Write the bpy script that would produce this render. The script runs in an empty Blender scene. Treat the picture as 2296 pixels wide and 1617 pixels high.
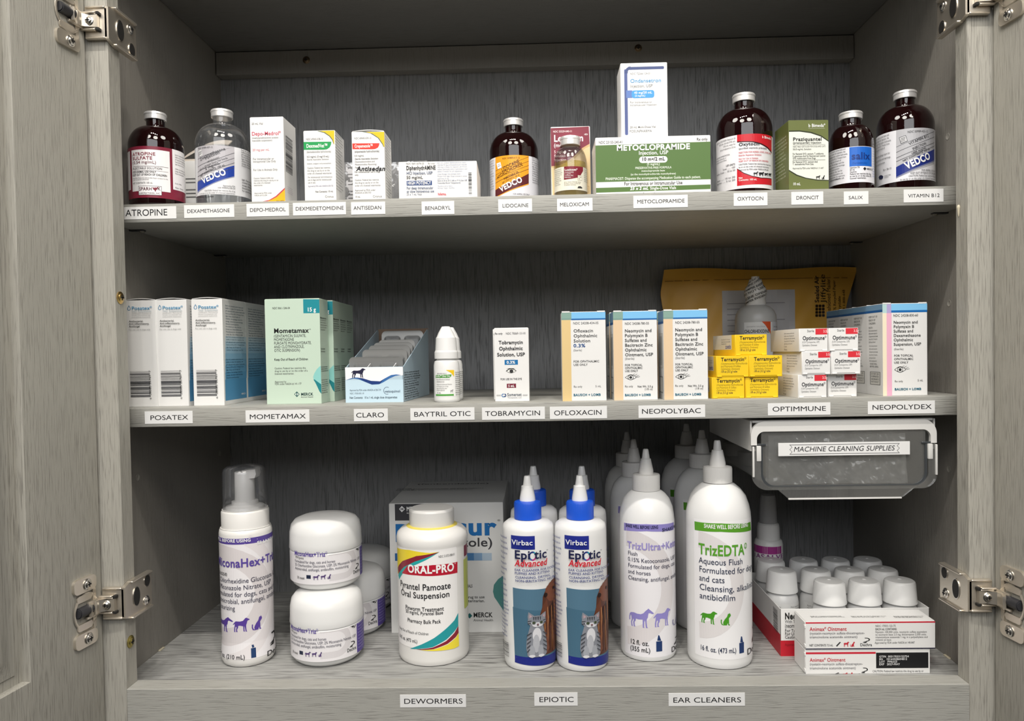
import bpy, bmesh, math, random
from mathutils import Vector, Matrix
from mathutils.geometry import tessellate_polygon
random.seed(7)
scn = bpy.context.scene
COL = scn.collection
# ------------------------------------------------------------ camera, world, lights, exposure
cam_d = bpy.data.cameras.new('camera'); cam = bpy.data.objects.new('camera', cam_d); COL.objects.link(cam)
cam_d.sensor_width = 36.0; cam_d.lens = 1674.6 * 36 / 2296; cam_d.clip_start = 0.02; cam_d.clip_end = 50
cam_d.shift_x = -22.4 / 2296; cam_d.shift_y = 18.1 / 2296
cam.matrix_world = Matrix(((0.99954489, 0.01670172, 0.02512107, 0.00359),
                           (0.02473745, 0.02279167, -0.99943414, -0.66697),
                           (-0.01726482, 0.99960072, 0.02236813, 0.30219), (0, 0, 0, 1)))
scn.camera = cam
world = bpy.data.worlds.new('room_light'); scn.world = world; world.use_nodes = True
bg = world.node_tree.nodes['Background']; bg.inputs[0].default_value = (1.0, 0.97, 0.93, 1); bg.inputs[1].default_value = 0.035
def ceiling_lamp_or_fill(x, y, z, power, size):
    d = bpy.data.lights.new('ceiling_lamp_or_fill', 'AREA'); d.shape = 'DISK'; d.size = size; d.energy = power; d.color = (1.0, 0.95, 0.88)
    o = bpy.data.objects.new('ceiling_lamp_or_fill', d); COL.objects.link(o); o.location = (x, y, z)
    o.rotation_euler = (Vector((0.0, 0.05, 0.25)) - Vector((x, y, z))).to_track_quat('-Z', 'Y').to_euler()
for lx in (-0.36, -0.18, 0.0, 0.18):
    ceiling_lamp_or_fill(lx, -0.76, 1.84, 4.3, 0.05)
for lx in (-1.15, 1.15):                      # soft fill lights added to either side, they brighten the open doors
    ceiling_lamp_or_fill(lx, -0.75, 2.0, 14.0, 0.7)
for lx in (-0.6, 0.5):                        # unseen fill lights added high up, further back in the room
    ceiling_lamp_or_fill(lx, -1.75, 2.05, 17.0, 0.7)
room = bpy.data.lights.new('room_fill_behind', 'AREA'); room.shape = 'RECTANGLE'; room.size = 2.2; room.size_y = 1.0; room.energy = 25.0; room.color = (0.97, 0.98, 1.0)
ro = bpy.data.objects.new('room_fill_behind', room); COL.objects.link(ro); ro.location = (0.1, -2.4, 1.35); ro.rotation_euler = (math.radians(90), 0, 0)  # soft fill added behind the camera for the unseen room
vs = scn.view_settings
scn.display_settings.display_device = 'sRGB'
vs.view_transform = 'Standard'; vs.look = 'None'; vs.gamma = 1.0; vs.use_curve_mapping = False; vs.exposure = 0.14
# ------------------------------------------------------------ data: measured in millimetres on each real surface
DATA = {
 'atropine': {'loc':[-376.8,74.8,449.7],'R':25.5,'print':[("R",-61.8,7.9,66.7,57.5,"7d2438",0),("R",-13.5,14.4,24.1,54.2,"eceaea",0),("R",26.8,18,85.5,59.2,"eceaea",0),("R",-32.3,16.7,-16.5,54.2,"eceaea",0),("R",-5.6,10.4,15.9,19.3,"3a3038",0),("R",-5.2,10.7,15.6,18.9,"f0eeee",0),("T",["ATROPINE"],-11.5,11.3,48.6,2.97,0,"8a3a48",1,0,"f"),("T",["SULFATE"],-11.7,8.6,44.6,2.97,0,"8a3a48",1,0,"f"),("T",["(0.54 mg/mL)"],-11.8,11.8,40.7,2.81,0,"6a3540",0,0,"f"),("R",-11.3,38.1,22.4,38.4,"55434a",0),("R",-11.5,33.7,22.3,33.9,"55434a",0),("T",["INJECTABLE SOLUTION"],-11.7,16.8,35.3,1.98,0,"40363c",0,0,"f"),("T",["FOR ANIMAL USE ONLY"],-11.9,11.4,31.9,1.82,0,"k",1,0,"f"),("T",["KEEP OUT OF REACH OF CHILDREN"],-12,21,29.2,1.82,0,"k",1,0,"f"),("T",["CAUTION: Federal law restricts this drug to use by or on the","order of a licensed veterinarian."],-12.1,21.7,26.4,0.99,1.49,"k",0,0,"f"),("T",["NET CONTENTS: 100 mL"],-12.3,8.2,21.4,1.49,0,"k",0,0,"f"),("T",["SPARH"],-4.7,7.6,14.8,3.1,0,"5a2a36",1,0,"f"),("T",["K"],12.3,14.8,15.3,3.1,0,"5a2a36",1,0,"f"),("T",["LABORATORIES, INC."],-4.8,14.7,11.5,1.49,0,"55434a",0,0,"f"),("P",[(7.7,18.2),(9.6,17.3),(10.2,18.3),(10.8,17.4),(13.3,19),(11.9,16),(11,15.2),(10.4,13.4),(9.7,15),(8.6,15.8)],"7d2438"),("T",["Each mL contains active base and","buffers in water for injection, the","pH adjusted with sodium hydroxide.","Store at 20 to 25 C. Protect from","light. Keep out of reach of"],29.7,48.6,51.9,1.27,2.29,"k",0,0,"f"),("T",["children. See package insert for","dosage, directions and warnings.","Discard unused portion."],29.3,47,38.2,1.27,2.29,"k",0,0,"f"),("T",["Lot No.","Exp. Date"],29,40.5,23.9,1.19,4.2,"k",0,0,"f")],'H':96.9,'lab':[8.1,57.9]},
 'dexamethasone': {'loc':[-318.4,95.8,449.7],'R':26.5,'print':[("R",-32.8,14,72.1,62.3,"e6e6e8",0),("P",[(-17.7,63.5),(21.6,63.4),(20.8,32.2),(-20.5,16.9)],"b9b6ba"),("P",[(-19.8,27.8),(-11.8,29.2),(-2.49,32.6),(6,36.8),(14,41),(21.1,43.8),(20.8,33.1),(13.8,30.5),(5.8,27.2),(-2.74,23.8),(-12.2,20.3),(-20.4,18.3)],"22409c"),("P",[(-20.4,18.3),(-12.2,20.3),(-2.74,23.8),(5.8,27.2),(13.8,30.5),(20.8,33.1),(20.8,32.2),(13.7,29.7),(5.7,26.4),(-2.76,22.9),(-12.2,19.3),(-20.5,16.9)],"8f95b0"),("P",[(-17.7,50.3),(4.1,55.7),(21.6,64.2),(21.6,63.8),(4,55.2),(-17.7,49.9)],"55565a"),("P",[(-18.1,42.7),(3.9,48.1),(21.4,56.6),(21.4,56.1),(3.9,47.7),(-18.1,42.3)],"55565a"),("P",[(-18.4,37.7),(3.7,43),(21.3,51.4),(21.3,51),(3.7,42.6),(-18.4,37.3)],"55565a"),("P",[(-18.7,33.1),(3.6,38.4),(21.2,46.7),(21.2,46.3),(3.6,38),(-18.7,32.6)],"55565a"),("P",[(-18.9,28.4),(3.5,33.8),(21.1,42),(21.1,41.6),(3.5,33.4),(-19,28)],"55565a"),("P",[(-16,58.1),(-11.5,58.6),(-10.2,53.2),(-14.3,52.5)],"f4f4f2"),("P",[(-15.3,57.2),(-11.2,57.7),(-11.1,57.2),(-15.2,56.7)],"44464c"),("P",[(-15.3,56.2),(-11.2,56.7),(-11.1,56.2),(-15.2,55.7)],"44464c"),("P",[(-15.4,55.1),(-11.3,55.6),(-11.2,55.2),(-15.2,54.7)],"44464c"),("P",[(-15.4,54.1),(-11.3,54.6),(-11.2,54.2),(-15.3,53.7)],"44464c"),("T",["NDC 50989-437-12"],-16.2,1.26,59.6,1.44,0,"k",0,0,"f"),("A",["Dexamethasone"],-12.9,47.7,28.1,2.89,0,22,"333338",0,0),("A",["Injection"],-6.8,48.3,16.1,2.88,0,22,"333338",0,0),("A",["VETERINARY"],-4.4,45.1,12.7,1.52,0,21,"333338",0,0),("A",["100 mL Multiple Dose Vial Sterile"],-14.7,37.8,31.9,1.7,0,22,"333338",0,0),("A",["2 mg/mL"],-7.1,38,16.1,2.54,0,22,"333338",0,0),("A",["NET CONTENTS: 100 mL"],-13.6,31.9,28.1,1.87,0,22,"333338",1,0),("A",["VEDCO"],-10.2,24.9,25.5,5.8,0,21,"w",3,0),("T",["Approved by FDA","under ANADA # 200-324"],4.8,21.2,22,1.45,2.04,"k",0,0,"r"),("T",["CAUTION: Federal law restricts this drug","to use by or on the order of a licensed veterinarian."],-15.6,21.1,17.1,1.44,2.29,"k",0,0,"r"),("T",["Each mL contains active base and","buffers in water for injection, the","pH adjusted with sodium hydroxide.","Store at 20 to 25 C. Protect from","light. Keep out of reach of","children. See package insert for","dosage, directions and warnings.","Discard unused portion."],28.8,61.4,60.3,1.58,2.28,"k",0,0,"f"),("T",["light. Keep out of reach of","children. See package insert for","dosage, directions and warnings.","Discard unused portion.","For animal use only. Not for"],28.7,59.7,30.4,1.57,2.8,"k",1,0,"f")],'clear':1,'H':104.6,'lab':[13.7,61.9]},
 'lidocaine': {'loc':[-21.6,143.7,449.7],'R':26.2,'print':[("R",-55.9,13.3,57.6,58.2,"dcdce2",0),("P",[(-20.9,59.9),(17.4,58.5),(16.8,28.2),(-0.5,22),(-22.2,15)],"e29c28"),("P",[(-21.9,23.8),(-11.9,27),(-0.34,31.3),(8.6,35.2),(17,39.8),(16.8,29.4),(8.5,26.3),(-0.48,23.1),(-12.1,19),(-22.1,16.4)],"5a2126"),("P",[(-21,44),(-1.12,49.5),(17.4,57.4),(17.4,57),(-1.13,49.1),(-21,43.5)],"7a4a20"),("P",[(-21.1,39.6),(-1.2,45.1),(17.3,53),(17.3,52.6),(-1.2,44.7),(-21.1,39.2)],"7a4a20"),("P",[(-21.2,35.2),(-1.27,40.8),(17.2,48.6),(17.2,48.2),(-1.28,40.4),(-21.2,34.8)],"7a4a20"),("P",[(-21.3,31.4),(-1.34,37),(17.1,44.8),(17.1,44.3),(-1.35,36.5),(-21.4,30.9)],"7a4a20"),("P",[(-19.3,51.4),(-14,52),(-12.6,46.1),(-17.5,45.1)],"f4f4f2"),("P",[(-18,49.8),(-14.3,50.3),(-14.2,49.9),(-17.8,49.4)],"5a2126"),("P",[(-17.6,48.2),(-13.9,48.7),(-13.8,48.3),(-17.4,47.7)],"5a2126"),("T",["NDC 50989-417-12"],-11.7,6.9,54.5,1.64,0,"5a3a20",0,0,"f"),("A",["LIDOCAINE"],-11.9,41.7,20.9,3.7,0,25,"4a3018",0,0),("A",["HYDROCHLORIDE"],-17.7,34.6,30.9,3.5,0,25,"4a3018",0,0),("A",["INJECTABLE 2%"],-10,33,17,1.98,0,24,"4a3018",1,0),("A",["NET CONTENTS: 100 mL"],-11.9,28.9,20.4,1.65,0,24,"4a3018",0,0),("A",["VEDCO"],-13.9,20.7,25.9,5.5,0,23,"w",3,0),("T",["FOR ANIMAL USE ONLY","KEEP OUT OF REACH OF CHILDREN"],-10.3,17.6,16.8,1.65,2.74,"k",0,0,"r"),("T",["Each mL contains active base and","buffers in water for injection, the","pH adjusted with sodium hydroxide.","Store at 20 to 25 C. Protect from","light. Keep out of reach of","children. See package insert for","dosage, directions and warnings.","Discard unused portion.","For animal use only. Not for","human use. Shake before use.","Manufactured for the veterinary","trade. Rev. 05-12 Made in USA"],21.9,50.8,56.7,1.46,2.36,"k",0,0,"f"),("T",["Each mL contains active base and","buffers in water for injection, the","pH adjusted with sodium hydroxide.","Store at 20 to 25 C. Protect from","light. Keep out of reach of","children. See package insert for","dosage, directions and warnings.","Discard unused portion.","For animal use only. Not for","human use. Shake before use.","Manufactured for the veterinary","trade. Rev. 05-12 Made in USA"],-34.5,-22.8,55.2,1.34,2.67,"5a5a60",0,0,"f")],'H':102.8,'lab':[13.3,58.2]},
 'oxytocin': {'loc':[210.8,90.6,449.7],'R':27.2,'print':[("R",-66.8,7,54.3,59,"e4e3e5",0),("P",[(-13.8,61.6),(2.31,60.7),(25.9,61.8),(25.4,43.5),(18.2,47.1),(9.3,50),(1.12,51.6),(-13.9,52.7)],"c4202c"),("P",[(1.12,51.6),(9.3,50),(18.2,47.1),(25.4,43.5),(25.4,42.2),(17.4,45.9),(8.9,48.9),(1.11,50.6),(-13.9,51.8),(-13.9,52.7)],"3a1418"),("P",[(-14.2,26.1),(-7.7,21),(-0.31,17.9),(8.9,16.1),(24.7,17.1),(24.6,11),(1.78,10.3),(-14.3,9.8)],"c4202c"),("P",[(-14.2,26.8),(-7.7,21.9),(-0.31,18.6),(8.9,16.9),(24.7,17.8),(24.7,17.1),(8.9,16.1),(-0.31,17.9),(-7.7,21),(-14.2,26.1)],"3a1418"),("T",["b Bimeda"],10.4,23,55,2.4,0,"w",1,0,"f"),("T",["Oxytocin"],-12.3,7.5,47.9,3,0,"k",2,0,"f"),("T",["(purified oxytocic principle)"],-12.3,16.1,44.7,1.63,0,"k",1,0,"f"),("T",["INJECTION FOR HORSES, COWS, SOWS, EWES"],-12.4,23.4,40.8,1.52,0,"c03040",1,0,"f"),("T",["Sterile Aqueous Solution"],-12.4,9.5,38.1,1.52,0,"c03040",1,0,"f"),("T",["Not for Use in Humans","KEEP OUT OF REACH OF CHILDREN"],-12.4,18.5,34.9,1.41,2.39,"c03040",1,0,"f"),("T",["CAUTION: Federal law restricts this drug to use","by or on the order of a licensed veterinarian.","Approved by FDA under NADA # 094-400"],-12.5,22.4,29.5,1.3,2.61,"k",1,0,"f"),("S","horse",0.99,18.6,6.3,22.9,"k"),("S","cow",6.5,18.4,12.7,22.7,"k"),("S","pig",12.9,18.8,18.1,22.3,"k"),("S","cow",18.4,19.1,24.3,22.8,"k"),("T",["Net","Contents: 100 mL"],-12.7,4.3,16.4,1.74,2.18,"w",1,0,"f"),("T",["EACH mL CONTAINS: Oxytocin 20","USP units, chloride 0.9% w/v,","0.5% w/v, water for","with pH adjusted to 3.0 to"],-41,-15.3,55.5,1.55,2.76,"44",0,0,"r"),("T",["DOSAGE AND ADMINISTRATION","Intravenous, intramuscular, or","subcutaneous route as follows:"],-42.5,-21.3,40.8,1.44,2.22,"k",0,0,"f"),("T",["USP UNITS"],-25.7,-15.9,30.4,1.76,0,"k",1,0,"f"),("T",["Sows ....... 100","Horses, Cows .... 30 to 50"],-42.2,-15.9,27.6,1.66,2.87,"k",0,0,"r"),("T",["Ewes ....... 10 to 20","Bitches ...... 5 to 20"],-41.3,-16,18.2,1.66,2.87,"k",0,0,"r")],'H':105.4,'lab':[7.2,57.8]},
 'salix': {'loc':[313.3,83,449.7],'R':20.7,'print':[("R",-49.5,10,34.8,44.3,"e4e3e8",0),("R",-9.5,25.4,13.8,43.9,"1d64c4",0),("T",["salix"],-7.7,10.5,31.9,6.5,0,"14337a",2,0,"f"),("T",["(furosemide)"],-7,7.2,27.6,1.95,0,"1857b0",1,0,"f"),("T",["Each mL contains active base and","buffers in water for injection, the","pH adjusted with sodium hydroxide.","Store at 20 to 25 C. Protect from","light. Keep out of reach of","children. See package insert for","dosage, directions and warnings.","Discard unused portion.","For animal use only. Not for","human use. Shake before use.","Manufactured for the veterinary","trade. Rev. 05-12 Made in USA"],-33.9,-10.9,42.4,1.42,2.52,"44",0,0,"f"),("T",["For use in animals only."],-31.1,-17.4,15.1,1.43,0,"k",1,0,"f"),("T",["Injection 5%","50 mL","Caution:","Federal law restricts this drug","to use by or on the order of a","licensed veterinarian."],-9.2,12.7,23.5,1.62,2.06,"k",1,0,"f"),("P",[(2.95,22.8),(4.6,24.4),(6.5,22.9),(4.6,21)],"k"),("T",["MERCK"],6.9,15.4,21.9,1.63,0,"k",1,0,"f"),("T",["Each mL contains active base and","buffers in water for injection, the","pH adjusted with sodium hydroxide.","Store at 20 to 25 C. Protect from","light. Keep out of reach of","children. See package insert for","dosage, directions and warnings.","Discard unused portion.","For animal use only. Not for","human use. Shake before use.","Manufactured for the veterinary","trade. Rev. 05-12 Made in USA"],15.5,27.7,42.7,1.32,2.42,"5a7ac0",0,0,"f")],'ratio':[0.52,0.31,0.44,0.33,0.95],'H':82.4,'lab':[10.3,43.5]},
 'vitamin': {'loc':[373.9,98.8,449.7],'R':26.5,'print':[("R",-70.5,13.1,48.7,63.3,"e0e0e4",0),("P",[(-19.8,63.8),(21.4,64.3),(20.9,30.2),(-20.1,16.4)],"b5b5b9"),("P",[(-20.1,27.4),(-10.1,31.6),(0.09,36.1),(21.1,44.5),(21,33.5),(0.03,26),(-10.1,21.8),(-20.1,17.7)],"20307f"),("P",[(-20.1,17.7),(-10.1,21.8),(0.03,26),(21,33.5),(21,32.2),(0.03,24.7),(-10.1,20.4),(-20.1,16.4)],"7a7f9c"),("P",[(-19.7,47.1),(-2.99,52.7),(21.4,61.9),(21.4,61.5),(-2.99,52.3),(-19.7,46.7)],"55565a"),("P",[(-19.8,41.9),(-3,47.5),(21.3,56.6),(21.3,56.2),(-3,47.1),(-19.8,41.4)],"55565a"),("P",[(-19.8,36.4),(-3,42.1),(21.2,51.1),(21.2,50.7),(-3,41.6),(-19.8,35.9)],"55565a"),("P",[(-19.8,32.9),(-3.1,38.6),(21.2,47.6),(21.2,47.2),(-3.1,38.2),(-19.8,32.4)],"55565a"),("P",[(-17.3,55.6),(-11.4,57.1),(-9.7,51.2),(-15.7,49.3)],"55565a"),("P",[(-16.8,55.2),(-11.7,56.5),(-10.3,51.6),(-15.4,50)],"d4d4d6"),("P",[(-15.8,54.4),(-11.9,55.4),(-11.7,54.9),(-15.7,53.9)],"333338"),("P",[(-15.8,53),(-11.9,54),(-11.7,53.5),(-15.7,52.5)],"333338"),("P",[(-15.9,51.5),(-11.9,52.5),(-11.7,52.1),(-15.7,51.1)],"333338"),("T",["NDC 50989-425-12"],-9.9,9.8,59,1.97,0,"44",0,0,"f"),("A",["VITAMIN B12"],-8.2,47,20.8,2.74,0,23,"333338",0,0),("A",["INJECTION"],-5.3,42,14.2,2.41,0,23,"333338",0,0),("A",["1000 mcg/mL"],-6.3,37.7,15.3,1.86,0,23,"333338",1,0),("A",["NET CONTENTS: 100 mL"],-13.8,31.7,28.6,1.54,0,23,"333338",1,0),("A",["VEDCO"],-10.6,24,25.8,6.4,0,23,"w",3,0),("T",["FOR ANIMAL USE ONLY","KEEP OUT OF REACH OF CHILDREN","CAUTION: Federal law restricts this drug","to use by or on the order of a licensed veterinarian."],-16.5,22.2,21.6,1.75,2.63,"k",0,0,"r"),("T",["Each mL contains active base and","buffers in water for injection, the","pH adjusted with sodium hydroxide.","Store at 20 to 25 C. Protect from","light. Keep out of reach of"],-49.6,-24.4,60,1.79,2.92,"44",0,0,"f"),("T",["children. See package insert for","dosage, directions and warnings.","Discard unused portion."],-49.2,-24.9,41.9,1.8,4,"44",0,0,"f"),("T",["Rev. 06-12"],-33.6,-24.4,26.6,1.79,0,"44",0,0,"f"),("P",[(-41,22.2),(-38.8,23.4),(-35.7,23),(-33.6,21.4),(-34,19.7),(-36.2,18.9),(-39.5,19.9)],"252a4a"),("T",["MANUFACTURED","FOR VEDCO"],-32.2,-25,20.7,1,1.56,"k",0,0,"f")],'H':106.7,'lab':[13.2,63.4]},
 'loxicom_vial': {'loc':[36.9,90.9,449.7],'R':16.5,'print':[("R",-45.4,11.4,44.6,34.6,"e2dfcf",0),("P",[(-7.2,35.4),(13.2,35),(13.1,30.8),(8.2,24),(0.5,22.2),(-7.5,21.7)],"7a2030"),("T",["Loxicom®"],-6.5,6.2,30.1,2.27,0,"w",1,0,"f"),("T",["(meloxicam)","5 mg/mL","Solution for","Injection"],-6.6,2.15,28.3,1.03,1.65,"w",0,0,"f"),("T",["20 mL. Caution: Federal law restricts","this drug to use by or on the order","of a licensed veterinarian."],-7.3,10,18.8,1.03,1.45,"5a5040",0,0,"f"),("R",6.4,21,11.4,26,"8a8070",0),("R",6.6,21.2,11.2,25.8,"e2dfcf",0),("T",["5 mg/","mL"],7.2,10.5,23.9,1.24,1.87,"5a5040",0,0,"f"),("T",["Each mL contains active base and","buffers in water for injection, the","pH adjusted with sodium hydroxide.","Store at 20 to 25 C. Protect from","light. Keep out of reach of","children. See package insert for","dosage, directions and warnings.","Discard unused portion.","For animal use only. Not for"],-20.5,-9,32.5,1.04,1.88,"5a5a5a",0,0,"f"),("T",["Each mL contains active base and","buffers in water for injection, the","pH adjusted with sodium hydroxide.","Store at 20 to 25 C. Protect from","light. Keep out of reach of","children. See package insert for","dosage, directions and warnings.","Discard unused portion."],14.2,28.7,33.6,1.05,1.89,"3a3a3a",0,0,"f"),("P",[(5.9,13.1),(6.8,14.9),(9.3,15.3),(11.7,14.1),(11.2,13.2)],"3a3a3a")],'clear':2,'ratio':[0.62,0.5,0.5,0.15,1.0],'H':67.5,'lab':[11.4,34.6]},
 'depo': {'loc':[-256,68,449.7],'yaw':0.0,'size':[32.5,36,82.2],'front':[("P",[(10.9,1.87),(17.6,2.79),(24.3,6.3),(30.2,11.5),(33.5,14.3),(33.2,1.38)],"f0b21c"),("P",[(10.5,1.88),(16.8,3),(23.5,6.6),(29.4,11.8),(33.4,14.5),(33.4,13),(29.8,10.5),(24.3,5.7),(19.2,3.2),(15.1,1.78)],"c04550"),("T",["20 mL Vial"],1.72,12.8,75.3,1.97,0,"55",0,0,"f"),("T",["Depo-Medrol®"],1.55,29.9,65,3.5,0,"c83a58",1,0,"f"),("T",["(methylprednisolone acetate","injectable suspension)"],1.8,27.3,61.9,1.64,2.55,"55",0,0,"f"),("T",["20 mg per mL"],2,18.3,50.2,2.14,0,"c85068",0,0,"f"),("T",["For Intramuscular or","Intrasynovial Use Only"],2.19,24.4,41.6,1.97,2.47,"55",0,0,"f"),("T",["For Use in Animals Only"],2.26,25.8,31.1,1.98,0,"55",0,0,"f"),("T",["Caution: Federal (USA) law","restricts this drug to use by or on","the order of a licensed","veterinarian."],2.48,26.4,23.3,1.48,2.22,"55",0,0,"f"),("T",["Approved by FDA under","NADA # 012-204"],2.77,19.8,9.1,1.4,2.14,"66",0,0,"f"),("T",["zoetis"],24,31.8,0.35,2.63,0,"5a4020",1,0,"f")],'right':[("B",3.8,31.2,23.5,66,1),("T",["Each mL contains active base and","buffers in water for injection, the","pH adjusted with sodium hydroxide.","Store at 20 to 25 C. Protect from"],5.9,21.1,16.4,0.82,1.81,"8a6a90",0,0,"f")]},
 'dexmed': {'loc':[-205.3,66.5,449.7],'yaw':0.0,'size':[30.6,33,68],'front':[("P",[(15.6,67.9),(21.6,65.8),(25.9,62.3),(28.2,58.9),(29.3,54.6),(29.7,54.6),(30,68)],"f0c018"),("P",[(13,67.8),(19.9,66),(25,62.5),(27.7,58.9),(29,55),(29.3,55.2),(28.4,59.3),(25.7,63),(20.9,66.4),(15.6,67.9)],"5a6a4a"),("P",[(-0.02,57.7),(26.9,57.4),(26.5,54.6),(25.2,52),(22.5,50.2),(19.5,49.9),(0.06,50.2)],"1a9a50"),("T",["NDC 69043-038-10"],2.44,18.9,59.3,1.89,0,"66",0,0,"f"),("T",["DexmedVet™"],2.62,23.4,52.1,3.4,0,"w",2,0,"f"),("T",["(dexmedetomidine hydrochloride)"],2.76,26.5,47.1,2.06,0,"66",0,0,"f"),("T",["0.5 mg/mL (5 mg/10 mL)"],2.91,24.4,42.6,1.72,0,"55",1,0,"f"),("T",["Sterile Injectable Solution"],2.85,24.1,40,1.55,0,"66",0,0,"f"),("T",["Sedative, analgesic and preanesthetic"],2.76,26.3,36.2,1.37,0,"77",0,1,"f"),("T",["Caution: Federal law restricts","this drug to use by or on the","order of a licensed veterinarian."],3.1,26.9,31.9,1.72,2.66,"66",0,0,"f"),("T",["For intramuscular and intravenous","use in dogs and for intramuscular","use in cats."],3.3,27,23.1,1.63,2.58,"66",0,1,"f"),("T",["Approved by FDA under ANADA # 200-732"],3.5,27.7,14.6,1.46,0,"6a6a90",0,0,"f"),("T",["Net Contents: 10 mL"],10.3,27.6,9.1,1.72,0,"44",1,0,"f"),("T",["Cronus"],19.5,27.9,3.9,2.23,0,"55",0,0,"f")],'right':[("T",["Each mL contains active base and","buffers in water for injection, the","pH adjusted with sodium hydroxide.","Store at 20 to 25 C. Protect from","light. Keep out of reach of","children. See package insert for","dosage, directions and warnings.","Discard unused portion.","For animal use only. Not for","human use. Shake before use.","Manufactured for the veterinary","trade. Rev. 05-12 Made in USA","Each mL contains active base and","buffers in water for injection, the","pH adjusted with sodium hydroxide.","Store at 20 to 25 C. Protect from","light. Keep out of reach of","children. See package insert for","dosage, directions and warnings.","Discard unused portion."],-0.08,28.1,66.1,1.2,2.83,"55",0,0,"f")]},
 'cropamezole': {'loc':[-158.3,66.5,449.7],'yaw':0.0,'size':[31.5,33,66.1],'front':[("P",[(13.8,65.9),(20.7,63.9),(26.6,59.5),(30.3,53.4),(30.9,51.3),(31.6,51),(31.9,65.5)],"f0c018"),("P",[(9.5,66.2),(18.1,64.4),(25.3,59.7),(29.5,53.5),(30.5,50.9),(30.9,51.3),(30.1,53.9),(26.2,59.9),(20.2,64.1),(13.8,65.9)],"5a6a4a"),("P",[(0.56,55.2),(26.7,54.8),(26.3,52.7),(25.1,50.6),(22.5,49.4),(19.9,49.2),(0.7,49.7)],"ee3a2c"),("T",["NDC 69043-039-10"],2.46,19,59,1.88,0,"66",0,0,"f"),("T",["Cropamezole™"],2.63,20.4,51.1,2.91,0,"w",2,0,"f"),("T",["(atipamezole hydrochloride)"],2.53,26.5,46.3,2.06,0,"44",1,0,"f"),("T",["5.0 mg/mL"],2.44,11.6,42.5,1.54,0,"44",1,0,"f"),("T",["Sterile Injectable Solution"],2.55,25.1,39.5,1.63,0,"44",1,1,"f"),("T",["Dexmedetomidine and","Medetomidine Reversing","Agent"],2.49,23.3,36.8,1.63,2.66,"55",0,1,"f"),("T",["For intramuscular use in dogs","only"],2.27,26.8,27,1.54,2.74,"44",1,0,"f"),("T",["Caution: Federal law restricts","this drug to use by or on the","order of a licensed veterinarian."],2.27,27.3,19.3,1.63,2.66,"55",0,0,"f"),("T",["Approved by FDA under","ANADA # 200-753"],2.05,21.9,9.5,1.63,2.4,"55",0,0,"f"),("T",["10 mL"],2.08,7.2,3.3,1.72,0,"44",1,0,"f"),("T",["Cronus"],19.2,28,3.1,2.23,0,"55",0,0,"f"),("A",["Antisedan"],3.9,28.9,27.9,4.1,0,-1,"15151a",3,1)],'right':[("T",["Each mL contains active base and","buffers in water for injection, the","pH adjusted with sodium hydroxide.","Store at 20 to 25 C. Protect from","light. Keep out of reach of","children. See package insert for","dosage, directions and warnings.","Discard unused portion.","For animal use only. Not for","human use. Shake before use.","Manufactured for the veterinary","trade. Rev. 05-12 Made in USA","Each mL contains active base and","buffers in water for injection, the","pH adjusted with sodium hydroxide.","Store at 20 to 25 C. Protect from","light. Keep out of reach of","children. See package insert for","dosage, directions and warnings.","Discard unused portion.","For animal use only. Not for"],4.3,30.9,62.5,1.2,2.83,"55",0,0,"f")]},
 'diphen': {'loc':[-93.7,91,449.7],'yaw':0.03,'size':[75.6,70,37.3],'front':[("T",["NDC 0641-6376-25"],7.4,24.8,35.2,1.72,0,"66",0,0,"f"),("T",["Rx only"],28.5,35.1,35.1,1.55,0,"66",0,0,"f"),("T",["DiphenhydrAMINE"],7.5,35.9,29.9,3.8,0,"22",2,0,"f"),("T",["HCl Injection, USP"],7.6,32.8,25.4,2.76,0,"26406a",1,0,"f"),("T",["50 mg/mL"],7.5,23.4,21.2,2.93,0,"22",1,0,"f"),("R",7.6,14.9,32,19.4,"20407a",0),("T",["HIGH POTENCY"],8.5,31.1,15.7,3.1,0,"w",2,0,"f"),("T",["For deep Intramuscular","or slow Intravenous use"],7.5,34,11.2,2.59,3.2,"26406a",1,0,"f"),("T",["25 x 1 mL Vials"],7.3,22.1,5.3,2.24,0,"3a4a6a",0,0,"f"),("T",["Each mL contains diphenhydramine hydro-","chloride 50 mg and benzethonium chloride","100 mcg in Water for Injection. pH 4.0-6.5;","sodium hydroxide and/or hydrochloric acid","added, if needed, for pH adjustment."],37.5,66.4,35.8,1.21,2.07,"6a7aa0",0,0,"f"),("T",["Usual Dosage: See package insert.","Protect from light. Keep covered in carton","until time of use."],37.5,66.2,24.9,1.21,2.16,"5a6a90",0,0,"f"),("T",["Store at 20 to 25 C (68 to 77 F) [See USP","Controlled Room Temperature]."],37.4,66.1,18.5,1.29,2.24,"3a4a70",1,0,"f"),("T",["Manufactured by Hikma","Berkeley Heights, NJ 07922"],37.5,53.9,13.4,1.12,1.9,"6a7aa0",0,0,"f"),("T",["hikma."],37.6,46,5.1,2.42,0,"c83040",2,0,"f"),("B",67.3,5.1,70.4,26.9,1)]},
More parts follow.
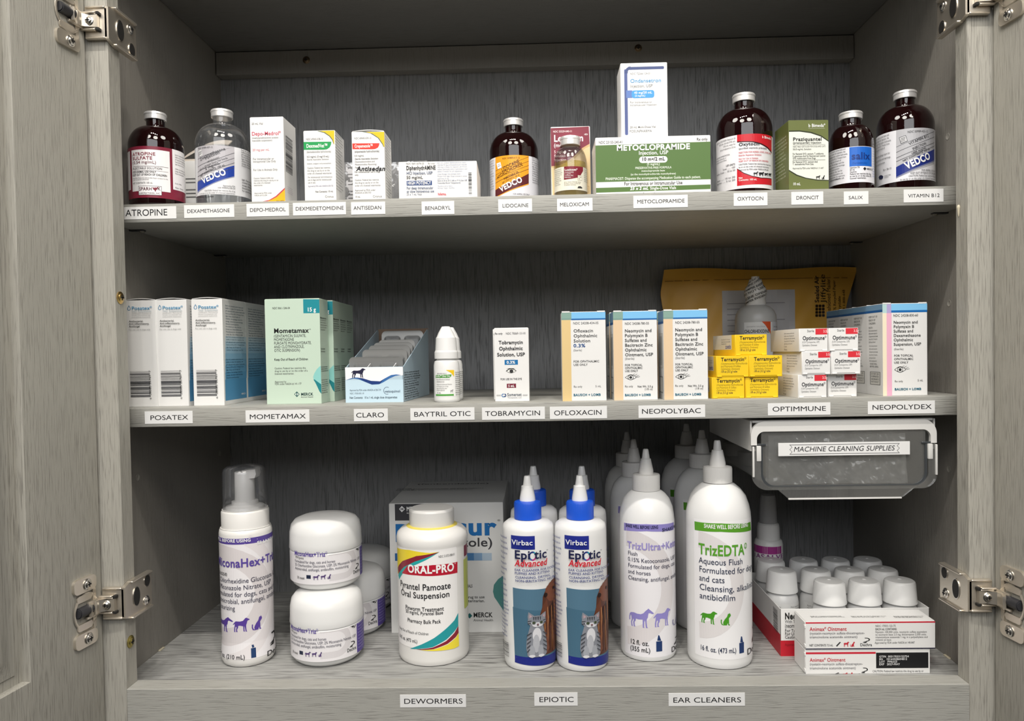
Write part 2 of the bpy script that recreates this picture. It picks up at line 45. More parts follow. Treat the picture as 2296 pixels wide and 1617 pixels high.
 'loxicom': {'loc':[37.3,109,449.7],'yaw':0.0,'size':[39.5,34,78.3],'front':[("P",[(-0.76,77.5),(38.5,79.1),(39.1,61),(31.7,57),(23.1,48.8),(14.5,42.7),(8.2,40.2),(0.09,39.3)],"7d2c3c"),("P",[(0.09,39.3),(8.2,40.2),(14.5,42.7),(23.1,48.8),(31.7,57),(39.1,61),(39.3,58.4),(34.3,56.4),(24.1,46.7),(14.5,40.8),(8.1,38.4),(0.17,37.8)],"c9a876"),("P",[(0.17,37.8),(8.1,38.4),(14.5,40.8),(24.1,46.7),(34.3,56.4),(39.3,58.4),(40.4,9.4),(0.76,9.3)],"dcc295"),("T",["NDC 55529-040-11"],2.34,21.6,73,1.9,0,"e8d8d8",1,0,"f"),("T",["Loxicom"],3,33,63.8,6.6,0,"w",2,0,"f"),("T",["®"],33.7,37.5,67.9,3.2,0,"w",0,0,"f"),("T",["(meloxicam)"],2.95,28.5,58.4,3.6,0,"w",1,0,"f"),("T",["5 mg/mL","Solution for","Injection"],3.1,20,52.2,2.75,4,"f0dcdc",1,0,"f"),("R",33.7,12.2,37.9,18.5,"a08058",0),("R",34,12.5,37.6,18.2,"dcc295",0)]},
 'metoclopramide': {'loc':[113.5,74,449.7],'yaw':0.0,'size':[108.8,48,54.6],'front':[("R",-1.69,13.2,110.5,46,"50702f",0),("P",[(0.05,47.6),(108.9,48.7),(108.5,13.6),(-0.17,12.8)],"50702f"),("P",[(-0.25,7.4),(108.5,8.3),(108.4,4),(-0.32,2.87)],"50702f"),("T",["NDC 23155-240-41"],3.1,25.9,49.2,2.39,0,"33",0,0,"f"),("T",["Rx only"],95.9,106.1,49.9,2.59,0,"33",1,0,"f"),("T",["METOCLOPRAMIDE"],20.1,89.7,42.3,5,0,"w",3,0,"f"),("T",["Injection, USP"],40.9,69,37.9,3.4,0,"w",1,0,"f"),("R",41.3,30,68.1,36.1,"f2f2ee",2.99),("T",["10 mg/2 mL"],43.6,65.8,32,3.2,0,"22",3,0,"f"),("T",["(5 mg/mL)"],48.5,60.9,27.7,2.19,0,"e8eee0",1,0,"f"),("T",["PRESERVATIVE-FREE FORMULA"],37.5,71.8,24.4,1.99,0,"e8eee0",1,0,"f"),("T",["metoclopramide base"],43.3,65.6,21.7,1.79,0,"e8eee0",1,0,"f"),("T",["(as the monohydrochloride monohydrate)"],33,75.9,18.6,1.8,0,"e8eee0",1,0,"f"),("T",["PHARMACIST: Dispense the accompanying Medication Guide to each patient."],9.2,99.4,14.5,2.49,0,"e8eee0",1,0,"f"),("T",["For Intravenous or Intramuscular Use"],26.7,82,9.2,3.2,0,"22",1,0,"f"),("T",["25 x 2 mL"],32.3,49.7,4.7,2.7,0,"w",3,1,"f"),("T",["Single-Dose Vials"],51.2,76,4.7,2.69,0,"w",1,0,"f"),("T",["almaject"],41.2,79.4,-0.19,2.19,0,"33",1,0,"f")],'left':[("T",["Each mL contains active base and","buffers in water for injection, the","pH adjusted with sodium hydroxide.","Store at 20 to 25 C. Protect from","light. Keep out of reach of","children. See package insert for","dosage, directions and warnings.","Discard unused portion.","For animal use only. Not for","human use. Shake before use.","Manufactured for the veterinary","trade. Rev. 05-12 Made in USA"],13.4,40.6,44.9,1.2,3.4,"66",0,0,"f")]},
 'ondansetron': {'loc':[106.8,72.5,504.3],'yaw':0.0,'size':[44.5,33,71.8],'front':[("R",6.8,65.7,41.5,68.5,"3a4878",1),("R",3.5,3.9,6.5,66.4,"46548a",1),("P",[(3.9,62.5),(4.3,65),(5.6,67.2),(7.8,68.8),(9.8,68.9),(9.8,66.3),(8.3,66.1),(7.2,64.9),(6.8,62.4)],"3a4878"),("R",5.2,39.1,11,46.3,"5a78b8",0),("R",10.4,38.8,31.9,46.1,"3f97d8",2.21),("T",["NDC 72266-124-01"],9,29,61.1,1.81,0,"88",0,0,"f"),("T",["Ondansetron"],9.1,38.8,53.5,3.4,0,"4a98cc",1,0,"f"),("T",["Injection, USP"],9,30.5,48.9,2.71,0,"77",0,0,"f"),("T",["40 mg/20 mL"],12.7,29.9,42.8,2.21,0,"w",1,0,"f"),("T",["(2 mg/mL)"],13.4,23.4,40.2,1.61,0,"w",1,0,"f"),("T",["For Intravenous or","Intramuscular Injection"],8.6,34.1,34,1.71,2.61,"77",0,0,"f"),("T",["20 mL Multi-Dose Vial"],8.3,33,10.3,1.81,0,"77",1,0,"f"),("T",["FOSUNPHARMA"],7.9,29.1,6.1,2.41,0,"66",0,0,"f")]},
 'praziquantel': {'loc':[260,70,449.7],'yaw':0.04,'size':[38,36,67],'front':[("R",-0.75,0.76,39.2,68.7,"666e3a",0),("P",[(0.52,56.4),(10.4,56.5),(21.1,54.9),(30.8,51.6),(38,46.7),(38,10.6),(27.2,11.1),(16.4,13),(7.9,16),(0.19,20.7)],"e2e4da"),("P",[(0.53,57.6),(10.4,57.7),(21.7,56.1),(31.3,52.6),(38,47.8),(38,46.7),(30.8,51.6),(21.1,54.9),(10.4,56.5),(0.52,56.4)],"2a3018"),("P",[(0.19,20.7),(7.9,16),(16.4,13),(27.2,11.1),(38,10.6),(37.9,9.8),(27.2,10.2),(15.9,12.2),(7,15.1),(0.18,19.5)],"2a3018"),("T",["b Bimeda®"],19,35.1,60.6,2.99,0,"w",1,0,"f"),("R",19,59.3,34.6,59.5,"c8ccb8",0),("T",["Praziquantel"],4.1,31.8,47.8,3.2,0,"22",2,0,"f"),("T",["(praziquantel) Injection"],4.1,31.2,45.1,1.82,0,"22",1,0,"f"),("R",4.1,44,35,44.2,"55",0),("T",["INJECTABLE CESTOCIDE FOR DOGS AND CATS"],4,35,41.7,1.6,0,"66",0,0,"f"),("T",["56.8 mg/mL Solution"],4,21.6,39.1,1.82,0,"44",0,0,"f"),("T",["For Removal Of D. caninum, T. pisiformis,","E. granulosus And For Removal and Control","Of E. multilocularis From Dogs."],3.8,34.9,34.8,1.6,2.14,"33",1,0,"f"),("R",3.9,29.4,34.9,29.7,"55",0),("T",["For Removal Of D. caninum And","T. taeniaeformis From Cats."],3.7,27.5,27.2,1.6,2.14,"33",1,0,"f"),("T",["Approved by FDA under NADA # 111-607"],3.6,33.2,21.2,1.6,0,"33",0,0,"f"),("S","dog",25.6,11.5,30.2,15,"22"),("S","cat",31.1,11.2,34.3,15.2,"22"),("T",["10 mL"],3.7,11,6,2.57,0,"w",1,0,"f")],'left':[("T",["Each mL contains active base and","buffers in water for injection, the","pH adjusted with sodium hydroxide.","Store at 20 to 25 C. Protect from","light. Keep out of reach of","children. See package insert for","dosage, directions and warnings.","Discard unused portion.","For animal use only. Not for","human use. Shake before use.","Manufactured for the veterinary","trade. Rev. 05-12 Made in USA"],-2.72,33.5,53.4,1.71,3.4,"c8ccb0",0,0,"f")]},
 'posatex': {'loc':[-327,97,254],'yaw':0.0,'size':[30.8,58,105.8],'front':[("T",["Posatex®"],6.9,27.5,96.6,3.3,0,"4a90b8",1,0,"f"),("P",[(4.1,101.3),(5.2,99.5),(5.8,97.7),(5.3,96.3),(4,95.8),(2.59,96.4),(2.27,97.8),(3,99.5)],"5a88a8"),("P",[(4.1,100),(4.9,98.6),(5.2,97.6),(4.8,96.8),(4,96.5),(3.2,96.8),(2.98,97.6),(3.4,98.7)],"e4e4e6"),("T",["Otic Suspension"],7.1,26.7,94.2,1.75,0,"9aa8b0",0,0,"f"),("T",["(orbifloxacin, mometasone","furoate monohydrate and","posaconazole suspension)"],7,26.5,92.5,1.05,1.84,"99",0,0,"f"),("T",["Antibacterial,","Anti-inflammatory,","Antifungal"],4,24.3,84.4,1.75,2.54,"22",1,0,"f"),("T",["For otic use in dogs only"],3.6,25.2,76.3,1.49,0,"99",0,0,"f"),("B",3.4,9.6,23.5,35.5,False),("A",["6  28585 26761  7"],24.5,7.2,29,1.93,0,90,"33",0,0)],'right':[("R",2.47,25.4,56.5,4.4,"5293bf",0),("R",3.3,32.6,57.5,25.4,"5b99c2",0),("R",3.7,39.5,58,32.6,"67a1c7",0),("R",4.1,45.9,58.4,39.5,"76aacc",0),("R",4.5,51.8,58.8,45.9,"88b5d2",0),("R",4.9,57.8,59.2,51.8,"9cc1d9",0),("R",5.2,63.7,59.6,57.8,"b1cee0",0),("R",5.6,69.2,60,63.7,"c8dbe6",0),("T",["Each mL contains active base and","buffers in water for injection, the","pH adjusted with sodium hydroxide.","Store at 20 to 25 C. Protect from","light. Keep out of reach of","children. See package insert for","dosage, directions and warnings.","Discard unused portion.","For animal use only. Not for","human use. Shake before use.","Manufactured for the veterinary","trade. Rev. 05-12 Made in USA","Each mL contains active base and","buffers in water for injection, the","pH adjusted with sodium hydroxide.","Store at 20 to 25 C. Protect from","light. Keep out of reach of","children. See package insert for"],7.1,56.2,99.3,1.31,2.63,"3a5a70",0,0,"f"),("T",["Each mL contains active base and","buffers in water for injection, the","pH adjusted with sodium hydroxide.","Store at 20 to 25 C. Protect from","light. Keep out of reach of","children. See package insert for","dosage, directions and warnings.","Discard unused portion."],5.7,52.6,45,1.32,2.63,"1f3a50",0,0,"f"),("T",["MERCK"],42,52.8,8.3,1.76,0,"w",1,0,"f")]},
 'posatexB': {'loc':[-362.9,97,254],'yaw':0.0,'size':[30.7,58,106.5],'front':[]},
 'posatexA': {'loc':[-394.6,97,254],'yaw':0.0,'size':[26.3,58,106.9]},
 'mometamax': {'loc':[-243.2,87.1,254],'yaw':0.0,'size':[55.1,29,104.7],'front':[("P",[(38.9,104.4),(55.1,104),(55.1,90.3),(38.9,90.4)],"188a96"),("P",[(55.3,9.7),(53.2,12.2),(51,17.3),(49.1,21.4),(47.5,23.9),(47.2,27),(48.5,30.5),(51.1,34.5),(53.7,36.9),(55.4,37.9)],"8ccac4"),("P",[(55.3,9.7),(53.2,12.2),(51,17.3),(49.1,21.4),(47.5,23.9),(48.4,24.4),(50.9,22.4),(55.4,19.3)],"1f7f86"),("T",["NDC 0061-1246-04"],7.8,25.5,95,2.01,0,"33",0,0,"f"),("T",["15 g"],42.6,51.5,92.1,3.8,0,"w",2,0,"f"),("T",["Mometamax"],8.7,43.9,71.2,4.5,0,"1a1a1a",2,0,"f"),("T",["®"],44.2,46.1,73,1.81,0,"55",0,0,"f"),("T",["(GENTAMICIN SULFATE,","MOMETASONE","FUROATE MONOHYDRATE,","AND CLOTRIMAZOLE,","OTIC SUSPENSION)"],8.6,46.3,66.9,2.72,3.6,"44",0,0,"f"),("T",["Keep Out of Reach of Children"],8.5,42.5,43.7,2.22,0,"22",1,0,"f"),("T",["Caution: Federal law restricts this","drug to use by or on the order of a","licensed veterinarian."],8.6,41.8,35.1,1.82,2.72,"44",0,0,"f"),("T",["Approved by","FDA under NADA # 141-177"],8.5,35.3,21.6,1.92,2.22,"55",0,0,"f"),("P",[(27.7,9.8),(30.4,12.6),(33.1,9.8),(30.4,6.9)],"1a4f50"),("P",[(28.5,9.8),(30,11.2),(29.9,8.4)],"dfeade"),("P",[(32.3,9.7),(30.9,11.2),(30.8,8.3)],"dfeade"),("T",["MERCK"],34.5,46.8,8.4,2.62,0,"1a3a3a",2,0,"f"),("T",["Animal Health"],34.4,46.9,6.2,1.41,0,"55",0,0,"f")],'right':[("T",["Mometamax"],1.89,22.7,85,1.81,0,"22",1,0,"f"),("T",["Each mL contains active base and","buffers in water for injection, the","pH adjusted with sodium hydroxide.","Store at 20 to 25 C. Protect from","light. Keep out of reach of"],2.42,23.6,83,1.41,2.41,"55",0,0,"f"),("T",["Each mL contains active base and","buffers in water for injection, the"],1.87,15.9,54,1.61,2.62,"33",1,0,"f"),("T",["Each mL contains active base and","buffers in water for injection, the","pH adjusted with sodium hydroxide."],1.49,25.2,35.9,1.41,2.01,"44",1,0,"f"),("T",["Each mL contains active base and","buffers in water for injection, the","pH adjusted with sodium hydroxide.","Store at 20 to 25 C. Protect from","light. Keep out of reach of","children. See package insert for","dosage, directions and warnings."],1.84,24.2,22.8,1.41,2.12,"44",0,0,"f")]},
 'claro': {'loc':[-160.2,141.4,254],'yaw':-0.06,'size':[59.3,125,35.6],'front':[("R",-1.99,-2.18,61.2,22.7,"c3dbe8",0),("P",[(-0.06,35.7),(59.4,35.2),(59.4,26.9),(51.2,25.9),(42.9,22.5),(35.6,18.6),(26.3,21.2),(16,24.4),(9.8,25.3),(0.37,22.8)],"f0f0f2"),("P",[(0.69,22.8),(6.7,24.8),(11.9,25.3),(18.1,24.4),(26.4,21.7),(35.7,21.1),(40.9,24.1),(47.1,27.2),(52.3,27.8),(57.5,27.1),(51.3,26.2),(45,23.5),(38.7,19.9),(34.5,18.1),(27.3,17.8),(20.1,20.8),(13.9,23.4),(8.7,24.3)],"3a6ca8"),("P",[(11.9,25.3),(18.1,24.4),(26.4,21.7),(35.7,21.1),(39.8,23.3),(35.6,18.6),(27.3,18),(20.1,21)],"1f3a78"),("S","dog",6,25,21.1,34.4,"252540"),("T",["Approved by FDA under ANADA # 200-719"],4.3,36.5,11.6,1.83,0,"4a5a68",0,0,"f"),("T",["NDC 17030-001-10"],4.4,19,8.4,1.63,0,"4a5a68",0,0,"f"),("T",["Net Contents:  10 x 1 mL single dose dropperettes"],4.1,53,3.9,2.23,0,"3a4a58",1,0,"f"),("T",["vetoquinol"],40.2,56.1,9.8,2.43,0,"3a4a60",1,0,"f"),("S","swirl",39,7.8,46.4,15.4,"5a6a80")],'right':[("T",["Each mL contains active base and","buffers in water for injection, the","pH adjusted with sodium hydroxide.","Store at 20 to 25 C. Protect from","light. Keep out of reach of","children. See package insert for","dosage, directions and warnings.","Discard unused portion.","For animal use only. Not for","human use. Shake before use.","Manufactured for the veterinary","trade. Rev. 05-12 Made in USA"],4.6,84.4,28.7,1.52,2.42,"33",1,0,"f")],'back':[325.8]},
 'baytril': {'loc':[-89.9,72.4,254],'R':12.8,'print':[("R",-11.3,6,35.1,32,"eeeeec",0),("P",[(0.72,31.8),(9.2,31.6),(9.1,25),(5.7,29)],"f0c828"),("P",[(-11,26.9),(6.5,27.3),(5.6,25.1),(4,24.1),(-11.1,24.2)],"4a9a3a"),("R",-11,6.5,8.4,8.1,"4a9a3a",0),("T",["NDC 86101-016-11"],-8.4,1.63,27.9,0.99,0,"55",1,0,"f"),("T",["Enroflo™ Silver Otic"],-10.4,5,24.9,1.97,0,"w",1,0,"f"),("T",["(enrofloxacin/silver","sulfadiazine)"],-9.8,4.7,22,1.38,2.17,"77",0,0,"f"),("T",["Antibacterial-Antimycotic Emulsion","for Ototopical Use in Dogs","Approved by FDA under","ANADA # 200-702"],-9.6,6.5,17.3,1.18,1.97,"66",0,0,"f"),("T",["15 mL"],-9.4,-4.4,8.9,1.29,0,"44",1,0,"f"),("T",["Each mL contains active base and","buffers in water for injection, the","pH adjusted with sodium hydroxide.","Store at 20 to 25 C. Protect from","light. Keep out of reach of","children. See package insert for","dosage, directions and warnings.","Discard unused portion.","For animal use only. Not for","human use. Shake before use.","Manufactured for the veterinary","trade. Rev. 05-12 Made in USA"],10.4,24.6,28.7,1.2,1.99,"33",1,0,"f"),("S","dog",4.7,9.5,8,12.7,"99")],'prof':[(11.8,-0.84),(12.6,1.17),(12.7,25.3),(12.6,36.3),(11.8,40.1),(9.5,41.7),(9.5,42.5),(11.7,42.9),(11.7,49.3),(11.3,49.8),(11.3,50.3),(10.8,50.8),(10,63.4),(9.2,64.2),(7.5,68.4),(5.8,71.4),(4.2,74.2),(3.6,74.6)]},
 'tobramycin': {'loc':[-24.6,75.1,254],'yaw':0.0,'size':[33.5,30,71.4],'front':[("T",["Rx only"],0.79,8.3,65.5,1.84,0,"33",1,0,"f"),("T",["NDC 70069-131-01"],11.5,31.1,65.3,2.04,0,"44",0,0,"f"),("T",["Tobramycin","Ophthalmic","Solution, USP"],2.67,29.8,56,3.3,5.9,"22",2,0,"c"),("R",9.8,35.8,22.8,40.6,"1a6fa8",0),("T",["0.3%"],11.8,20.2,36.9,2.66,0,"w",2,0,"f"),("S","eye_dark",10.8,27.3,21.4,32.8,"33"),("T",["FOR USE IN THE EYE"],5.5,26.4,21,1.84,0,"44",1,0,"f"),("R",11.6,13.3,20.6,17.4,"7a2a3c",0),("T",["5 mL"],13,19.1,14.1,2.25,0,"w",2,0,"f"),("R",1.36,5.5,5.7,6.8,"b8b8b8",0),("R",26.9,5.3,31.6,6.7,"b8b8b8",0),("S","swirl2",6.3,3.6,11,8.5,"2a4a78"),("T",["Somerset"],11.8,25.8,5.3,2.86,0,"3a4858",1,0,"f"),("T",["Therapeutics, LLC"],12,25.8,3.2,1.23,0,"6a7080",0,0,"f")]},
 'ofloxacin': {'loc':[45.3,68.6,254],'yaw':0,'size':[42.2,33,85.3],'front':[("R",-0.71,79.6,9.6,86.8,"86a69a",0),("R",9.6,79.2,43.9,86.4,"7fc0ec",0),("R",9.5,77.8,43.8,79.2,"1a64a8",0),("R",-0.78,78,9.5,79.6,"7a9a92",0),("R",-1.43,-1.09,8.8,78,"e0c48c",0),("T",["NDC 24208-434-05"],11.1,35.5,73.7,2.22,0,"44",0,0,"f"),("T",["Ofloxacin","Ophthalmic","Solution"],11.3,34.2,66,3,4.8,"33",1,0,"f"),("T",["0.3%"],11.1,22.7,51.7,3.2,0,"24508a",2,0,"f"),("T",["(Sterile)"],11,19.3,47.9,2.02,0,"66",0,0,"f"),("T",["FOR OPHTHALMIC","USE ONLY"],10.9,35.7,37,2.02,3.1,"44",1,0,"f"),("T",["Rx only"],10.7,19,12.9,1.92,0,"44",0,0,"f"),("T",["5 mL"],31.6,37.1,13,1.92,0,"44",0,0,"f"),("T",["BAUSCH + LOMB"],10.5,36.7,4.7,2.22,0,"2a6a80",3,0,"f")]},
 'neopolybac': {'loc':[94.8,70.7,254],'yaw':0,'size':[41.8,33,85],'front':[("R",-0.67,78.8,9.4,86.5,"86a69a",0),("R",9.4,78.4,43.5,86.1,"7fc0ec",0),("R",9.3,77,43.5,78.4,"1a64a8",0),("R",-0.74,77.2,9.3,78.8,"7a9a92",0),("R",-1.32,-1.2,8.8,77.2,"e4c8a4",0),("T",["NDC 24208-780-55"],11.1,34.4,72.6,2.22,0,"44",0,0,"f"),("T",["Neomycin and","Polymyxin B","Sulfates and","Bacitracin Zinc","Ophthalmic","Ointment, USP"],10.9,37.9,65.3,2.92,4.6,"33",1,0,"f"),("T",["(Sterile)"],10.8,20,39,2.02,0,"66",0,0,"f"),("T",["FOR TOPICAL","OPHTHALMIC","USE ONLY"],10.7,27.6,32.8,1.92,2.83,"44",1,0,"f"),("S","eye_lash",10.6,18.7,25,25.5,"33"),("T",["Rx only"],10.4,18.2,12.4,1.82,0,"44",0,0,"f"),("T",["Net Wt. 3.5 g"],22.5,37.2,12.1,1.82,0,"44",1,0,"f"),("T",["(1/8 oz)"],29.3,37.1,9.5,1.82,0,"44",0,0,"f"),("T",["BAUSCH + LOMB"],10.3,35.2,3.8,2.12,0,"2a6a80",3,0,"f")]},
 'neopolybacB': {'loc':[142.2,66.9,254],'yaw':0,'size':[43.4,33,85.7],'front':[("R",-0.72,80,9.1,87,"86a69a",0),("R",9.1,79.5,45,86.5,"7fc0ec",0),("R",9,77.9,44.9,79.5,"1a64a8",0),("R",-0.77,78.2,9,80,"7a9a92",0),("R",-1.3,-1.17,8.5,78.2,"ecc8a4",0),("T",["NDC 24208-780-55"],10.9,34,72.9,2.2,0,"44",0,0,"f"),("T",["Neomycin and","Polymyxin B","Sulfates and","Bacitracin Zinc","Ophthalmic","Ointment, USP"],10.8,39.1,65.7,2.9,4.6,"33",1,0,"f"),("T",["(Sterile)"],10.7,19.9,39.6,2.01,0,"66",0,0,"f"),("T",["FOR TOPICAL","OPHTHALMIC","USE ONLY"],10.6,27.4,33.4,1.91,2.81,"44",1,0,"f"),("S","eye_lash",10.5,19.4,24.8,26.1,"33"),("T",["Rx only"],10.4,18.1,13.1,1.81,0,"44",0,0,"f"),("T",["Net Wt. 3.5 g"],22.3,36.9,12.9,1.81,0,"44",1,0,"f"),("T",["(1/8 oz)"],29.1,36.9,10.2,1.81,0,"44",0,0,"f"),("T",["BAUSCH + LOMB"],10.2,35,4.5,2.11,0,"2a6a80",3,0,"f")]},
 'neopolydex': {'loc':[352.1,74.1,254],'yaw':0.02,'size':[42.6,34,88],'front':[("R",-1.65,79.3,4.1,89.5,"b4d4d4",0),("R",4.1,79.2,8.3,89.4,"b0a4d0",0),("R",8.3,81.7,44.4,90.3,"82c4ee",0),("R",8.3,79.6,44.3,81.7,"1a6ab0",0),("R",-1.95,-1.57,3.8,79.3,"f0e4c8",0),("R",3.8,-1.66,8.6,79.2,"eab0c8",0),("T",["NDC 24208-830-60"],10.1,33.8,75.7,2.31,0,"44",0,0,"f"),("T",["Neomycin and","Polymyxin B","Sulfates and","Dexamethasone","Ophthalmic","Suspension, USP"],10.3,36.6,69,2.69,4.2,"33",1,0,"f"),("T",["(Sterile)"],10.6,19.8,43.8,1.92,0,"66",0,0,"f"),("T",["FOR TOPICAL","OPHTHALMIC","USE ONLY"],10.6,29.1,37.5,1.93,3.3,"44",1,0,"f"),("S","eye_lash",10.8,21.5,25.5,29,"33"),("T",["Rx only"],11.1,19,13,1.8,0,"44",0,0,"f"),("T",["5 mL"],33,38.2,13.5,1.93,0,"44",0,0,"f"),("T",["BAUSCH + LOMB"],11,36.5,5.2,2.06,0,"2a6a80",3,0,"f")],'left':[("R",-0.52,82.7,35.9,90.6,"6f95b4",0),("R",-0.6,80.4,35.8,82.7,"1a5a98",0),("T",["KEEP OUT OF","REACH OF","CHILDREN."],5.7,23.6,75.7,1.79,3.2,"44",0,0,"f"),("T",["PRECAUTION:","Each mL contains active base and","buffers in water for injection, the","pH adjusted with sodium hydroxide.","Store at 20 to 25 C. Protect from","light. Keep out of reach of"],5.6,24.8,65.2,1.67,2.82,"55",0,0,"f"),("T",["Each mL contains active base and","buffers in water for injection, the","pH adjusted with sodium hydroxide.","Store at 20 to 25 C. Protect from","light. Keep out of reach of","children. See package insert for"],6.2,24.5,47.4,1.54,2.95,"66",0,0,"f"),("T",["SHAKE WELL","BEFORE USING."],7.4,25.7,29.6,1.54,2.57,"55",0,0,"f"),("R",7.7,10,29,22.7,"66",0),("R",8.9,10.5,27.9,22.2,"d8d6d0",0),("T",["DO NOT USE","IF IMPRINTED","NECKBAND IS","NOT INTACT"],10.1,26.9,19.8,1.67,2.57,"44",0,0,"f")]},
 'terra_a': {'loc':[182.8,87.9,254],'yaw':0.02,'size':[32.2,65,20.4]},
 'terra_art': [("T",["Terramycin®"],4.6,28.8,15.4,3.4,0,"22",2,0,"f"),("T",["(Oxytetracycline Hydrochloride","and Polymyxin B Sulfate","Ophthalmic Ointment)"],4.3,29.8,12.2,1.93,2.58,"8a7a20",0,1,"f"),("T",["1/8 oz (3.5 g) tube"],4.2,20,4.5,2.06,0,"33",1,1,"f")],
 'terra_b': {'loc':[215.8,89.1,254],'yaw':0.0,'size':[31,65,20.5]},
 'terra_c': {'loc':[186.8,87.6,274.7],'yaw':0.03,'size':[32.3,65,19.9]},
 'terra_d': {'loc':[218.8,85.6,274.7],'yaw':0.0,'size':[30.7,65,20.6]},
 'terra_e': {'loc':[203.7,91.5,295.5],'yaw':0.07,'size':[32.7,65,20.8]},
 'opti_a': {'loc':[258.5,83.8,254],'yaw':0.05,'size':[28.3,75,22.1]},
 'opti_art': [("R",15.6,15.9,29.7,21.6,"d8303c",0),("T",["Sterile"],7.6,14.3,18.4,2.16,0,"33",0,0,"f"),("T",["3.5g"],23,27.8,17.8,2.29,0,"f8d8d8",1,0,"f"),("T",["Optimmune®"],3.3,26,11,3.5,0,"2a2a30",2,0,"f"),("T",["(0.2% Cyclosporine, USP)"],2.67,19.3,8.1,1.78,0,"77",0,1,"f"),("T",["Ophthalmic Ointment"],2.64,17,5.1,1.78,0,"66",0,1,"f")],
 'opti_side': [("T",["Each mL contains active base and","buffers in water for injection, the","pH adjusted with sodium hydroxide.","Store at 20 to 25 C. Protect from","light. Keep out of reach of"],38.2,65.7,17.4,1.27,2.54,"77",0,0,"f"),("T",["Lot","Exp."],37.9,46.7,4.5,1.52,3,"77",0,0,"f")],
 'opti_b': {'loc':[291.7,93.5,254],'yaw':0.0,'size':[27,75,21.9]},
 'opti_c': {'loc':[261.9,83,276.4],'yaw':0.05,'size':[28,75,22.7]},
 'opti_d': {'loc':[290.9,83.1,276.4],'yaw':0.0,'size':[26.4,75,22.6]},
 'opti_e': {'loc':[259.9,84,298.8],'yaw':0.05,'size':[27.1,75,23]},
 'opti_f': {'loc':[288.2,83.1,298.8],'yaw':0.0,'size':[26.6,75,23.2]},
 'tamper': {'loc':[262.1,249.9,254],'R':24,'prof':[(23.4,38.3),(23.9,48.1),(24,80.7),(23.4,87.2),(21,93),(16.4,97),(12.2,99)],'prof2':[(11.8,98.3),(12.2,101.9),(11.5,106),(12.8,110),(12.9,115.7),(11.5,120.6),(9,123),(7.8,127.1),(6.8,129.9),(4.7,130.2),(4.5,133.4)],'print':[("R",-20.5,32.1,14.5,78.2,"e4e4e2",0),("P",[(-0.02,78.8),(11.5,78.7),(11.3,63.7),(7.4,70.1),(4,74.9)],"d8582c"),("R",-41.1,32.2,-33.8,77.8,"d0d0d0",0),("R",15.3,31.6,35.1,78.3,"d0d0d4",0),("T",["CHLORHEXIDINE"],-20,9.3,65.6,3.8,0,"44",2,0,"f"),("T",["ANTISEPTIC SOLUTION"],-17.3,4,72.3,1.27,0,"99",0,0,"f"),("T",["Each mL contains active base and","buffers in water for injection, the","pH adjusted with sodium hydroxide.","Store at 20 to 25 C. Protect from","light. Keep out of reach of","children. See package insert for","dosage, directions and warnings.","Discard unused portion."],16.6,37.2,71.9,1.94,4.2,"44",0,0,"f")]},
 'foam': {'loc':[-304.2,94.1,-10.7],'R':25.7,'print':[("R",-62.9,9,90.5,130.6,"ebe8ea",0),("T",["SHAKE WELL BEFORE USING"],-45.6,15,127.4,3,0,"w",2,0,"f"),("T",["SHAKE WELL BEFORE USING"],20.9,112.8,123.2,3.2,0,"w",2,0,"f"),("S","ring",-38.1,20.6,49.2,124.8,"d9d3d4"),("R",-71.8,125.1,100,130.9,"5a4898",0),("T",["MiconaHex+Triz®"],-29.2,53.7,102.3,8.3,0,"5c4a9c",2,0,"f"),("T",["Mousse"],-33.7,-10.6,93.1,4.7,0,"44",0,0,"f"),("T",["2% Chlorhexidine Gluconate, USP;","2% Miconazole Nitrate, USP","Formulated for dogs, cats and horses","Antimicrobial, antifungal, antibiofilm,","moisturizing"],-33.5,61.3,86.2,4.7,6.9,"3c3c50",0,0,"f"),("S","horse",-37.1,35.8,-5.1,51.4,"5a4298"),("S","dog",-5.6,36.9,11.8,50.8,"5a4298"),("S","cat",13.5,36.8,24.8,50.5,"5a4298"),("T",["7.1 fl oz. (210 mL)"],-35.6,6.7,9.7,4.2,0,"33",1,0,"f"),("R",12.4,9.7,17.2,19.4,"26406a",0),("R",13.5,19.8,15.6,21.4,"26406a",0),("R",13.2,21.3,15.3,22.7,"26406a",0),("S","dlogo",33.8,14.2,50.6,28.2,"33"),("T",["Dechra"],28.8,62.2,6.6,5.2,0,"33",1,0,"f")],'prof':[(23.8,-7.1),(25.2,-3.5),(25.4,25.2),(25.8,82.6),(26,125.6),(26,133.5),(25.3,137.1),(23.7,138.5)],'prof2':[(23.5,132.1),(23.5,154.4),(22.9,155.5),(22,156.5)],'profc':[(21.7,155.6),(21.6,168.7),(21.3,194.4),(20.2,197.9),(17.3,200.1),(8,200.7)],'profs':[(20,155.6),(18.7,159.4),(13.3,161.3),(13.1,164.4),(10.1,165.2),(9.9,168.7),(9.6,193.7)]},
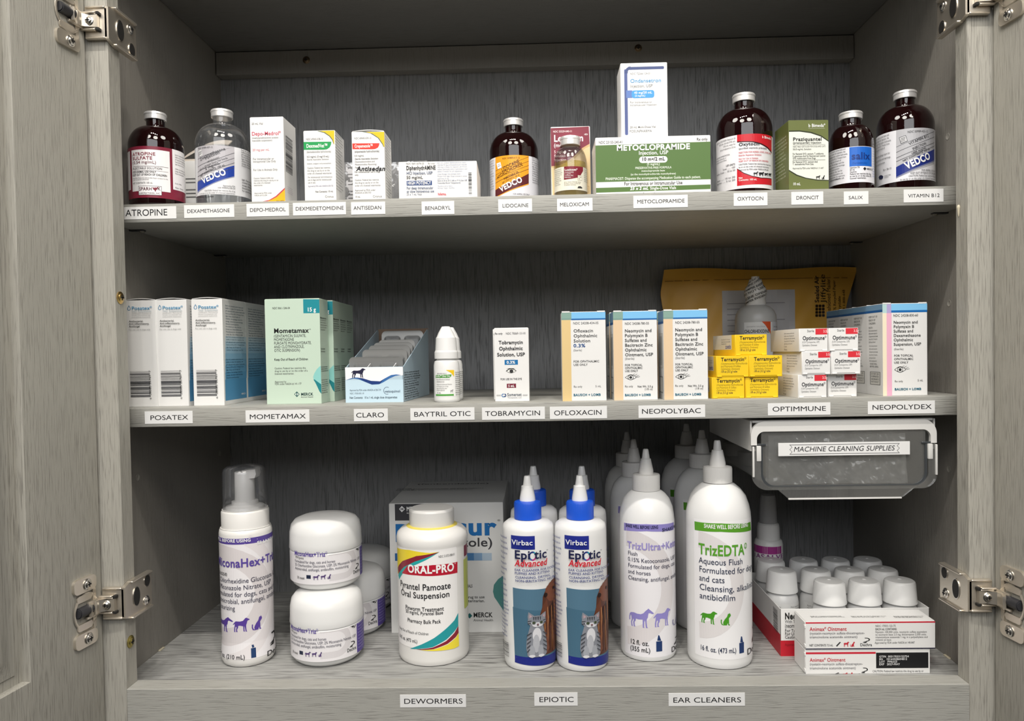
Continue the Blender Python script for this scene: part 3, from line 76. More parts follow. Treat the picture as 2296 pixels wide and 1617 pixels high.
 'jar': {'loc':[-223.3,100.4,-10.7],'R':36.8,'prof':[(27.8,-11.2),(33.3,-6.8),(35.8,1.88),(36.8,29.4),(36.9,38.3)],'profl':[(36.9,39.5),(37.1,46.7),(36.9,56.1),(35.3,63.8),(31.6,68.4),(24.9,71),(13.8,72.3),(0.01,72.6)],'print':[("R",-81.1,7.9,99.2,42.2,"e9e6e8",0),("S","pill",3,10.8,35.1,43.3,"d8d4d6"),("R",43.4,6.8,64.1,42.8,"5a4a98",0),("T",["Each mL contains active base and","buffers in water for injection, the","pH adjusted with sodium hydroxide.","Store at 20 to 25 C. Protect from","light. Keep out of reach of","children. See package insert for","dosage, directions and warnings.","Discard unused portion.","For animal use only. Not for","human use. Shake before use."],44.9,63.6,40,1.57,3.1,"b8b0dc",0,0,"f"),("T",["MiconaHex+Triz®"],-36,1.56,36.8,4.4,0,"5c4a9c",2,0,"f"),("T",["Wipes"],-35,-22.9,33.6,2.5,0,"44",0,0,"f"),("T",["Formulated for dogs, cats and horses","2% Chlorhexidine Gluconate, USP; 2% Miconazole Nitrate, USP","Antimicrobial, antifungal, antibiofilm, moisturizing"],-35.7,41.4,29.6,2.74,3.8,"3c3c50",0,0,"f"),("T",["50 count"],-32.4,-22.6,13.1,2.5,0,"33",1,0,"f"),("R",-20.4,14,-15.5,17.7,"252d45",0),("S","horse",-13.2,12.8,-6,18.4,"5c4a78"),("S","dog",-5.7,13.3,0.15,18.1,"5c4a78"),("S","cat",0.86,13.2,4.8,18.3,"5c4a78"),("S","dlogo",32.8,16.2,40.3,22.5,"33"),("T",["Dechra"],29.8,41.7,13,3.4,0,"33",1,0,"f"),("S","noring",32.9,34.3,42.1,43.6,"33")],'H':72.7},
 'panacur': {'loc':[-104.8,233.3,-10.7],'yaw':0.0,'size':[127.6,145,145.5],'front':[("R",6.6,126.7,39.4,145.3,"3a3a3e",0),("P",[(11.3,139.7),(14.5,143.1),(17.9,139.6),(14.4,136.1)],"e4e4e4"),("P",[(12.6,139.7),(14.3,141.2),(14.2,138.1)],"3a3a3e"),("P",[(16.6,139.6),(14.9,141.2),(14.9,138.1)],"3a3a3e"),("T",["MERCK"],19.7,35.6,137.5,4.6,0,"w",2,0,"f"),("T",["Animal Health"],19.8,30.1,134.4,1.54,0,"w",0,0,"f"),("T",["panacur"],6.4,120,110,18.2,0,"1f68a8",3,0,"f"),("T",["®"],121,124.4,122.9,3.7,0,"44",0,0,"f"),("T",["(fenbendazole)"],10.8,115.9,96.8,9.6,0,"3a3a3e",1,0,"f"),("R",5.6,81.5,84.8,90,"2a5f98",0),("R",84.8,81,94.1,89.5,"4a7aaa",0),("R",94.1,80.9,103.3,89.4,"7c9cbc",0),("R",103.3,80.8,114.1,89.3,"a6b8c8",0),("T",["FOR USE IN ANIMALS"],65.6,91.9,50.8,3.4,0,"33",1,0,"f"),("T",["Caution: Federal law restricts this drug to use","by or on the order of a licensed veterinarian."],22,105.3,38.5,3.1,4.3,"33",1,0,"r"),("P",[(126.6,24),(123.2,28.7),(120.2,33.4),(116.1,39.6),(114.7,45.8),(115.9,53.6),(120.6,59.7),(127.3,64.3)],"4a8480"),("P",[(85.1,18.9),(88.3,22),(91,18.9),(88.1,15.8)],"1a6060"),("T",["MERCK"],92.3,113.7,17.2,5.2,0,"22",2,0,"f"),("T",["Animal Health"],92.3,114.4,12.5,2.78,0,"44",0,0,"f")],'top':[("T",["(fenbendazole)"],11.9,104.3,117.3,6.2,0,"3a3a3e",1,0,"f"),("T",["Granules","FOR USE IN DOGS, ZOO AND WILDLIFE ANIMALS","CAUTION: Federal law restricts this drug to use","by or on the order of a licensed veterinarian.","1 lb (454 g)","Retain carton for complete product information."],-7.6,99.5,89.4,2.46,2.62,"33",1,0,"f")]},
 'oralpro': {'loc':[-112.4,104,-10.7],'R':36.5,'print':[("R",-68,18.4,32.5,117.9,"f2f0ee",1.99),("P",[(-46.7,114.1),(-19.5,116.8),(2.84,114.8),(12.4,115.2),(-7,110.2),(-25.9,101.9),(-42.5,88.2),(-51.2,85.8)],"f0d838"),("P",[(-46.1,93),(-30.5,103.8),(-11.4,111.4),(12.4,115.2),(2.77,111),(-13.1,105),(-28.3,97.2),(-41.5,85.7)],"8a2838"),("P",[(-44.1,86.4),(-28.3,98),(-13.1,105.7),(2.77,111.3),(13.1,115.4),(-1.42,107.6),(-16.5,100.5),(-28.4,93),(-40.2,82.5)],"2aa8a8"),("P",[(-32.4,91),(-22.8,100.3),(5.3,102.6),(33.3,101.9),(33,90.8),(16.2,91.5),(5.1,91.6),(-11.9,92)],"b81e34"),("P",[(32.9,50),(27.6,43.8),(18,37.5),(5.2,29.4),(-7.4,23.1),(-21.4,16.9),(-13.6,17.9),(3.7,20.5),(17.8,26.4),(27.3,32.6),(32.5,36.8)],"2a9aa0"),("P",[(32.5,36.8),(27.3,31.2),(17.7,25),(3.7,20.1),(-13.6,17.6),(-9,17.6),(5,18.6),(19.1,22),(28.9,26.6),(32.7,29.7)],"8a2434"),("P",[(32.7,29.7),(28.9,25.9),(19.1,21.3),(5,18.3),(-9,17.3),(11.8,16.3),(26.9,15.6),(32.8,16.3)],"f0dc40"),("T",["NDC 51072-088-01"],11.4,29.7,109.4,2.34,0,"44",0,0,"f"),("T",["ORAL-PRO"],-22.1,28.7,94.4,7.5,0,"w",3,0,"f"),("T",["®"],28.9,30.8,99.2,2.22,0,"w",0,0,"f"),("T",["Pyrantel Pamoate"],-36.2,24.1,77.3,6.2,0,"1f1f22",1,0,"f"),("T",["Oral Suspension"],-34.6,22.7,69,5.9,0,"1f1f22",1,0,"f"),("T",["Pinworm Treatment"],-27,15.9,56.2,4.1,0,"1f1f22",1,0,"f"),("T",["50 mg/mL Pyrantel Base"],-26.5,15.1,52.6,3.3,0,"1f1f22",1,0,"f"),("T",["Pharmacy Bulk Pack"],-24,12.4,44,3.7,0,"1f1f22",1,0,"f"),("T",["Keep Out of Reach of Children"],-40.4,0.13,32.6,2.76,0,"1f1f22",0,0,"f"),("T",["16 fl. oz. (473 mL)"],-40.9,-11.8,24,3.3,0,"1f1f22",1,0,"f"),("R",45.4,104.3,62.7,115.5,"7a2040",0),("R",43.9,51,61.2,101.5,"b8c060",0)],'prof':[(32.1,-12.8),(35.4,-9.1),(36.1,-4.8),(36.3,-0.42),(35.7,1.76),(35.5,5.4),(35.8,63.4),(36,115.4),(36.1,117.5),(36.7,119.7),(36.7,124.8),(35.6,129.1),(32,132.7),(27,134.8),(23.5,136.3)],'profc':[(23,136.3),(23.2,138.5),(23.2,150.7),(22.5,152.2),(21.3,152.9),(2.84,153.5)]},
 'epiotic': {'loc':[-11.9,81.1,-10.7],'R':25.9,'print':[("R",-17.9,120.3,7,133.6,"26308a",0),("T",["Virbac"],-15.5,4.7,125.2,4.8,0,"w",1,0,"f"),("T",["Epi tic"],-13,18.8,111.7,8.1,0,"22264a",2,0,"f"),("S","rainbow",0.78,109.4,8.3,118.6,"k"),("T",["Advanced"],-12.7,18.6,104.4,6.2,0,"cc2838",2,1,"f"),("T",["®"],18.2,20.4,116.7,2.44,0,"22264a",0,0,"f"),("T",["EAR CLEANSER FOR DOGS, CATS,","PUPPIES AND KITTENS"],-12.9,39.3,99.5,2.28,3.2,"2a3a80",1,0,"f"),("T",["CLEANSING, DRYING,","NON-IRRITATING, NEUTRAL PH"],-12.4,39.6,92.4,2.29,3.4,"2a3a80",1,0,"f"),("P",[(-16.4,82.2),(38.8,79.8),(42.4,9.4),(-15.4,12.1)],"55788e"),("P",[(-16.8,63),(41,56.9),(42.4,9.4),(-15.4,12.1)],"486c82"),("P",[(-15.3,15.5),(42.5,12.9),(42.1,2.38),(-15.5,8.4)],"1f2a80"),("S","spaniel",5.6,15.3,45,87.3,"k"),("S","kitten",-3.5,14.8,18.6,59.5,"k"),("T",["Each mL contains active base and","buffers in water for injection, the","pH adjusted with sodium hydroxide.","Store at 20 to 25 C. Protect from","light. Keep out of reach of","children. See package insert for","dosage, directions and warnings.","Discard unused portion.","For animal use only. Not for","human use. Shake before use.","Manufactured for the veterinary","trade. Rev. 05-12 Made in USA"],-36.9,-20.4,129.4,2.46,5.2,"2a3a80",1,0,"f"),("T",["Each mL contains active base and","buffers in water for injection, the","pH adjusted with sodium hydroxide.","Store at 20 to 25 C. Protect from","light. Keep out of reach of","children. See package insert for","dosage, directions and warnings.","Discard unused portion.","For animal use only. Not for","human use. Shake before use."],-37.9,-20.1,66.1,2.19,3.8,"2a3a80",1,0,"f"),("B",-33.9,12.2,-21.9,26.2,False)],'prof':[(22.3,-9.1),(25.1,-6.7),(25.8,-3.9),(25.9,13.7),(26,83.8),(25.8,131.3),(25.5,136.9),(24.7,140.8),(20.8,143.9),(14.6,145),(12.8,145.6)],'profc':[(13.7,146),(13.7,161.3),(13,162.7),(9.7,163.7)],'profn':[(8,162.8),(7.8,166.2),(6.4,174.6),(6.1,178.1),(4.4,178.8),(3.2,187.1),(2.77,188.2)]},
 'trizultra': {'loc':[110.3,103.8,-10.7],'R':28.4,'print':[("R",-31.1,5.1,117.6,139.6,"edebee",0),("S","ring2",-28.4,13.9,38.7,134.8,"dcd7d8"),("P",[(-30,137.8),(-4.2,139.3),(31.8,137.4),(31.5,129.9),(-4.2,132.2),(-30.2,130)],"8f86c8"),("T",["SHAKE WELL BEFORE USING"],-27,7.6,134.6,3.1,0,"2a2a50",2,0,"f"),("T",["SHAKE WELL BEFORE USING"],11.8,82.6,131.1,3.2,0,"2a2a50",2,0,"f"),("T",["TrizUltra+Keto®"],-25.1,38.1,113.3,6.8,0,"9a90cc",2,0,"f"),("T",["Flush","0.15% Ketoconazole, USP","Formulated for dogs, cats","and horses","Cleansing, antifungal, antibiofilm"],-24.5,45.2,106.7,4,6.2,"2c2c48",0,0,"f"),("S","horse",-23.9,34.9,1.98,54.7,"9088c8"),("S","dog",1.24,35.8,21.4,53.3,"9088c8"),("S","cat",23.9,32.6,51.1,47.7,"9a98b0"),("T",["12 fl. oz.","(355 mL)"],-23.1,-1.76,17.1,4.6,6.8,"22",1,0,"f"),("R",3.9,11.1,10.2,21.4,"1f3868",0),("P",[(5,22.2),(6.1,27.6),(7.2,27.4),(9.2,21.8)],"1f3868"),("S","dlogo",26.6,12.3,41.1,19.6,"33"),("T",["Dechra"],21.9,53.6,7,5.4,0,"33",1,0,"f")],'prof':[(23.3,-9.5),(26.6,-6.9),(28,-3.5),(28.3,2.47),(28.4,77.3),(28.2,138.2),(27.8,143.3),(26.5,151.7),(23.2,160.2),(19.1,165.2),(15.7,167.8),(13.2,168.6)],'profc':[(14.1,168.9),(14.1,183.4),(13.6,184.8),(9.9,185.4)],'profn':[(7.6,185.1),(7.5,188.8),(5.3,199.7),(5,200.6),(4.1,200.9),(2.81,209.8),(2.15,210.7)]},
 'trizedta': {'loc':[179.9,87.6,-10.7],'R':32,'print':[("R",-33.4,10.7,110,145.8,"f0eff0",0),("S","ring2",-29,27.7,29.4,135.6,"e0dcdc"),("P",[(-32.4,142.8),(-4.4,143.8),(33.7,141.4),(36.2,132.8),(-4.5,135.6),(-32.1,134.3)],"5a9e2c"),("T",["SHAKE WELL BEFORE USING"],-21,26.6,138.4,3.9,0,"w",2,0,"f"),("T",["TrizEDTA®"],-27.1,23.9,112.2,10.1,0,"5aa030",2,0,"f"),("T",["Aqueous Flush"],-27.2,17.5,103.1,5.8,0,"26304a",0,0,"f"),("T",["Formulated for dogs","and cats"],-27,36.4,94.5,5.8,8.7,"26304a",0,0,"f"),("T",["Cleansing, alkalinizing,","antibiofilm"],-26.7,47.7,77,5.8,8.7,"26304a",0,0,"f"),("S","dog",-26.4,44.5,-9.1,57.3,"4a9828"),("S","cat",-6.2,44.5,3.7,56.7,"4a9828"),("T",["16 fl. oz. (473 mL)"],-26.8,9,17.5,4.7,0,"26304a",1,0,"f"),("R",12.3,15.9,18.1,26.3,"1f3868",0),("P",[(13.4,26.9),(14.4,32.5),(15.7,32.2),(17.1,26.2)],"1f3868"),("S","dlogo",33.2,19.7,45.2,36,"33"),("T",["Dechra"],22.2,58.9,12.3,5.9,0,"33",1,0,"f")],'prof':[(26.3,-10.6),(30,-7.3),(31.4,-3.1),(31.9,3.5),(32,81.6),(31.9,141.1),(31.6,149.3),(30.1,156.8),(27,165.8),(22.2,172.4),(16.6,177),(13.5,178.2)],'profc':[(14.3,178.9),(14.3,192.4),(13.8,194.1),(9.5,195)],'profn':[(8.1,194.7),(7.9,198.3),(5.5,210.2),(5.2,210.8),(4.1,211.2),(3.2,219.2),(2.53,220.5)]},
 'tray': {'loc':[313.2,151.8,-10.7],'yaw':0.0,'size':[144.6,125,48.2],'front':[("R",-1.14,-3.1,149.3,16,"c02030",0),("T",["Neo"],4.5,16.6,37.8,6.3,0,"1a1a1a",3,0,"f"),("T",["-Predef"],17.3,48.9,37.6,6.2,0,"1a1a1a",3,0,"f"),("T",["With Tetracaine Powder"],4.5,39.9,33.9,2.96,0,"33",0,0,"f"),("T",["(neomycin sulfate, isoflupredone acetate)"],4.5,65.1,29.1,4,0,"33",1,0,"f"),("T",["For Topical use only","For Use in Animals Only","Caution: Federal law restricts this drug"],4.4,65.1,24.6,2.96,3.3,"33",1,0,"f"),("T",["Approved by FDA under NADA # 015-433"],4.3,60.1,10.5,2.63,0,"8a1a20",1,0,"f")],'left':[("R",-41.4,-32.8,129.4,6,"c02030",0),("B",92.4,21.9,119.7,46,1)]},
 'animaxB': {'loc':[310.8,62.5,-10.7],'yaw':0.0,'size':[117.2,31,23.5],'front':[("R",0.12,19.1,66.2,21,"c8283a",0),("R",66.5,5.2,115.7,20.2,"1c1c1e",0),("T",["Animax® Ointment"],3.8,37.5,12,3.4,0,"c02838",1,0,"f"),("T",["(nystatin-neomycin sulfate-thiostrepton-","triamcinolone acetonide ointment)"],3.7,53.9,8.5,2.33,3.9,"5a5a60",0,0,"f"),("T",["NET CONTENTS 7.5 mL"],3.3,24.6,-2.75,2.18,0,"33",1,0,"f"),("P",[(27.4,-1.73),(30.8,1.38),(31.7,0.59),(28.3,-2.84)],"33"),("S","dog",34.3,-2.89,39.7,1.18,"c02838"),("S","cat",40,-2.93,44.3,1.46,"c02838"),("S","dlogo",52.3,0.12,58.9,5.9,"33"),("T",["Dechra"],49.6,60.4,-2.38,2.64,0,"33",1,0,"f"),("T",["GTIN  00317033122754","SN    10164428604812","LOT   PM6323","EXP   2027-MAY"],69.3,97.3,15.6,1.86,2.48,"e8e8e8",1,0,"f"),("T",["CAUTION: Federal law restricts this drug to use by or","on the order of a licensed veterinarian."],63,111,1.48,2.02,3.1,"44",0,0,"f")]},
 'animaxA': {'loc':[313.1,61.5,13.3],'yaw':0.0,'size':[122,31,26.2],'front':[("R",-3.3,24.8,125.3,26.9,"c8283a",0),("R",-3.5,-1.58,125.2,0.92,"2a2a40",0),("T",["Animax® Ointment"],3.7,38.6,17.8,3.6,0,"c02838",1,0,"f"),("T",["(nystatin-neomycin sulfate-thiostrepton-","triamcinolone acetonide ointment)"],3.7,55.7,14.4,2.33,3.6,"5a5a60",0,0,"f"),("T",["NET CONTENTS 7.5 mL"],3.3,25.7,2.99,2.02,0,"33",1,0,"f"),("P",[(28.5,3.4),(32.2,7.2),(33.1,6.5),(29.4,2.41)],"33"),("S","dog",35.4,2.34,41.1,7.2,"c02838"),("S","cat",41.8,2.3,46.3,7.3,"c02838"),("S","dlogo",53.7,5.3,60.8,10.9,"33"),("T",["Dechra"],51.2,62.5,2.83,2.79,0,"33",1,0,"f"),("T",["NDC 17033-122-75"],65.7,84.8,21.3,1.86,0,"44",0,0,"f"),("T",["EACH mL CONTAINS:"],65.7,86,18.1,2.01,0,"33",1,0,"f"),("T",["Nystatin 100,000 units, neomycin sulfate equivalent","to neomycin base 2.5 mg, thiostrepton 2,500 units,","triamcinolone acetonide 1 mg, in a polyethylene and","mineral oil base."],65.7,114.9,15.4,1.86,2.48,"55",0,0,"f"),("T",["Approved by FDA under NADA # 140-847"],65,102.6,5.1,2.01,0,"55",0,0,"f")],'top':[("T",["Each mL contains active base and","buffers in water for injection, the","pH adjusted with sodium hydroxide."],9.4,42,13.5,1.86,1.4,"55",0,0,"f"),("T",["Store at 20 to 25 C. Protect from","light. Keep out of reach of","children. See package insert for"],48.1,82.1,12.6,1.86,1.39,"55",0,0,"f"),("T",["dosage, directions and warnings.","Discard unused portion.","For animal use only. Not for","human use. Shake before use."],88.2,117.4,11.7,1.86,1.24,"55",0,0,"f")]},
 'spray': {'loc':[271.4,225.6,-10.7],'R':16.5,'print':[("R",-28.1,70.7,12.3,79.5,"a83a8c",0),("T",["CUTASALVE"],-42.4,15.7,64.7,5.3,0,"8a4a88",2,0,"f")],'prof':[(16.2,-0.49),(16.6,19.1),(16.6,58.2),(16.6,79.7),(15.5,84),(14,85.6)],'prof2':[(13.3,84.8),(12.9,99.2),(12.2,103.1),(10.7,104.7)],'profc':[(10.3,104.2),(10.1,116.7),(8.8,135.2),(8.1,137.7),(0.02,138.1)]},
}
# paper strips: text, x0, z0, x1, z1, text x0, text x1, baseline, cap height (mm)
STRIPS = {
 'upper': [
  ("ATROPINE",-392.2,435.2,-341.7,447,-390.7,-350.1,438.4,6.1),
  ("DEXAMETHASONE",-334.1,435.4,-285.8,447.6,-331.3,-289.9,440.1,3.4),
  ("DEPO-MEDROL",-273.9,435.4,-233.2,447.6,-270.9,-236.2,439.9,3.4),
  ("DEXMEDETOMIDINE",-229.4,435.5,-178.7,447.4,-227,-180.7,440.1,3.4),
  ("ANTISEDAN",-173.8,435.1,-141.2,446.9,-171.4,-144.6,439.6,3.4),
  ("BENADRYL",-106.6,433.6,-75.6,446,-103.6,-79,438,3.4),
  ("LIDOCAINE",-34,434.4,-2.04,446.5,-30.2,-5.4,438.7,3.4),
  ("MELOXICAM",21.5,434,54.9,445.8,24,51.7,438.5,3.4),
  ("METOCLOPRAMIDE",93.2,435.3,144.1,447,96.5,141.2,439.7,3.4),
  ("OXYTOCIN",186.9,435.3,218.3,447.4,190.2,214.7,440.3,3.4),
  ("DRONCIT",240.4,435.3,270,447.2,244.7,265.8,440,3.3),
  ("SALIX",289,434.5,311.7,446.5,293.2,306.4,439.2,3.1),
  ("VITAMIN B12",344.2,435.1,380.7,447.2,348.1,377.2,439.6,3.2),
 ],
 'middle': [
  ("POSATEX",-377.8,239.1,-331.3,251.1,-372.8,-335.5,242.8,4.4),
  ("MOMETAMAX",-279.9,238.8,-218.3,250.6,-276.4,-221.7,242.2,4.5),
  ("CLARO",-175.5,238.5,-142.9,250.3,-173.6,-146.2,242.2,4.5),
  ("BAYTRIL OTIC",-121.4,238.4,-60.1,250.3,-118.2,-63.5,242.2,4.5),
  ("TOBRAMYCIN",-53,238.1,6.8,249.9,-50,2.84,241.8,4.5),
  ("OFLOXACIN",11.5,237.9,65.6,249.6,15.2,60.9,241.5,4.5),
  ("NEOPOLYBAC",95.3,237.7,158,249.5,98,154.2,241.7,4.5),
  ("OPTIMMUNE",216.7,238.2,275,249.7,220.7,271,242,4.4),
  ("NEOPOLYDEX",309.8,238,371.9,250,313.5,368.8,242.2,4.4),
 ],
 'rail': [
  ("DEWORMERS",-128.9,-18.1,-69,-6.5,-125.7,-71.8,-14.7,4.6),
  ("EPIOTIC",-7.2,-17.3,31.8,-5.3,-3.2,28.6,-13.8,4.6),
  ("EAR CLEANERS",113.4,-18.2,181.4,-6.4,116.9,178.2,-15,4.6),
 ],
}
# ------------------------------------------------------------ materials
def lin(h):
    if h == 'k': h = '26262a'
    if h == 'w': h = 'f4f4f2'
    if len(h) == 2: h = h * 3
    def f(c): return c / 12.92 if c <= 0.04045 else ((c + 0.055) / 1.055) ** 2.4
    return tuple(f(int(h[i:i+2], 16) / 255) for i in (0, 2, 4)) + (1,)
MATS = {}
def bsdf(name):
    m = bpy.data.materials.new(name); m.use_nodes = True
    return m, m.node_tree, m.node_tree.nodes['Principled BSDF']
def plain(name, col, rough=0.5, metal=0.0, spec=0.5, coat=0.0, trans=0.0, ior=1.5, aniso=0.0, grain=0.0):
    if name in MATS: return MATS[name]
    m, nt, b = bsdf(name)
    c = lin(col) if isinstance(col, str) else tuple(col) + (1,)
    b.inputs['Base Color'].default_value = c; b.inputs['Roughness'].default_value = rough; b.inputs['Metallic'].default_value = metal
    b.inputs['Specular IOR Level'].default_value = spec; b.inputs['Coat Weight'].default_value = coat
    b.inputs['Transmission Weight'].default_value = trans; b.inputs['IOR'].default_value = ior
    # faint procedural unevenness so that no surface is perfectly flat
    n = nt.nodes.new('ShaderNodeTexNoise'); n.inputs['Scale'].default_value = 900 if not grain else grain
    tc = nt.nodes.new('ShaderNodeTexCoord'); nt.links.new(tc.outputs['Object'], n.inputs['Vector'])
    bp = nt.nodes.new('ShaderNodeBump'); bp.inputs['Strength'].default_value = 0.04; bp.inputs['Distance'].default_value = 0.0004
    nt.links.new(n.outputs['Fac'], bp.inputs['Height']); nt.links.new(bp.outputs['Normal'], b.inputs['Normal'])
    MATS[name] = m; return m
def ink(col, gloss=0.45):
    key = 'ink_' + col + str(gloss)
    if key not in MATS:
        m, nt, b = bsdf(key); b.inputs['Base Color'].default_value = lin(col); b.inputs['Roughness'].default_value = gloss
        b.inputs['Specular IOR Level'].default_value = 0.35; MATS[key] = m
    return MATS[key]
def clear(name, tint=(1, 1, 1), haze=0.0, haze_col=(0.8, 0.8, 0.8), rough=0.05, gloss=1.0):
    """thin clear shell: straight-through transparency, Fresnel gloss and an optional milky share"""
    if name in MATS: return MATS[name]
    m = bpy.data.materials.new(name); m.use_nodes = True; nt = m.node_tree; nt.nodes.clear()
    out = nt.nodes.new('ShaderNodeOutputMaterial'); tr = nt.nodes.new('ShaderNodeBsdfTransparent'); tr.inputs[0].default_value = tint + (1,)
    df = nt.nodes.new('ShaderNodeBsdfDiffuse'); df.inputs[0].default_value = haze_col + (1,)
    gl = nt.nodes.new('ShaderNodeBsdfGlossy'); gl.inputs['Roughness'].default_value = rough
    m1 = nt.nodes.new('ShaderNodeMixShader'); m1.inputs[0].default_value = haze
    fr = nt.nodes.new('ShaderNodeLayerWeight'); fr.inputs[0].default_value = 0.35
    mu = nt.nodes.new('ShaderNodeMath'); mu.operation = 'MULTIPLY'; mu.inputs[1].default_value = gloss * 0.55
    ad = nt.nodes.new('ShaderNodeMath'); ad.operation = 'ADD'; ad.inputs[1].default_value = 0.03 * gloss
    m2 = nt.nodes.new('ShaderNodeMixShader')
    L = nt.links.new
    L(tr.outputs[0], m1.inputs[1]); L(df.outputs[0], m1.inputs[2]); L(fr.outputs['Fresnel'], mu.inputs[0]); L(mu.outputs[0], ad.inputs[0])
    L(ad.outputs[0], m2.inputs[0]); L(m1.outputs[0], m2.inputs[1]); L(gl.outputs[0], m2.inputs[2]); L(m2.outputs[0], out.inputs[0])
    MATS[name] = m; return m
def wood(name, base, dark, axis, amount=0.5, scale=1.0, rough=0.5, lo=0.52, hi=0.72):
    """painted open-grain oak: fine dark pores running along one axis"""
    if name in MATS: return MATS[name]
    m, nt, b = bsdf(name); N = nt.nodes.new; L = nt.links.new
    tc = N('ShaderNodeTexCoord'); mp = N('ShaderNodeMapping'); L(tc.outputs['Object'], mp.inputs[0])
    s = [900 * scale] * 3; s[axis] = 42 * scale; mp.inputs['Scale'].default_value = s
    n1 = N('ShaderNodeTexNoise'); n1.inputs['Scale'].default_value = 1.0; n1.inputs['Detail'].default_value = 4; n1.inputs['Distortion'].default_value = 0.35; L(mp.outputs[0], n1.inputs['Vector'])
    r1 = N('ShaderNodeValToRGB'); r1.color_ramp.elements[0].position = lo; r1.color_ramp.elements[1].position = hi; L(n1.outputs['Fac'], r1.inputs[0])
    mp2 = N('ShaderNodeMapping'); L(tc.outputs['Object'], mp2.inputs[0]); s2 = [22.0] * 3; s2[axis] = 3.0; mp2.inputs['Scale'].default_value = s2
    n2 = N('ShaderNodeTexNoise'); n2.inputs['Detail'].default_value = 3; n2.inputs['Scale'].default_value = 1.0; L(mp2.outputs[0], n2.inputs['Vector'])
    r2 = N('ShaderNodeMapRange'); r2.inputs[1].default_value = 0.35; r2.inputs[2].default_value = 0.7; r2.inputs[3].default_value = 0.35; r2.inputs[4].default_value = 1.0; L(n2.outputs['Fac'], r2.inputs[0])
    mu = N('ShaderNodeMath'); mu.operation = 'MULTIPLY'; L(r1.outputs[0], mu.inputs[0]); L(r2.outputs[0], mu.inputs[1])
    mu2 = N('ShaderNodeMath'); mu2.operation = 'MULTIPLY'; mu2.inputs[1].default_value = amount; L(mu.outputs[0], mu2.inputs[0])
    mx = N('ShaderNodeMix'); mx.data_type = 'RGBA'; mx.inputs[6].default_value = base + (1,); mx.inputs[7].default_value = dark + (1,); L(mu2.outputs[0], mx.inputs[0])
    hv = N('ShaderNodeHueSaturation'); v = N('ShaderNodeMapRange'); v.inputs[3].default_value = 0.9; v.inputs[4].default_value = 1.1; L(n2.outputs['Fac'], v.inputs[0]); L(v.outputs[0], hv.inputs['Value']); L(mx.outputs[2], hv.inputs['Color'])
    L(hv.outputs[0], b.inputs['Base Color']); b.inputs['Roughness'].default_value = rough; b.inputs['Specular IOR Level'].default_value = 0.35
    bp = N('ShaderNodeBump'); bp.inputs['Strength'].default_value = 0.35; bp.inputs['Distance'].default_value = 0.0006; bp.invert = True
    L(r1.outputs[0], bp.inputs['Height']); L(bp.outputs[0], b.inputs['Normal'])
    MATS[name] = m; return m
GREY = (0.40, 0.385, 0.34); POR = (0.13, 0.12, 0.105)
W_V = wood('grey_oak_upright', GREY, POR, 2, 0.6, 1.0, 0.5, 0.5, 0.68)
W_H = wood('grey_oak_level', (0.37, 0.365, 0.335), POR, 0, 0.5)
W_FLOOR = wood('grey_oak_floor', (0.39, 0.39, 0.375), (0.055, 0.052, 0.05), 0, 1.0, 0.62, 0.5, 0.47, 0.62)
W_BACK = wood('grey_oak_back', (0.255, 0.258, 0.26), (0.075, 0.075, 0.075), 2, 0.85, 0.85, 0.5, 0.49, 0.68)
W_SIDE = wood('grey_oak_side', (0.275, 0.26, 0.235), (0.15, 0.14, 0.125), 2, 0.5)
W_SHADED = wood('grey_oak_shaded', (0.20, 0.195, 0.185), (0.1, 0.095, 0.09), 0, 0.6)  # same oak with the top shelf's shade put into its colour
W_Y = wood('grey_oak_edge', (0.37, 0.355, 0.32), (0.2, 0.19, 0.17), 2, 0.25)
NICKEL = plain('satin_nickel', (0.70, 0.64, 0.55), 0.34, 0.85)
NICKEL_B = plain('bright_screw', (0.74, 0.71, 0.66), 0.22, 1.0)
BRASS = plain('brass', (0.62, 0.42, 0.16), 0.3, 1.0)
BRONZE = plain('dull_bronze', (0.22, 0.16, 0.10), 0.35, 1.0)
DARK = plain('dark_void', (0.012, 0.011, 0.01), 0.7)
RUBBER = plain('dark_grey_plastic', (0.03, 0.03, 0.034), 0.4)
CARD = plain('white_card', (0.80, 0.795, 0.78), 0.42)
CARD_EDGE = plain('raw_card_edge', (0.74, 0.72, 0.68), 0.6)
KRAFT = plain('kraft_card', (0.20, 0.13, 0.085), 0.7)
PLAST = plain('white_plastic', (0.81, 0.81, 0.80), 0.28)
PLAST_W = plain('warm_white_plastic', (0.80, 0.785, 0.755), 0.3)
PLAST_G = plain('cap_grey_white_plastic', (0.72, 0.71, 0.69), 0.34)
BLUE_CAP = plain('blue_plastic', (0.012, 0.09, 0.60), 0.32)
ALU = plain('crimped_aluminium', (0.84, 0.83, 0.82), 0.36, 0.6)
AMBER = plain('amber_glass', (0.012, 0.0018, 0.0022), 0.03, 0.0, 0.55, 0.3, 0.35)
GLASS = clear('clear_glass', (0.93, 0.94, 0.95), 0.04, (0.6, 0.62, 0.65), 0.03, 1.3)
PAPER = plain('white_paper', (0.80, 0.80, 0.79), 0.5)
FOIL = plain('blister_foil', (0.44, 0.44, 0.43), 0.38, 0.5, grain=700)
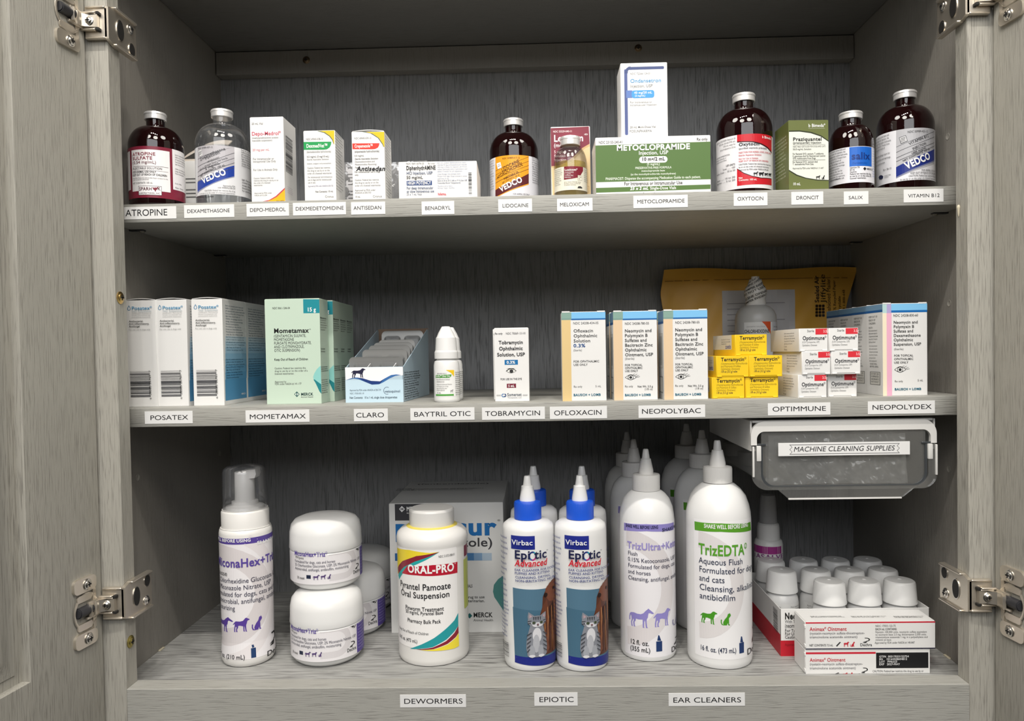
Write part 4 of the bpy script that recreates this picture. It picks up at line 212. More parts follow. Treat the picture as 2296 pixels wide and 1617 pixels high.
# ------------------------------------------------------------ mesh helpers (input in millimetres)
class MB:
    def __init__(s): s.v = []; s.f = []; s.m = []; s.mats = []
    def mi(s, mat):
        if mat not in s.mats: s.mats.append(mat)
        return s.mats.index(mat)
    def add(s, vs, fs, mat):
        o = len(s.v); k = s.mi(mat); s.v += [tuple(p) for p in vs]; s.f += [tuple(i + o for i in f) for f in fs]; s.m += [k] * len(fs)
    def box(s, x0, y0, z0, x1, y1, z1, mat, bev=0.0, seg=2):
        bm = bmesh.new(); bmesh.ops.create_cube(bm, size=1)
        for v in bm.verts: v.co = Vector(((x0 + x1) / 2 + v.co.x * (x1 - x0), (y0 + y1) / 2 + v.co.y * (y1 - y0), (z0 + z1) / 2 + v.co.z * (z1 - z0)))
        if bev: bmesh.ops.bevel(bm, geom=bm.edges[:], offset=bev, segments=seg, affect='EDGES', profile=0.6)
        s.bm(bm, mat)
    def bm(s, bm, mat, mx=None):
        bm.verts.index_update()
        s.add([(mx @ v.co if mx else v.co) for v in bm.verts], [[l.index for l in f.verts] for f in bm.faces], mat); bm.free()
    def lathe(s, prof, mat, seg=48, ribs=None, cx=0.0, cy=0.0):
        """prof [(r, z)]; ribs (z0, z1, n, depth) makes upright grip ribs"""
        n = len(prof); vs = []
        for r, z in prof:
            for k in range(seg):
                a = 2 * math.pi * k / seg; q = r
                if ribs and ribs[0] <= z <= ribs[1]: q = r - ribs[3] * (k % 2)
                vs.append((cx + q * math.cos(a), cy + q * math.sin(a), z))
        fs = [(i * seg + k, i * seg + (k + 1) % seg, (i + 1) * seg + (k + 1) % seg, (i + 1) * seg + k) for i in range(n - 1) for k in range(seg)]
        if prof[0][0] > 0.05: fs.append(tuple(reversed(range(seg))))
        if prof[-1][0] > 0.05: fs.append(tuple(range((n - 1) * seg, n * seg)))
        s.add(vs, fs, mat)
    def prism(s, pts, d0, d1, plane, mat):
        """outline in a plane ('xz','xy','yz') pulled from d0 to d1 along the remaining axis"""
        def P(a, b, c): return {'xz': (a, c, b), 'xy': (a, b, c), 'yz': (c, a, b)}[plane]
        n = len(pts); vs = [P(a, b, d0) for a, b in pts] + [P(a, b, d1) for a, b in pts]
        tr = tessellate_polygon([[Vector((a, b, 0)) for a, b in pts]])
        fs = [tuple(t) for t in tr] + [tuple(i + n for i in reversed(t)) for t in tr] + [(i, (i + 1) % n, n + (i + 1) % n, n + i) for i in range(n)]
        bm = bmesh.new(); bv = [bm.verts.new(v) for v in vs]
        for f in fs:
            try: bm.faces.new([bv[i] for i in f])
            except ValueError: pass
        bmesh.ops.recalc_face_normals(bm, faces=bm.faces[:]); s.bm(bm, mat)
    def build(s, name, parent=None, smooth=None, loc=None):
        me = bpy.data.meshes.new(name); me.from_pydata([(x / 1000, y / 1000, z / 1000) for x, y, z in s.v], [], s.f)
        for m in s.mats: me.materials.append(m)
        me.polygons.foreach_set('material_index', s.m)
        if smooth is not None:
            me.polygons.foreach_set('use_smooth', [True] * len(me.polygons)); me.set_sharp_from_angle(angle=math.radians(smooth))
        me.update()
        o = bpy.data.objects.new(name, me); COL.objects.link(o)
        if parent: o.parent = parent
        if loc: o.location = loc
        return o
def mbuild(name, fn, parent=None, smooth=None):
    m = MB(); fn(m); return m.build(name, parent, smooth)
def rrect(x0, y0, x1, y1, r, n=5):
    r = min(r, abs(x1 - x0) / 2, abs(y1 - y0) / 2); out = []
    for cx, cy, a0 in ((x1 - r, y1 - r, 0), (x0 + r, y1 - r, 90), (x0 + r, y0 + r, 180), (x1 - r, y0 + r, 270)):
        for k in range(n + 1):
            a = math.radians(a0 + 90 * k / n); out.append((cx + r * math.cos(a), cy + r * math.sin(a)))
    return out
def thing(name, label, cat, loc, rz=0.0, group=None):
    o = bpy.data.objects.new(name, None); COL.objects.link(o); o.empty_display_size = 0.01
    o.location = [c / 1000 for c in loc]; o.rotation_euler = (0, 0, rz)
    o['label'] = label; o['category'] = cat
    if group: o['group'] = group
    return o
def dup(root, loc, rz, label, group=None):
    r = root.copy(); COL.objects.link(r); r.location = [c / 1000 for c in loc]; r.rotation_euler = (0, 0, rz); r['label'] = label
    if group: r['group'] = group
    for ch in list(root.children):
        c = ch.copy(); COL.objects.link(c); c.parent = r
        for g in list(ch.children):
            d = g.copy(); COL.objects.link(d); d.parent = c
    return r
# ------------------------------------------------------------ lettering
_tc = bpy.data.curves.new('lettering_source', 'FONT'); _to = bpy.data.objects.new('lettering_source', _tc); COL.objects.link(_to)
GL = {}; BOLD = (0.0, 0.012, 0.024, 0.038)
def _mesh(body):
    _tc.body = body; dg = bpy.context.evaluated_depsgraph_get(); dg.update(); e = _to.evaluated_get(dg); me = e.to_mesh()
    r = ([(v.co.x, v.co.y) for v in me.vertices], [tuple(p.vertices) for p in me.polygons]); e.to_mesh_clear(); return r
def glyphs(chars, b, res):
    _tc.offset = BOLD[b]; _tc.resolution_u = res
    dot = max(x for x, y in _mesh('..')[0])
    for c in chars:
        if c == ' ': GL[(c, b, res)] = ([], [], 0.29); continue
        v, f = _mesh(c)
        adv = max(x for x, y in _mesh('.' + c + '.')[0]) - dot
        GL[(c, b, res)] = (v, f, adv + BOLD[b] * 1.2)
def all_text():
    need = {}
    def walk(o):
        if isinstance(o, tuple) and o and o[0] in ('T', 'A'):
            b = o[8] if o[0] == 'T' else o[9]; cap = o[5]; res = 4 if cap > 3.2 else 2
            need.setdefault((b, res), set()).update(''.join(o[1]))
        elif isinstance(o, dict):
            for x in o.values(): walk(x)
        elif isinstance(o, (list, tuple)):
            for x in o: walk(x)
    walk(DATA); need.setdefault((0, 4), set()).update("".join(r[0] for s in STRIPS.values() for r in s) + "MACHINE CLEANING SUPPLIES"); need.setdefault((1, 2), set()).update("".join(WRAPTXT)); need.setdefault((0, 4), set()).update("".join(MAILTXT)); need.setdefault((2, 4), set()).update("".join(MAILTXT))
    base = set("".join(r[0] for s in STRIPS.values() for r in s)) | set("MACHINE CLEANING SUPPLIES")
    for r in (2, 4): need.setdefault((0, r), set()).update(base)
    for b in (0, 1, 2):
        for r in (2, 4): need.setdefault((b, r), set()).update("".join(MAILTXT + WRAPTXT) + "zoetisEach gram cfmyslupdnaiFru")
    need[(0, 2)].update("Store below 25 C. For use in dogs and cats only. See leaflet Manufactured for")
    for (b, r), cs in need.items(): glyphs(cs, b, r)
def layout(line, b, res):
    x = 0; vs = []; fs = []
    for c in line:
        v, f, adv = GL[(c, b, res)]; o = len(vs); k, up = (0.5, 0.36) if c == '®' else (1, 0)
        vs += [(p * k + x, q * k + up) for p, q in v]; fs += [tuple(i + o for i in t) for t in f]; x += adv * k
    return vs, fs, x
CAPH = 0.685
def text_geo(it):
    """-> (verts 2d, faces, colour)"""
    if it[0] == 'T':
        _, lines, u0, u1, v, cap, dy, c, b, i, al = it; ang = 0; res = 4 if cap > 3.2 else 2
        L = [layout(t, b, res) for t in lines]; nat = max(l[2] for l in L); sy = cap / CAPH; sx = (u1 - u0) / nat
        sx = max(0.3 * sy, min(sx, 2.2 * sy))
        V = []; F = []
        for k, (vs, fs, w) in enumerate(L):
            off = 0 if al == 'f' else (nat - w) * (0.5 if al == 'c' else 1.0); o = len(V)
            V += [(u0 + (p + off + (0.2 * q if i else 0)) * sx, v - k * dy + q * sy) for p, q in vs]; F += [tuple(j + o for j in t) for t in fs]
        return V, F, c
    _, lines, u, v, ln, cap, dy, ang, c, b, i = it; res = 4 if cap > 3.2 else 2
    L = [layout(t, b, res) for t in lines]; nat = max(l[2] for l in L); sy = cap / CAPH; sx = ln / nat
    V = []; F = []; a = math.radians(ang); ca, sa = math.cos(a), math.sin(a)
    for k, (vs, fs, w) in enumerate(L):
        o = len(V)
        for p, q in vs:
            X = (p + (0.2 * q if i else 0)) * sx; Y = q * sy - k * dy; V.append((u + X * ca - Y * sa, v + X * sa + Y * ca))
        F += [tuple(j + o for j in t) for t in fs]
    return V, F, c
DOG = [(0, .52), (.06, .62), (.14, .73), (.2, .78), (.45, .76), (.62, .8), (.7, .9), (.76, .99), (.84, 1), (.9, .95), (1, .88), (.99, .82), (.9, .8), (.86, .72), (.84, .6), (.8, .48), (.8, .3), (.82, .06), (.86, 0), (.76, 0), (.73, .3), (.7, .42), (.7, .1), (.73, .02), (.64, .02), (.63, .4), (.45, .46), (.34, .44), (.33, .3), (.27, .2), (.27, .06), (.31, 0), (.2, 0), (.2, .2), (.24, .32), (.2, .4), (.16, .3), (.14, .06), (.17, .0), (.08, 0), (.08, .22), (.11, .4), (.13, .6), (.06, .52)]
CAT = [(.9, 0), (.9, .04), (.82, .1), (.82, .4), (.8, .55), (.9, .66), (.98, .74), (1, .84), (.95, .9), (.9, 1), (.82, .92), (.74, .95), (.68, .82), (.62, .68), (.42, .5), (.28, .3), (.24, .16), (.3, .06), (.18, .1), (.12, .26), (.14, .42), (.1, .48), (.03, .44), (.02, .22), (.1, .04), (.28, 0), (.6, 0), (.64, .08), (.7, .2), (.72, .04), (.76, 0)]
HORSE = [(.0, .3), (.0, .5), (.03, .64), (.1, .7), (.22, .72), (.36, .68), (.5, .68), (.6, .74), (.68, .86), (.76, .95), (.8, 1), (.83, .95), (.88, .9), (.95, .82), (1, .76), (.98, .72), (.93, .72), (.86, .77), (.8, .76), (.78, .66), (.77, .54), (.73, .46), (.72, .3), (.74, .06), (.77, 0), (.69, 0), (.68, .1), (.67, .28), (.65, .4), (.63, .28), (.62, .06), (.64, 0), (.57, 0), (.57, .26), (.57, .42), (.42, .4), (.3, .42), (.29, .32), (.24, .24), (.25, .06), (.28, 0), (.2, 0), (.18, .22), (.21, .32), (.18, .4), (.16, .3), (.13, .22), (.15, .05), (.17, 0), (.1, 0), (.08, .2), (.11, .34), (.1, .5), (.07, .58), (.05, .46), (.05, .3)]
COW = [(0, .3), (.02, .75), (.1, .82), (.5, .82), (.7, .85), (.8, 1), (.88, .95), (1, .75), (.96, .68), (.84, .7), (.8, .5), (.8, 0), (.72, 0), (.7, .38), (.66, .36), (.66, 0), (.58, 0), (.57, .38), (.35, .34), (.3, .38), (.28, 0), (.2, 0), (.19, .38), (.16, 0), (.08, 0), (.07, .6), (.03, .3)]
def ringpts(cx, cy, r0, r1, a0, a1, n=14, ax=1.0, ay=1.0):
    o = [(cx + ax * r1 * math.cos(math.radians(a0 + (a1 - a0) * k / n)), cy + ay * r1 * math.sin(math.radians(a0 + (a1 - a0) * k / n))) for k in range(n + 1)]
    i = [(cx + ax * r0 * math.cos(math.radians(a0 + (a1 - a0) * k / n)), cy + ay * r0 * math.sin(math.radians(a0 + (a1 - a0) * k / n))) for k in range(n + 1)]
    return o + i[::-1]
def ell(cx, cy, rx, ry, n=16): return [(cx + rx * math.cos(2 * math.pi * k / n), cy + ry * math.sin(2 * math.pi * k / n)) for k in range(n)]
def lens_(x0, x1, y, h, n=8):
    up = [(x0 + (x1 - x0) * k / n, y + h * math.sin(math.pi * k / n)) for k in range(n + 1)]
    dn = [(x0 + (x1 - x0) * k / n, y - h * 0.8 * math.sin(math.pi * k / n)) for k in range(n + 1)]
    return up + dn[-2:0:-1]
def shape(kind, c):
    if kind == 'dog': return [(DOG, c)]
    if kind == 'cat': return [(CAT, c)]
    if kind == 'horse': return [(HORSE, c)]
    if kind in ('cow', 'pig'): return [(COW, c)]
    if kind == 'dlogo': return [(ringpts(.5, .68, .2, .32, -90, 90, 10, 1.5, 1.0), c), ([(.3, .88), (.55, .88), (.55, 1), (.25, 1)], c), ([(0, .2), (.5, .36), (.62, .46), (.1, .3)], c), ([(.0, .1), (.45, .1), (.6, .36), (.4, .36)], c)]
    if kind == 'noring': return [(ringpts(.5, .5, .4, .5, 0, 360, 20), c), (ell(.5, .45, .2, .25), c), ([(.15, .8), (.2, .86), (.85, .2), (.8, .14)], c)]
    if kind == 'ring': return [(ringpts(.2, .5, .34, .52, -100, 95, 18, 1.3, .95), c), (ringpts(.2, .5, .6, .72, -80, 60, 18, 1.1, .95), 'e3dedf')]
    if kind == 'ring2': return [(ringpts(0, .5, .5, .72, -88, 88, 20, 1.15, .68), c)]
    if kind == 'pill': return [(ringpts(.5, .5, .3, .5, -95, 95, 14), c), ([(0, 0), (.5, 0), (.5, .2), (0, .2)], c), ([(0, .8), (.5, .8), (.5, 1), (0, 1)], c)]
    if kind == 'swirl': return [(ringpts(.5, .5, .44, .5, 60, 290, 16), c)]
    if kind == 'swirl2': return [(ringpts(.35, .5, .2, .36, 60, 330, 14), '4a7ab0'), (ringpts(.65, .5, .14, .34, -130, 100, 14), c)]
    if kind == 'eye_dark': return [(lens_(0, 1, .45, .5), c), (lens_(.1, .92, .42, .36), 'f0eee8'), (ell(.52, .42, .18, .32), c), (lens_(.05, .9, .88, .06), c)]
    if kind == 'eye_lash':
        o = [(lens_(0, .78, .45, .42), c), (lens_(.05, .73, .45, .34), 'f0f0ee'), (ell(.38, .45, .2, .36), c), (ell(.38, .45, .16, .29), 'f0f0ee'), (ell(.38, .45, .1, .2), c)]
        for a, b, p, q in ((.5, .8, .66, 1.0), (.62, .72, .82, .95), (.72, .6, .94, .78), (.78, .5, 1.0, .58)):
            o.append(([(a, b), (a + .02, b - .04), (p, q - .03), (p, q)], c))
        return o
    if kind == 'rainbow': return [(ringpts(.5, .5, .34, .5, 0, 70, 6), '2a9ab0'), (ringpts(.5, .5, .34, .5, 70, 160, 6), '22307a'), (ringpts(.5, .5, .34, .5, 160, 260, 6), '3a6ab0'), (ringpts(.5, .5, .34, .5, 260, 360, 6), 'c03a80')]
    if kind == 'spaniel':
        return [([(.05, 0), (.02, .3), (.1, .5), (.2, .66), (.22, .8), (.35, .93), (.55, .99), (.8, 1), (1, .96), (1.05, .5), (1.05, 0)], '5a3426'),
                ([(.3, .9), (.45, .97), (.75, .99), (.85, .9), (.8, .78), (.62, .7), (.42, .72), (.3, .8)], '7a4630'), ([(.1, .44), (.22, .68), (.34, .76), (.4, .6), (.34, .45), (.2, .4)], '6b3d2a'),
                ([(.4, .62), (.6, .7), (.62, .5), (.5, .4), (.4, .48)], '2a1813'), ([(.62, .68), (.8, .8), (.98, .7), (1, .3), (.85, .1), (.72, .35)], '8a5638'), ([(.7, .6), (.76, .62), (.86, .12), (.8, .1)], 'a87048'), ([(.9, .66), (.95, .66), (.98, .2), (.92, .2)], 'a87048'),
                *[([(.08 + .085*k, .5 - .012*k), (.11 + .085*k, .52 - .012*k), (.13 + .08*k + .02*(k % 2), .28), (.1 + .085*k, .04 + .02*(k % 3)), (.08 + .085*k, .03)], ('8a5636', '4a2a1e', '9c6a42')[k % 3]) for k in range(10)], *[([(.34 + .07*k, .64), (.37 + .07*k, .66), (.4 + .065*k, .5), (.36 + .07*k, .36)], ('a87048', '43261a')[k % 2]) for k in range(5)], (ell(.62, .88, .05, .022), '15100e'), (ell(.3, .82, .06, .03), '2a1611'), ([(.2, .3), (.28, .36), (.4, .08), (.3, .02)], '744634'), ([(.55, .3), (.6, .3), (.62, .02), (.54, .02)], '7a4a34')]
    if kind == 'kitten':
        G, Dk, Wt = '878a92', '45474d', 'd8d8dc'
        o = [([(.22, .72), (.12, .55), (.04, .38), (.02, .2), (.08, .03), (.2, 0), (.84, 0), (.95, .06), (.97, .25), (.9, .45), (.82, .6), (.78, .72)], G),
             ([(.12, .8), (.1, .9), (.14, 1), (.28, .95), (.44, .89)], G), ([(.6, .89), (.78, .95), (.92, .98), (.92, .88), (.88, .8)], G), ([(.17, .86), (.18, .95), (.3, .9)], 'b89aa0'), ([(.76, .9), (.87, .94), (.86, .85)], 'b89aa0'),
             (ell(.51, .79, .42, .125, 20), G), (ell(.5, .48, .2, .17), Wt), (ell(.46, .3, .15, .2), 'b4b6bc'), (ell(.53, .715, .24, .052), Wt), (ell(.34, .755, .1, .03), 'c8cacc'), (ell(.7, .755, .1, .03), 'c8cacc'),
             (ell(.27, .13, .13, .14), 'a2a5ac'), (ell(.66, .13, .13, .14), 'a2a5ac'), (ell(.27, .03, .14, .03), Wt), (ell(.68, .03, .14, .03), Wt)]
        for x, w in ((.36, .03), (.45, .035), (.55, .035), (.65, .03)): o.append(([(x - w, .89), (x + w, .89), (x + w * .4, .82), (x - w * .4, .82)], Dk))
        for x0, x1, y in ((.1, .26, .8), (.1, .24, .75), (.78, .93, .8), (.8, .92, .75)): o.append(([(x0, y + .008), (x1, y + .014), (x1, y), (x0, y - .012)], Dk))
        for k in range(5):
            y = .55 - .09 * k
            o.append(([(.06, y - .05), (.26 - .02 * k, y + .01), (.26 - .02 * k, y - .015), (.05, y - .085)], Dk)); o.append(([(.93, y - .05), (.76, y + .01), (.77, y - .015), (.95, y - .085)], Dk))
        for x in (.36, .69): o += [(ell(x, .765, .075, .03), '2b3033'), (ell(x, .765, .05, .024), '6f7f5c'), (ell(x, .765, .022, .022), '101214')]
        return o + [(ell(.53, .728, .05, .014), '7a545a'), ([(.52, .716), (.54, .716), (.58, .692), (.53, .7), (.47, .692)], '5a4a4c')]
    return []
def barcode(u0, v0, u1, v1, vert):
    rnd = random.Random(int(u0 * 10) + 3); out = []; p = v0; end = v1
    while p < end - 0.2:
        w = rnd.choice((0.25, 0.25, 0.3, 0.5, 0.75)); out.append([(u0, p), (u1, p), (u1, min(p + w, end)), (u0, min(p + w, end))]); p += w + rnd.choice((0.3, 0.35, 0.6, 0.9))
    return out
def print_mesh(name, items, fn, parent, lim=None, slice_=0.0, base=0.05, gloss=0.45, step=0.018, tgap=0.06, coat=None):
    """flat print: every patch and letter lies a hair above the surface that fn(u, v, offset) describes"""
    mb = MB(); lay = 0
    def clampp(p):
        if not lim: return p
        return (min(max(p[0], lim[0]), lim[2]), min(max(p[1], lim[1]), lim[3]))
    polys = []
    for it in items:
        k = it[0]
        if k == 'R': polys.append((rrect(it[1], it[2], it[3], it[4], it[6]) if it[6] > 0.05 else [(it[1], it[2]), (it[3], it[2]), (it[3], it[4]), (it[1], it[4])], it[5]))
        elif k == 'P': polys.append((it[1], it[2]))
        elif k == 'S':
            _, kind, a, b, c2, d, col = it
            polys += [([(a + (c2 - a) * x, b + (d - b) * y) for x, y in pts], cc) for pts, cc in shape(kind, col)]
        elif k == 'B': polys += [(p, '3c3c40') for p in barcode(*it[1:])]
    if coat: mb.add([fn(a, b, base * 0.6) for a, b in ((lim[0] + .4, lim[1] + .4), (lim[2] - .4, lim[1] + .4), (lim[2] - .4, lim[3] - .4), (lim[0] + .4, lim[3] - .4))], [(0, 1, 2, 3)], coat)
    for pts, col in polys:
        lay += 1; off = base + step * lay
        pts = [clampp(p) for p in pts]
        tr = tessellate_polygon([[Vector((a, b, 0)) for a, b in pts]])
        V = pts; F = [tuple(t) for t in tr]
        if slice_:
            bm = bmesh.new(); bv = [bm.verts.new((a, b, 0)) for a, b in V]
            for f in F:
                try: bm.faces.new([bv[i] for i in f])
                except ValueError: pass
            lo = min(p[0] for p in V); hi = max(p[0] for p in V); q = math.ceil(lo / slice_) * slice_
            while q < hi:
                bmesh.ops.bisect_plane(bm, geom=bm.verts[:] + bm.edges[:] + bm.faces[:], plane_co=(q, 0, 0), plane_no=(1, 0, 0)); q += slice_
            for q in getattr(fn, 'cuts', ()):
                bmesh.ops.bisect_plane(bm, geom=bm.verts[:] + bm.edges[:] + bm.faces[:], plane_co=(0, q, 0), plane_no=(0, 1, 0))
            bm.verts.index_update(); V = [(v.co.x, v.co.y) for v in bm.verts]; F = [tuple(l.index for l in f.verts) for f in bm.faces]; bm.free()
        # all faces wound towards +offset
        F = [f if sum((V[f[i]][0] * V[f[(i + 1) % len(f)]][1] - V[f[(i + 1) % len(f)]][0] * V[f[i]][1]) for i in range(len(f))) > 0 else tuple(reversed(f)) for f in F]
        mb.add([fn(a, b, off) for a, b in V], F, ink(col, gloss))
    off = base + step * lay + tgap
    for it in items:
        if it[0] in ('T', 'A'):
            V, F, c = text_geo(it); mb.add([fn(a, b, off) for a, b in V], F, ink(c, gloss))
    if not mb.f: return None
    return mb.build(name, parent)
def face_fn(size, side):
    w, d, h = size
    if side == 'front': return lambda u, v, o: (u - w / 2, -d / 2 - o, v)
    if side == 'right': return lambda u, v, o: (w / 2 + o, -d / 2 + u, v)
    if side == 'left': return lambda u, v, o: (-w / 2 - o, d / 2 - u, v)
    return lambda u, v, o: (u - w / 2, -d / 2 + v, h + o)
def cyl_fn(R): return lambda u, v, o: ((R + o) * math.sin(u / R), -(R + o) * math.cos(u / R), v)
# ------------------------------------------------------------ cartons
def carton_parts(t, key, card=CARD, flap='flat', size=None, gloss=0.45):
    D = DATA[key]; w, d, h = size or D['size']
    mbuild('carton_body', lambda m: m.box(-w/2, -d/2, 0, w/2, d/2, h, card, 0.35, 2), t, 40)
    def top(m):
        if flap == 'arch':
            n = 12; e = 1.3
            vs = []
            for k in range(n + 1):
                x = -w/2 + 0.6 + (w - 1.2) * k / n; z = h + 0.15 + e * math.sin(math.pi * k / n)
                vs += [(x, -d/2 + 0.2, z), (x, -d/2 + 0.2, z + 0.5), (x, d/2 - 0.5, h + 0.7), (x, d/2 - 0.5, h + 0.15)]
            fs = []
            for k in range(n):
                a = k * 4; fs += [(a + i, a + (i + 1) % 4, a + 4 + (i + 1) % 4, a + 4 + i) for i in range(4)]
            fs += [(0, 1, 2, 3), (n*4+3, n*4+2, n*4+1, n*4)]
            m.add(vs, fs, card)
        else:
            m.box(-w/2 + 0.5, -d/2 + 0.4, h - 0.1, w/2 - 0.5, d/2 - 0.4, h + 0.45, card, 0.15, 1)
    mbuild('top_flap', top, t, 40)
    if flap == 'tabs':
        for s in (-1, 1):
            mbuild('tuck_tab', lambda m: m.box(s * (w/2 - 4.2) - 3.8, -d/2 - 0.25, h - 0.3, s * (w/2 - 4.2) + 3.8, -d/2 + 1.5, h + 1.1, card, 0.15, 1), t, 40)
    if flap == 'slots':
        for s in (-1, 1):
            mbuild('tuck_tab', lambda m: m.box(s * (w/2 - 3) - 2.4, -d/2 - 0.7, 0.1, s * (w/2 - 3) + 2.4, -d/2, 1.3, card, 0.2, 1), t, 40)
    for side, lim in (('front', (0, 0, w, h)), ('right', (0, 0, d, h)), ('left', (0, 0, d, h)), ('top', (0, 0, w, d))):
        its = D.get(side)
        if its:
            print_mesh({'front': 'front_print', 'right': 'side_print', 'left': 'side_print', 'top': 'top_print'}[side], its, face_fn((w, d, h + (0.45 if side == 'top' else 0)), side), t, lim, gloss=gloss, coat=card)
def carton(key, name, label, cat='box', card=CARD, flap='flat', group=None, size=None, loc=None, yaw=None, gloss=0.45):
    D = DATA[key]; t = thing(name, label, cat, loc or D['loc'], D['yaw'] if yaw is None else yaw, group)
    carton_parts(t, key, card, flap, size, gloss); return t
# ------------------------------------------------------------ round containers
def wrap(t, R, u0, u1, v0, v1, mat, name='label', off=0.12, fn=None):
    u0 = max(u0, -R * 2.9); u1 = min(u1, R * 2.9); n = max(8, int((u1 - u0) / 2)); f = fn or cyl_fn(R); vs = []; zs = [v0] + [z for z in sorted(set(getattr(fn, 'cuts', ()))) if v0 + .2 < z < v1 - .2] + [v1]; nv = len(zs) - 1
    for k in range(n + 1):
        u = u0 + (u1 - u0) * k / n; vs += [f(u, v, off) for v in zs]
    W = nv + 1; fs = [(k*W + j, (k+1)*W + j, (k+1)*W + j + 1, k*W + j + 1) for k in range(n) for j in range(nv)]
    m = MB(); m.add(vs, fs, mat); o = m.build(name, t, 30)
    bm = bmesh.new(); bm.from_mesh(o.data); bmesh.ops.recalc_face_normals(bm, faces=bm.faces[:]); bm.to_mesh(o.data); bm.free()
    return o
def prof_fn(prof):
    R0 = max(r for r, z in prof)
    def fn(u, v, o):
        r = prof[0][0]
        for (ra, za), (rb, zb) in zip(prof, prof[1:]):
            if za <= v <= zb and zb > za: r = ra + (rb - ra) * (v - za) / (zb - za); break
        else:
            if v > prof[-1][1]: r = prof[-1][0]
        a = u / R0; return ((r + o) * math.sin(a), -(r + o) * math.cos(a), v)
    fn.cuts = [z for r, z in prof]
    return fn
def label_on(t, key, gloss=0.35, full=True, R=None, prof=None):
    D = DATA[key]; R = R or D['R']; prof = prof or PROF.get(key); fn = prof_fn(prof) if prof else cyl_fn(R); its = D['print']; r0 = its[0]; par = t
    if full:
        par = wrap(t, R, r0[1], r0[3], r0[2], r0[4], ink(r0[5], gloss), fn=fn); its = its[1:]
    lim = (-R * 2.8, r0[2], R * 2.8, r0[4]) if full else None
    print_mesh('label_print', its, fn, par, lim, 2.5, 0.2, gloss, 0.02, 0.12)
def vial(key, label, kind='amber', ratio=(0.40, 0.27, 0.335, 0.30, 0.78), z=0):
    D = DATA[key]; R, H = D['R'], D['H']; t = thing('injection_vial', label, 'vial', D['loc'])
    cr, ch, nr, nh, sh = D.get('ratio', ratio); cr, ch, nr, nh, sh = cr*R, ch*R, nr*R, nh*R, sh*R
    zs = H - ch - nh - sh
    prof = [(R*0.55, 0.9), (R*0.8, 0.0), (R*0.93, 0.3), (R*0.985, 1.6), (R, 4.0), (R, zs)]
    for k in range(1, 11):
        a = k / 10 * math.pi / 2; prof.append((nr*1.04 + (R - nr*1.04) * math.cos(a) ** 0.9, zs + sh * math.sin(a) ** 1.15 * 0.97))
    prof += [(nr*1.0, zs + sh + 0.12*nh), (nr, H - ch - 1.2), (cr*0.93, H - ch - 0.6), (cr*0.93, H - ch + 1.0)]
    g = {'amber': AMBER, 'clear': GLASS, 'oily': GLASS}[kind]
    mbuild('glass_body', lambda m: m.lathe(prof, g, 64), t, 50)
    if kind != 'amber':
        fill = zs * (0.93 if kind == 'clear' else 1.02); q = R - 1.4
        lm = clear('clear_liquid', (0.96, 0.97, 0.98), 0.03, (0.55, 0.56, 0.58), 0.05, 0.3) if kind == 'clear' else clear('yellow_liquid', (0.92, 0.86, 0.42), 0.22, (0.85, 0.72, 0.22), 0.05, 0.4)
        mbuild('liquid', lambda m: m.lathe([(q*0.7, 2.2), (q*0.92, 2.6), (q, 5), (q, fill)], lm, 48), t, 50)
    def cap(m):
        m.lathe([(cr*0.97, H - ch - 0.9), (cr*1.0, H - ch - 0.5), (cr, H - ch*0.42), (cr*1.03, H - ch*0.4), (cr*1.04, H - 1.6), (cr*0.98, H - 0.5), (cr*0.85, H - 0.05), (cr*0.4, H)], ALU, 48)
    mbuild('crimp_cap', cap, t, 35)
    label_on(t, key, 0.32); return t
def basefix(prof, R, lip=4.0):
    pts = [(r, z) for r, z in prof if z > 9]
    return [(R*0.6, 0.8), (R - lip*0.9, 0.0), (R - lip*0.35, 0.9), (R - 0.35, 3.2), (R, 6.5)] + [(min(r, R*1.02), z) for r, z in pts]
PROF = {}
def bottle(t, key, mat, cap_mat, noz_mat, ribs=40):
    D = DATA[key]; R = D['R']; body = basefix(D['prof'], R); PROF[key] = body
    mbuild('bottle_body', lambda m: m.lathe(body, mat, 64), t, 40)
    if 'profc' in D:
        pc = D['profc']; z0 = pc[0][1] - 1; zt = max(z for r, z in pc)
        mbuild('cap', lambda m: m.lathe([(pc[0][0]*0.8, z0)] + [tuple(p) for p in pc], cap_mat, 120, (pc[0][1] + 0.2, pc[1][1] + 0.2, 60, 0.35)), t, 25)
    if 'profn' in D:
        pn = D['profn']; m0 = [(max(pn[0][0], 1), pn[0][1] - 1.5)] + [tuple(p) for p in pn]
        mbuild('nozzle', lambda m: m.lathe(m0, noz_mat, 64, (pn[1][1] + 0.1, pn[2][1] + 0.1, 30, 0.3)), t, 35)
    return t
WRAPTXT = ['TAMPER EVIDENT', 'SCENE OPENED', 'DO NOT USE IF']
MAILTXT = ['Sealed Air', 'Jiffylite', 'Cushioned Mailer', '• 15% Recycled Paper', '• Recyclable', '• Call 1-800-648', '158']
all_text()
bpy.data.objects.remove(_to); bpy.data.curves.remove(_tc)
ZF, Z2, Z1, Z3 = -10.7, 254.0, 449.7, 695.6
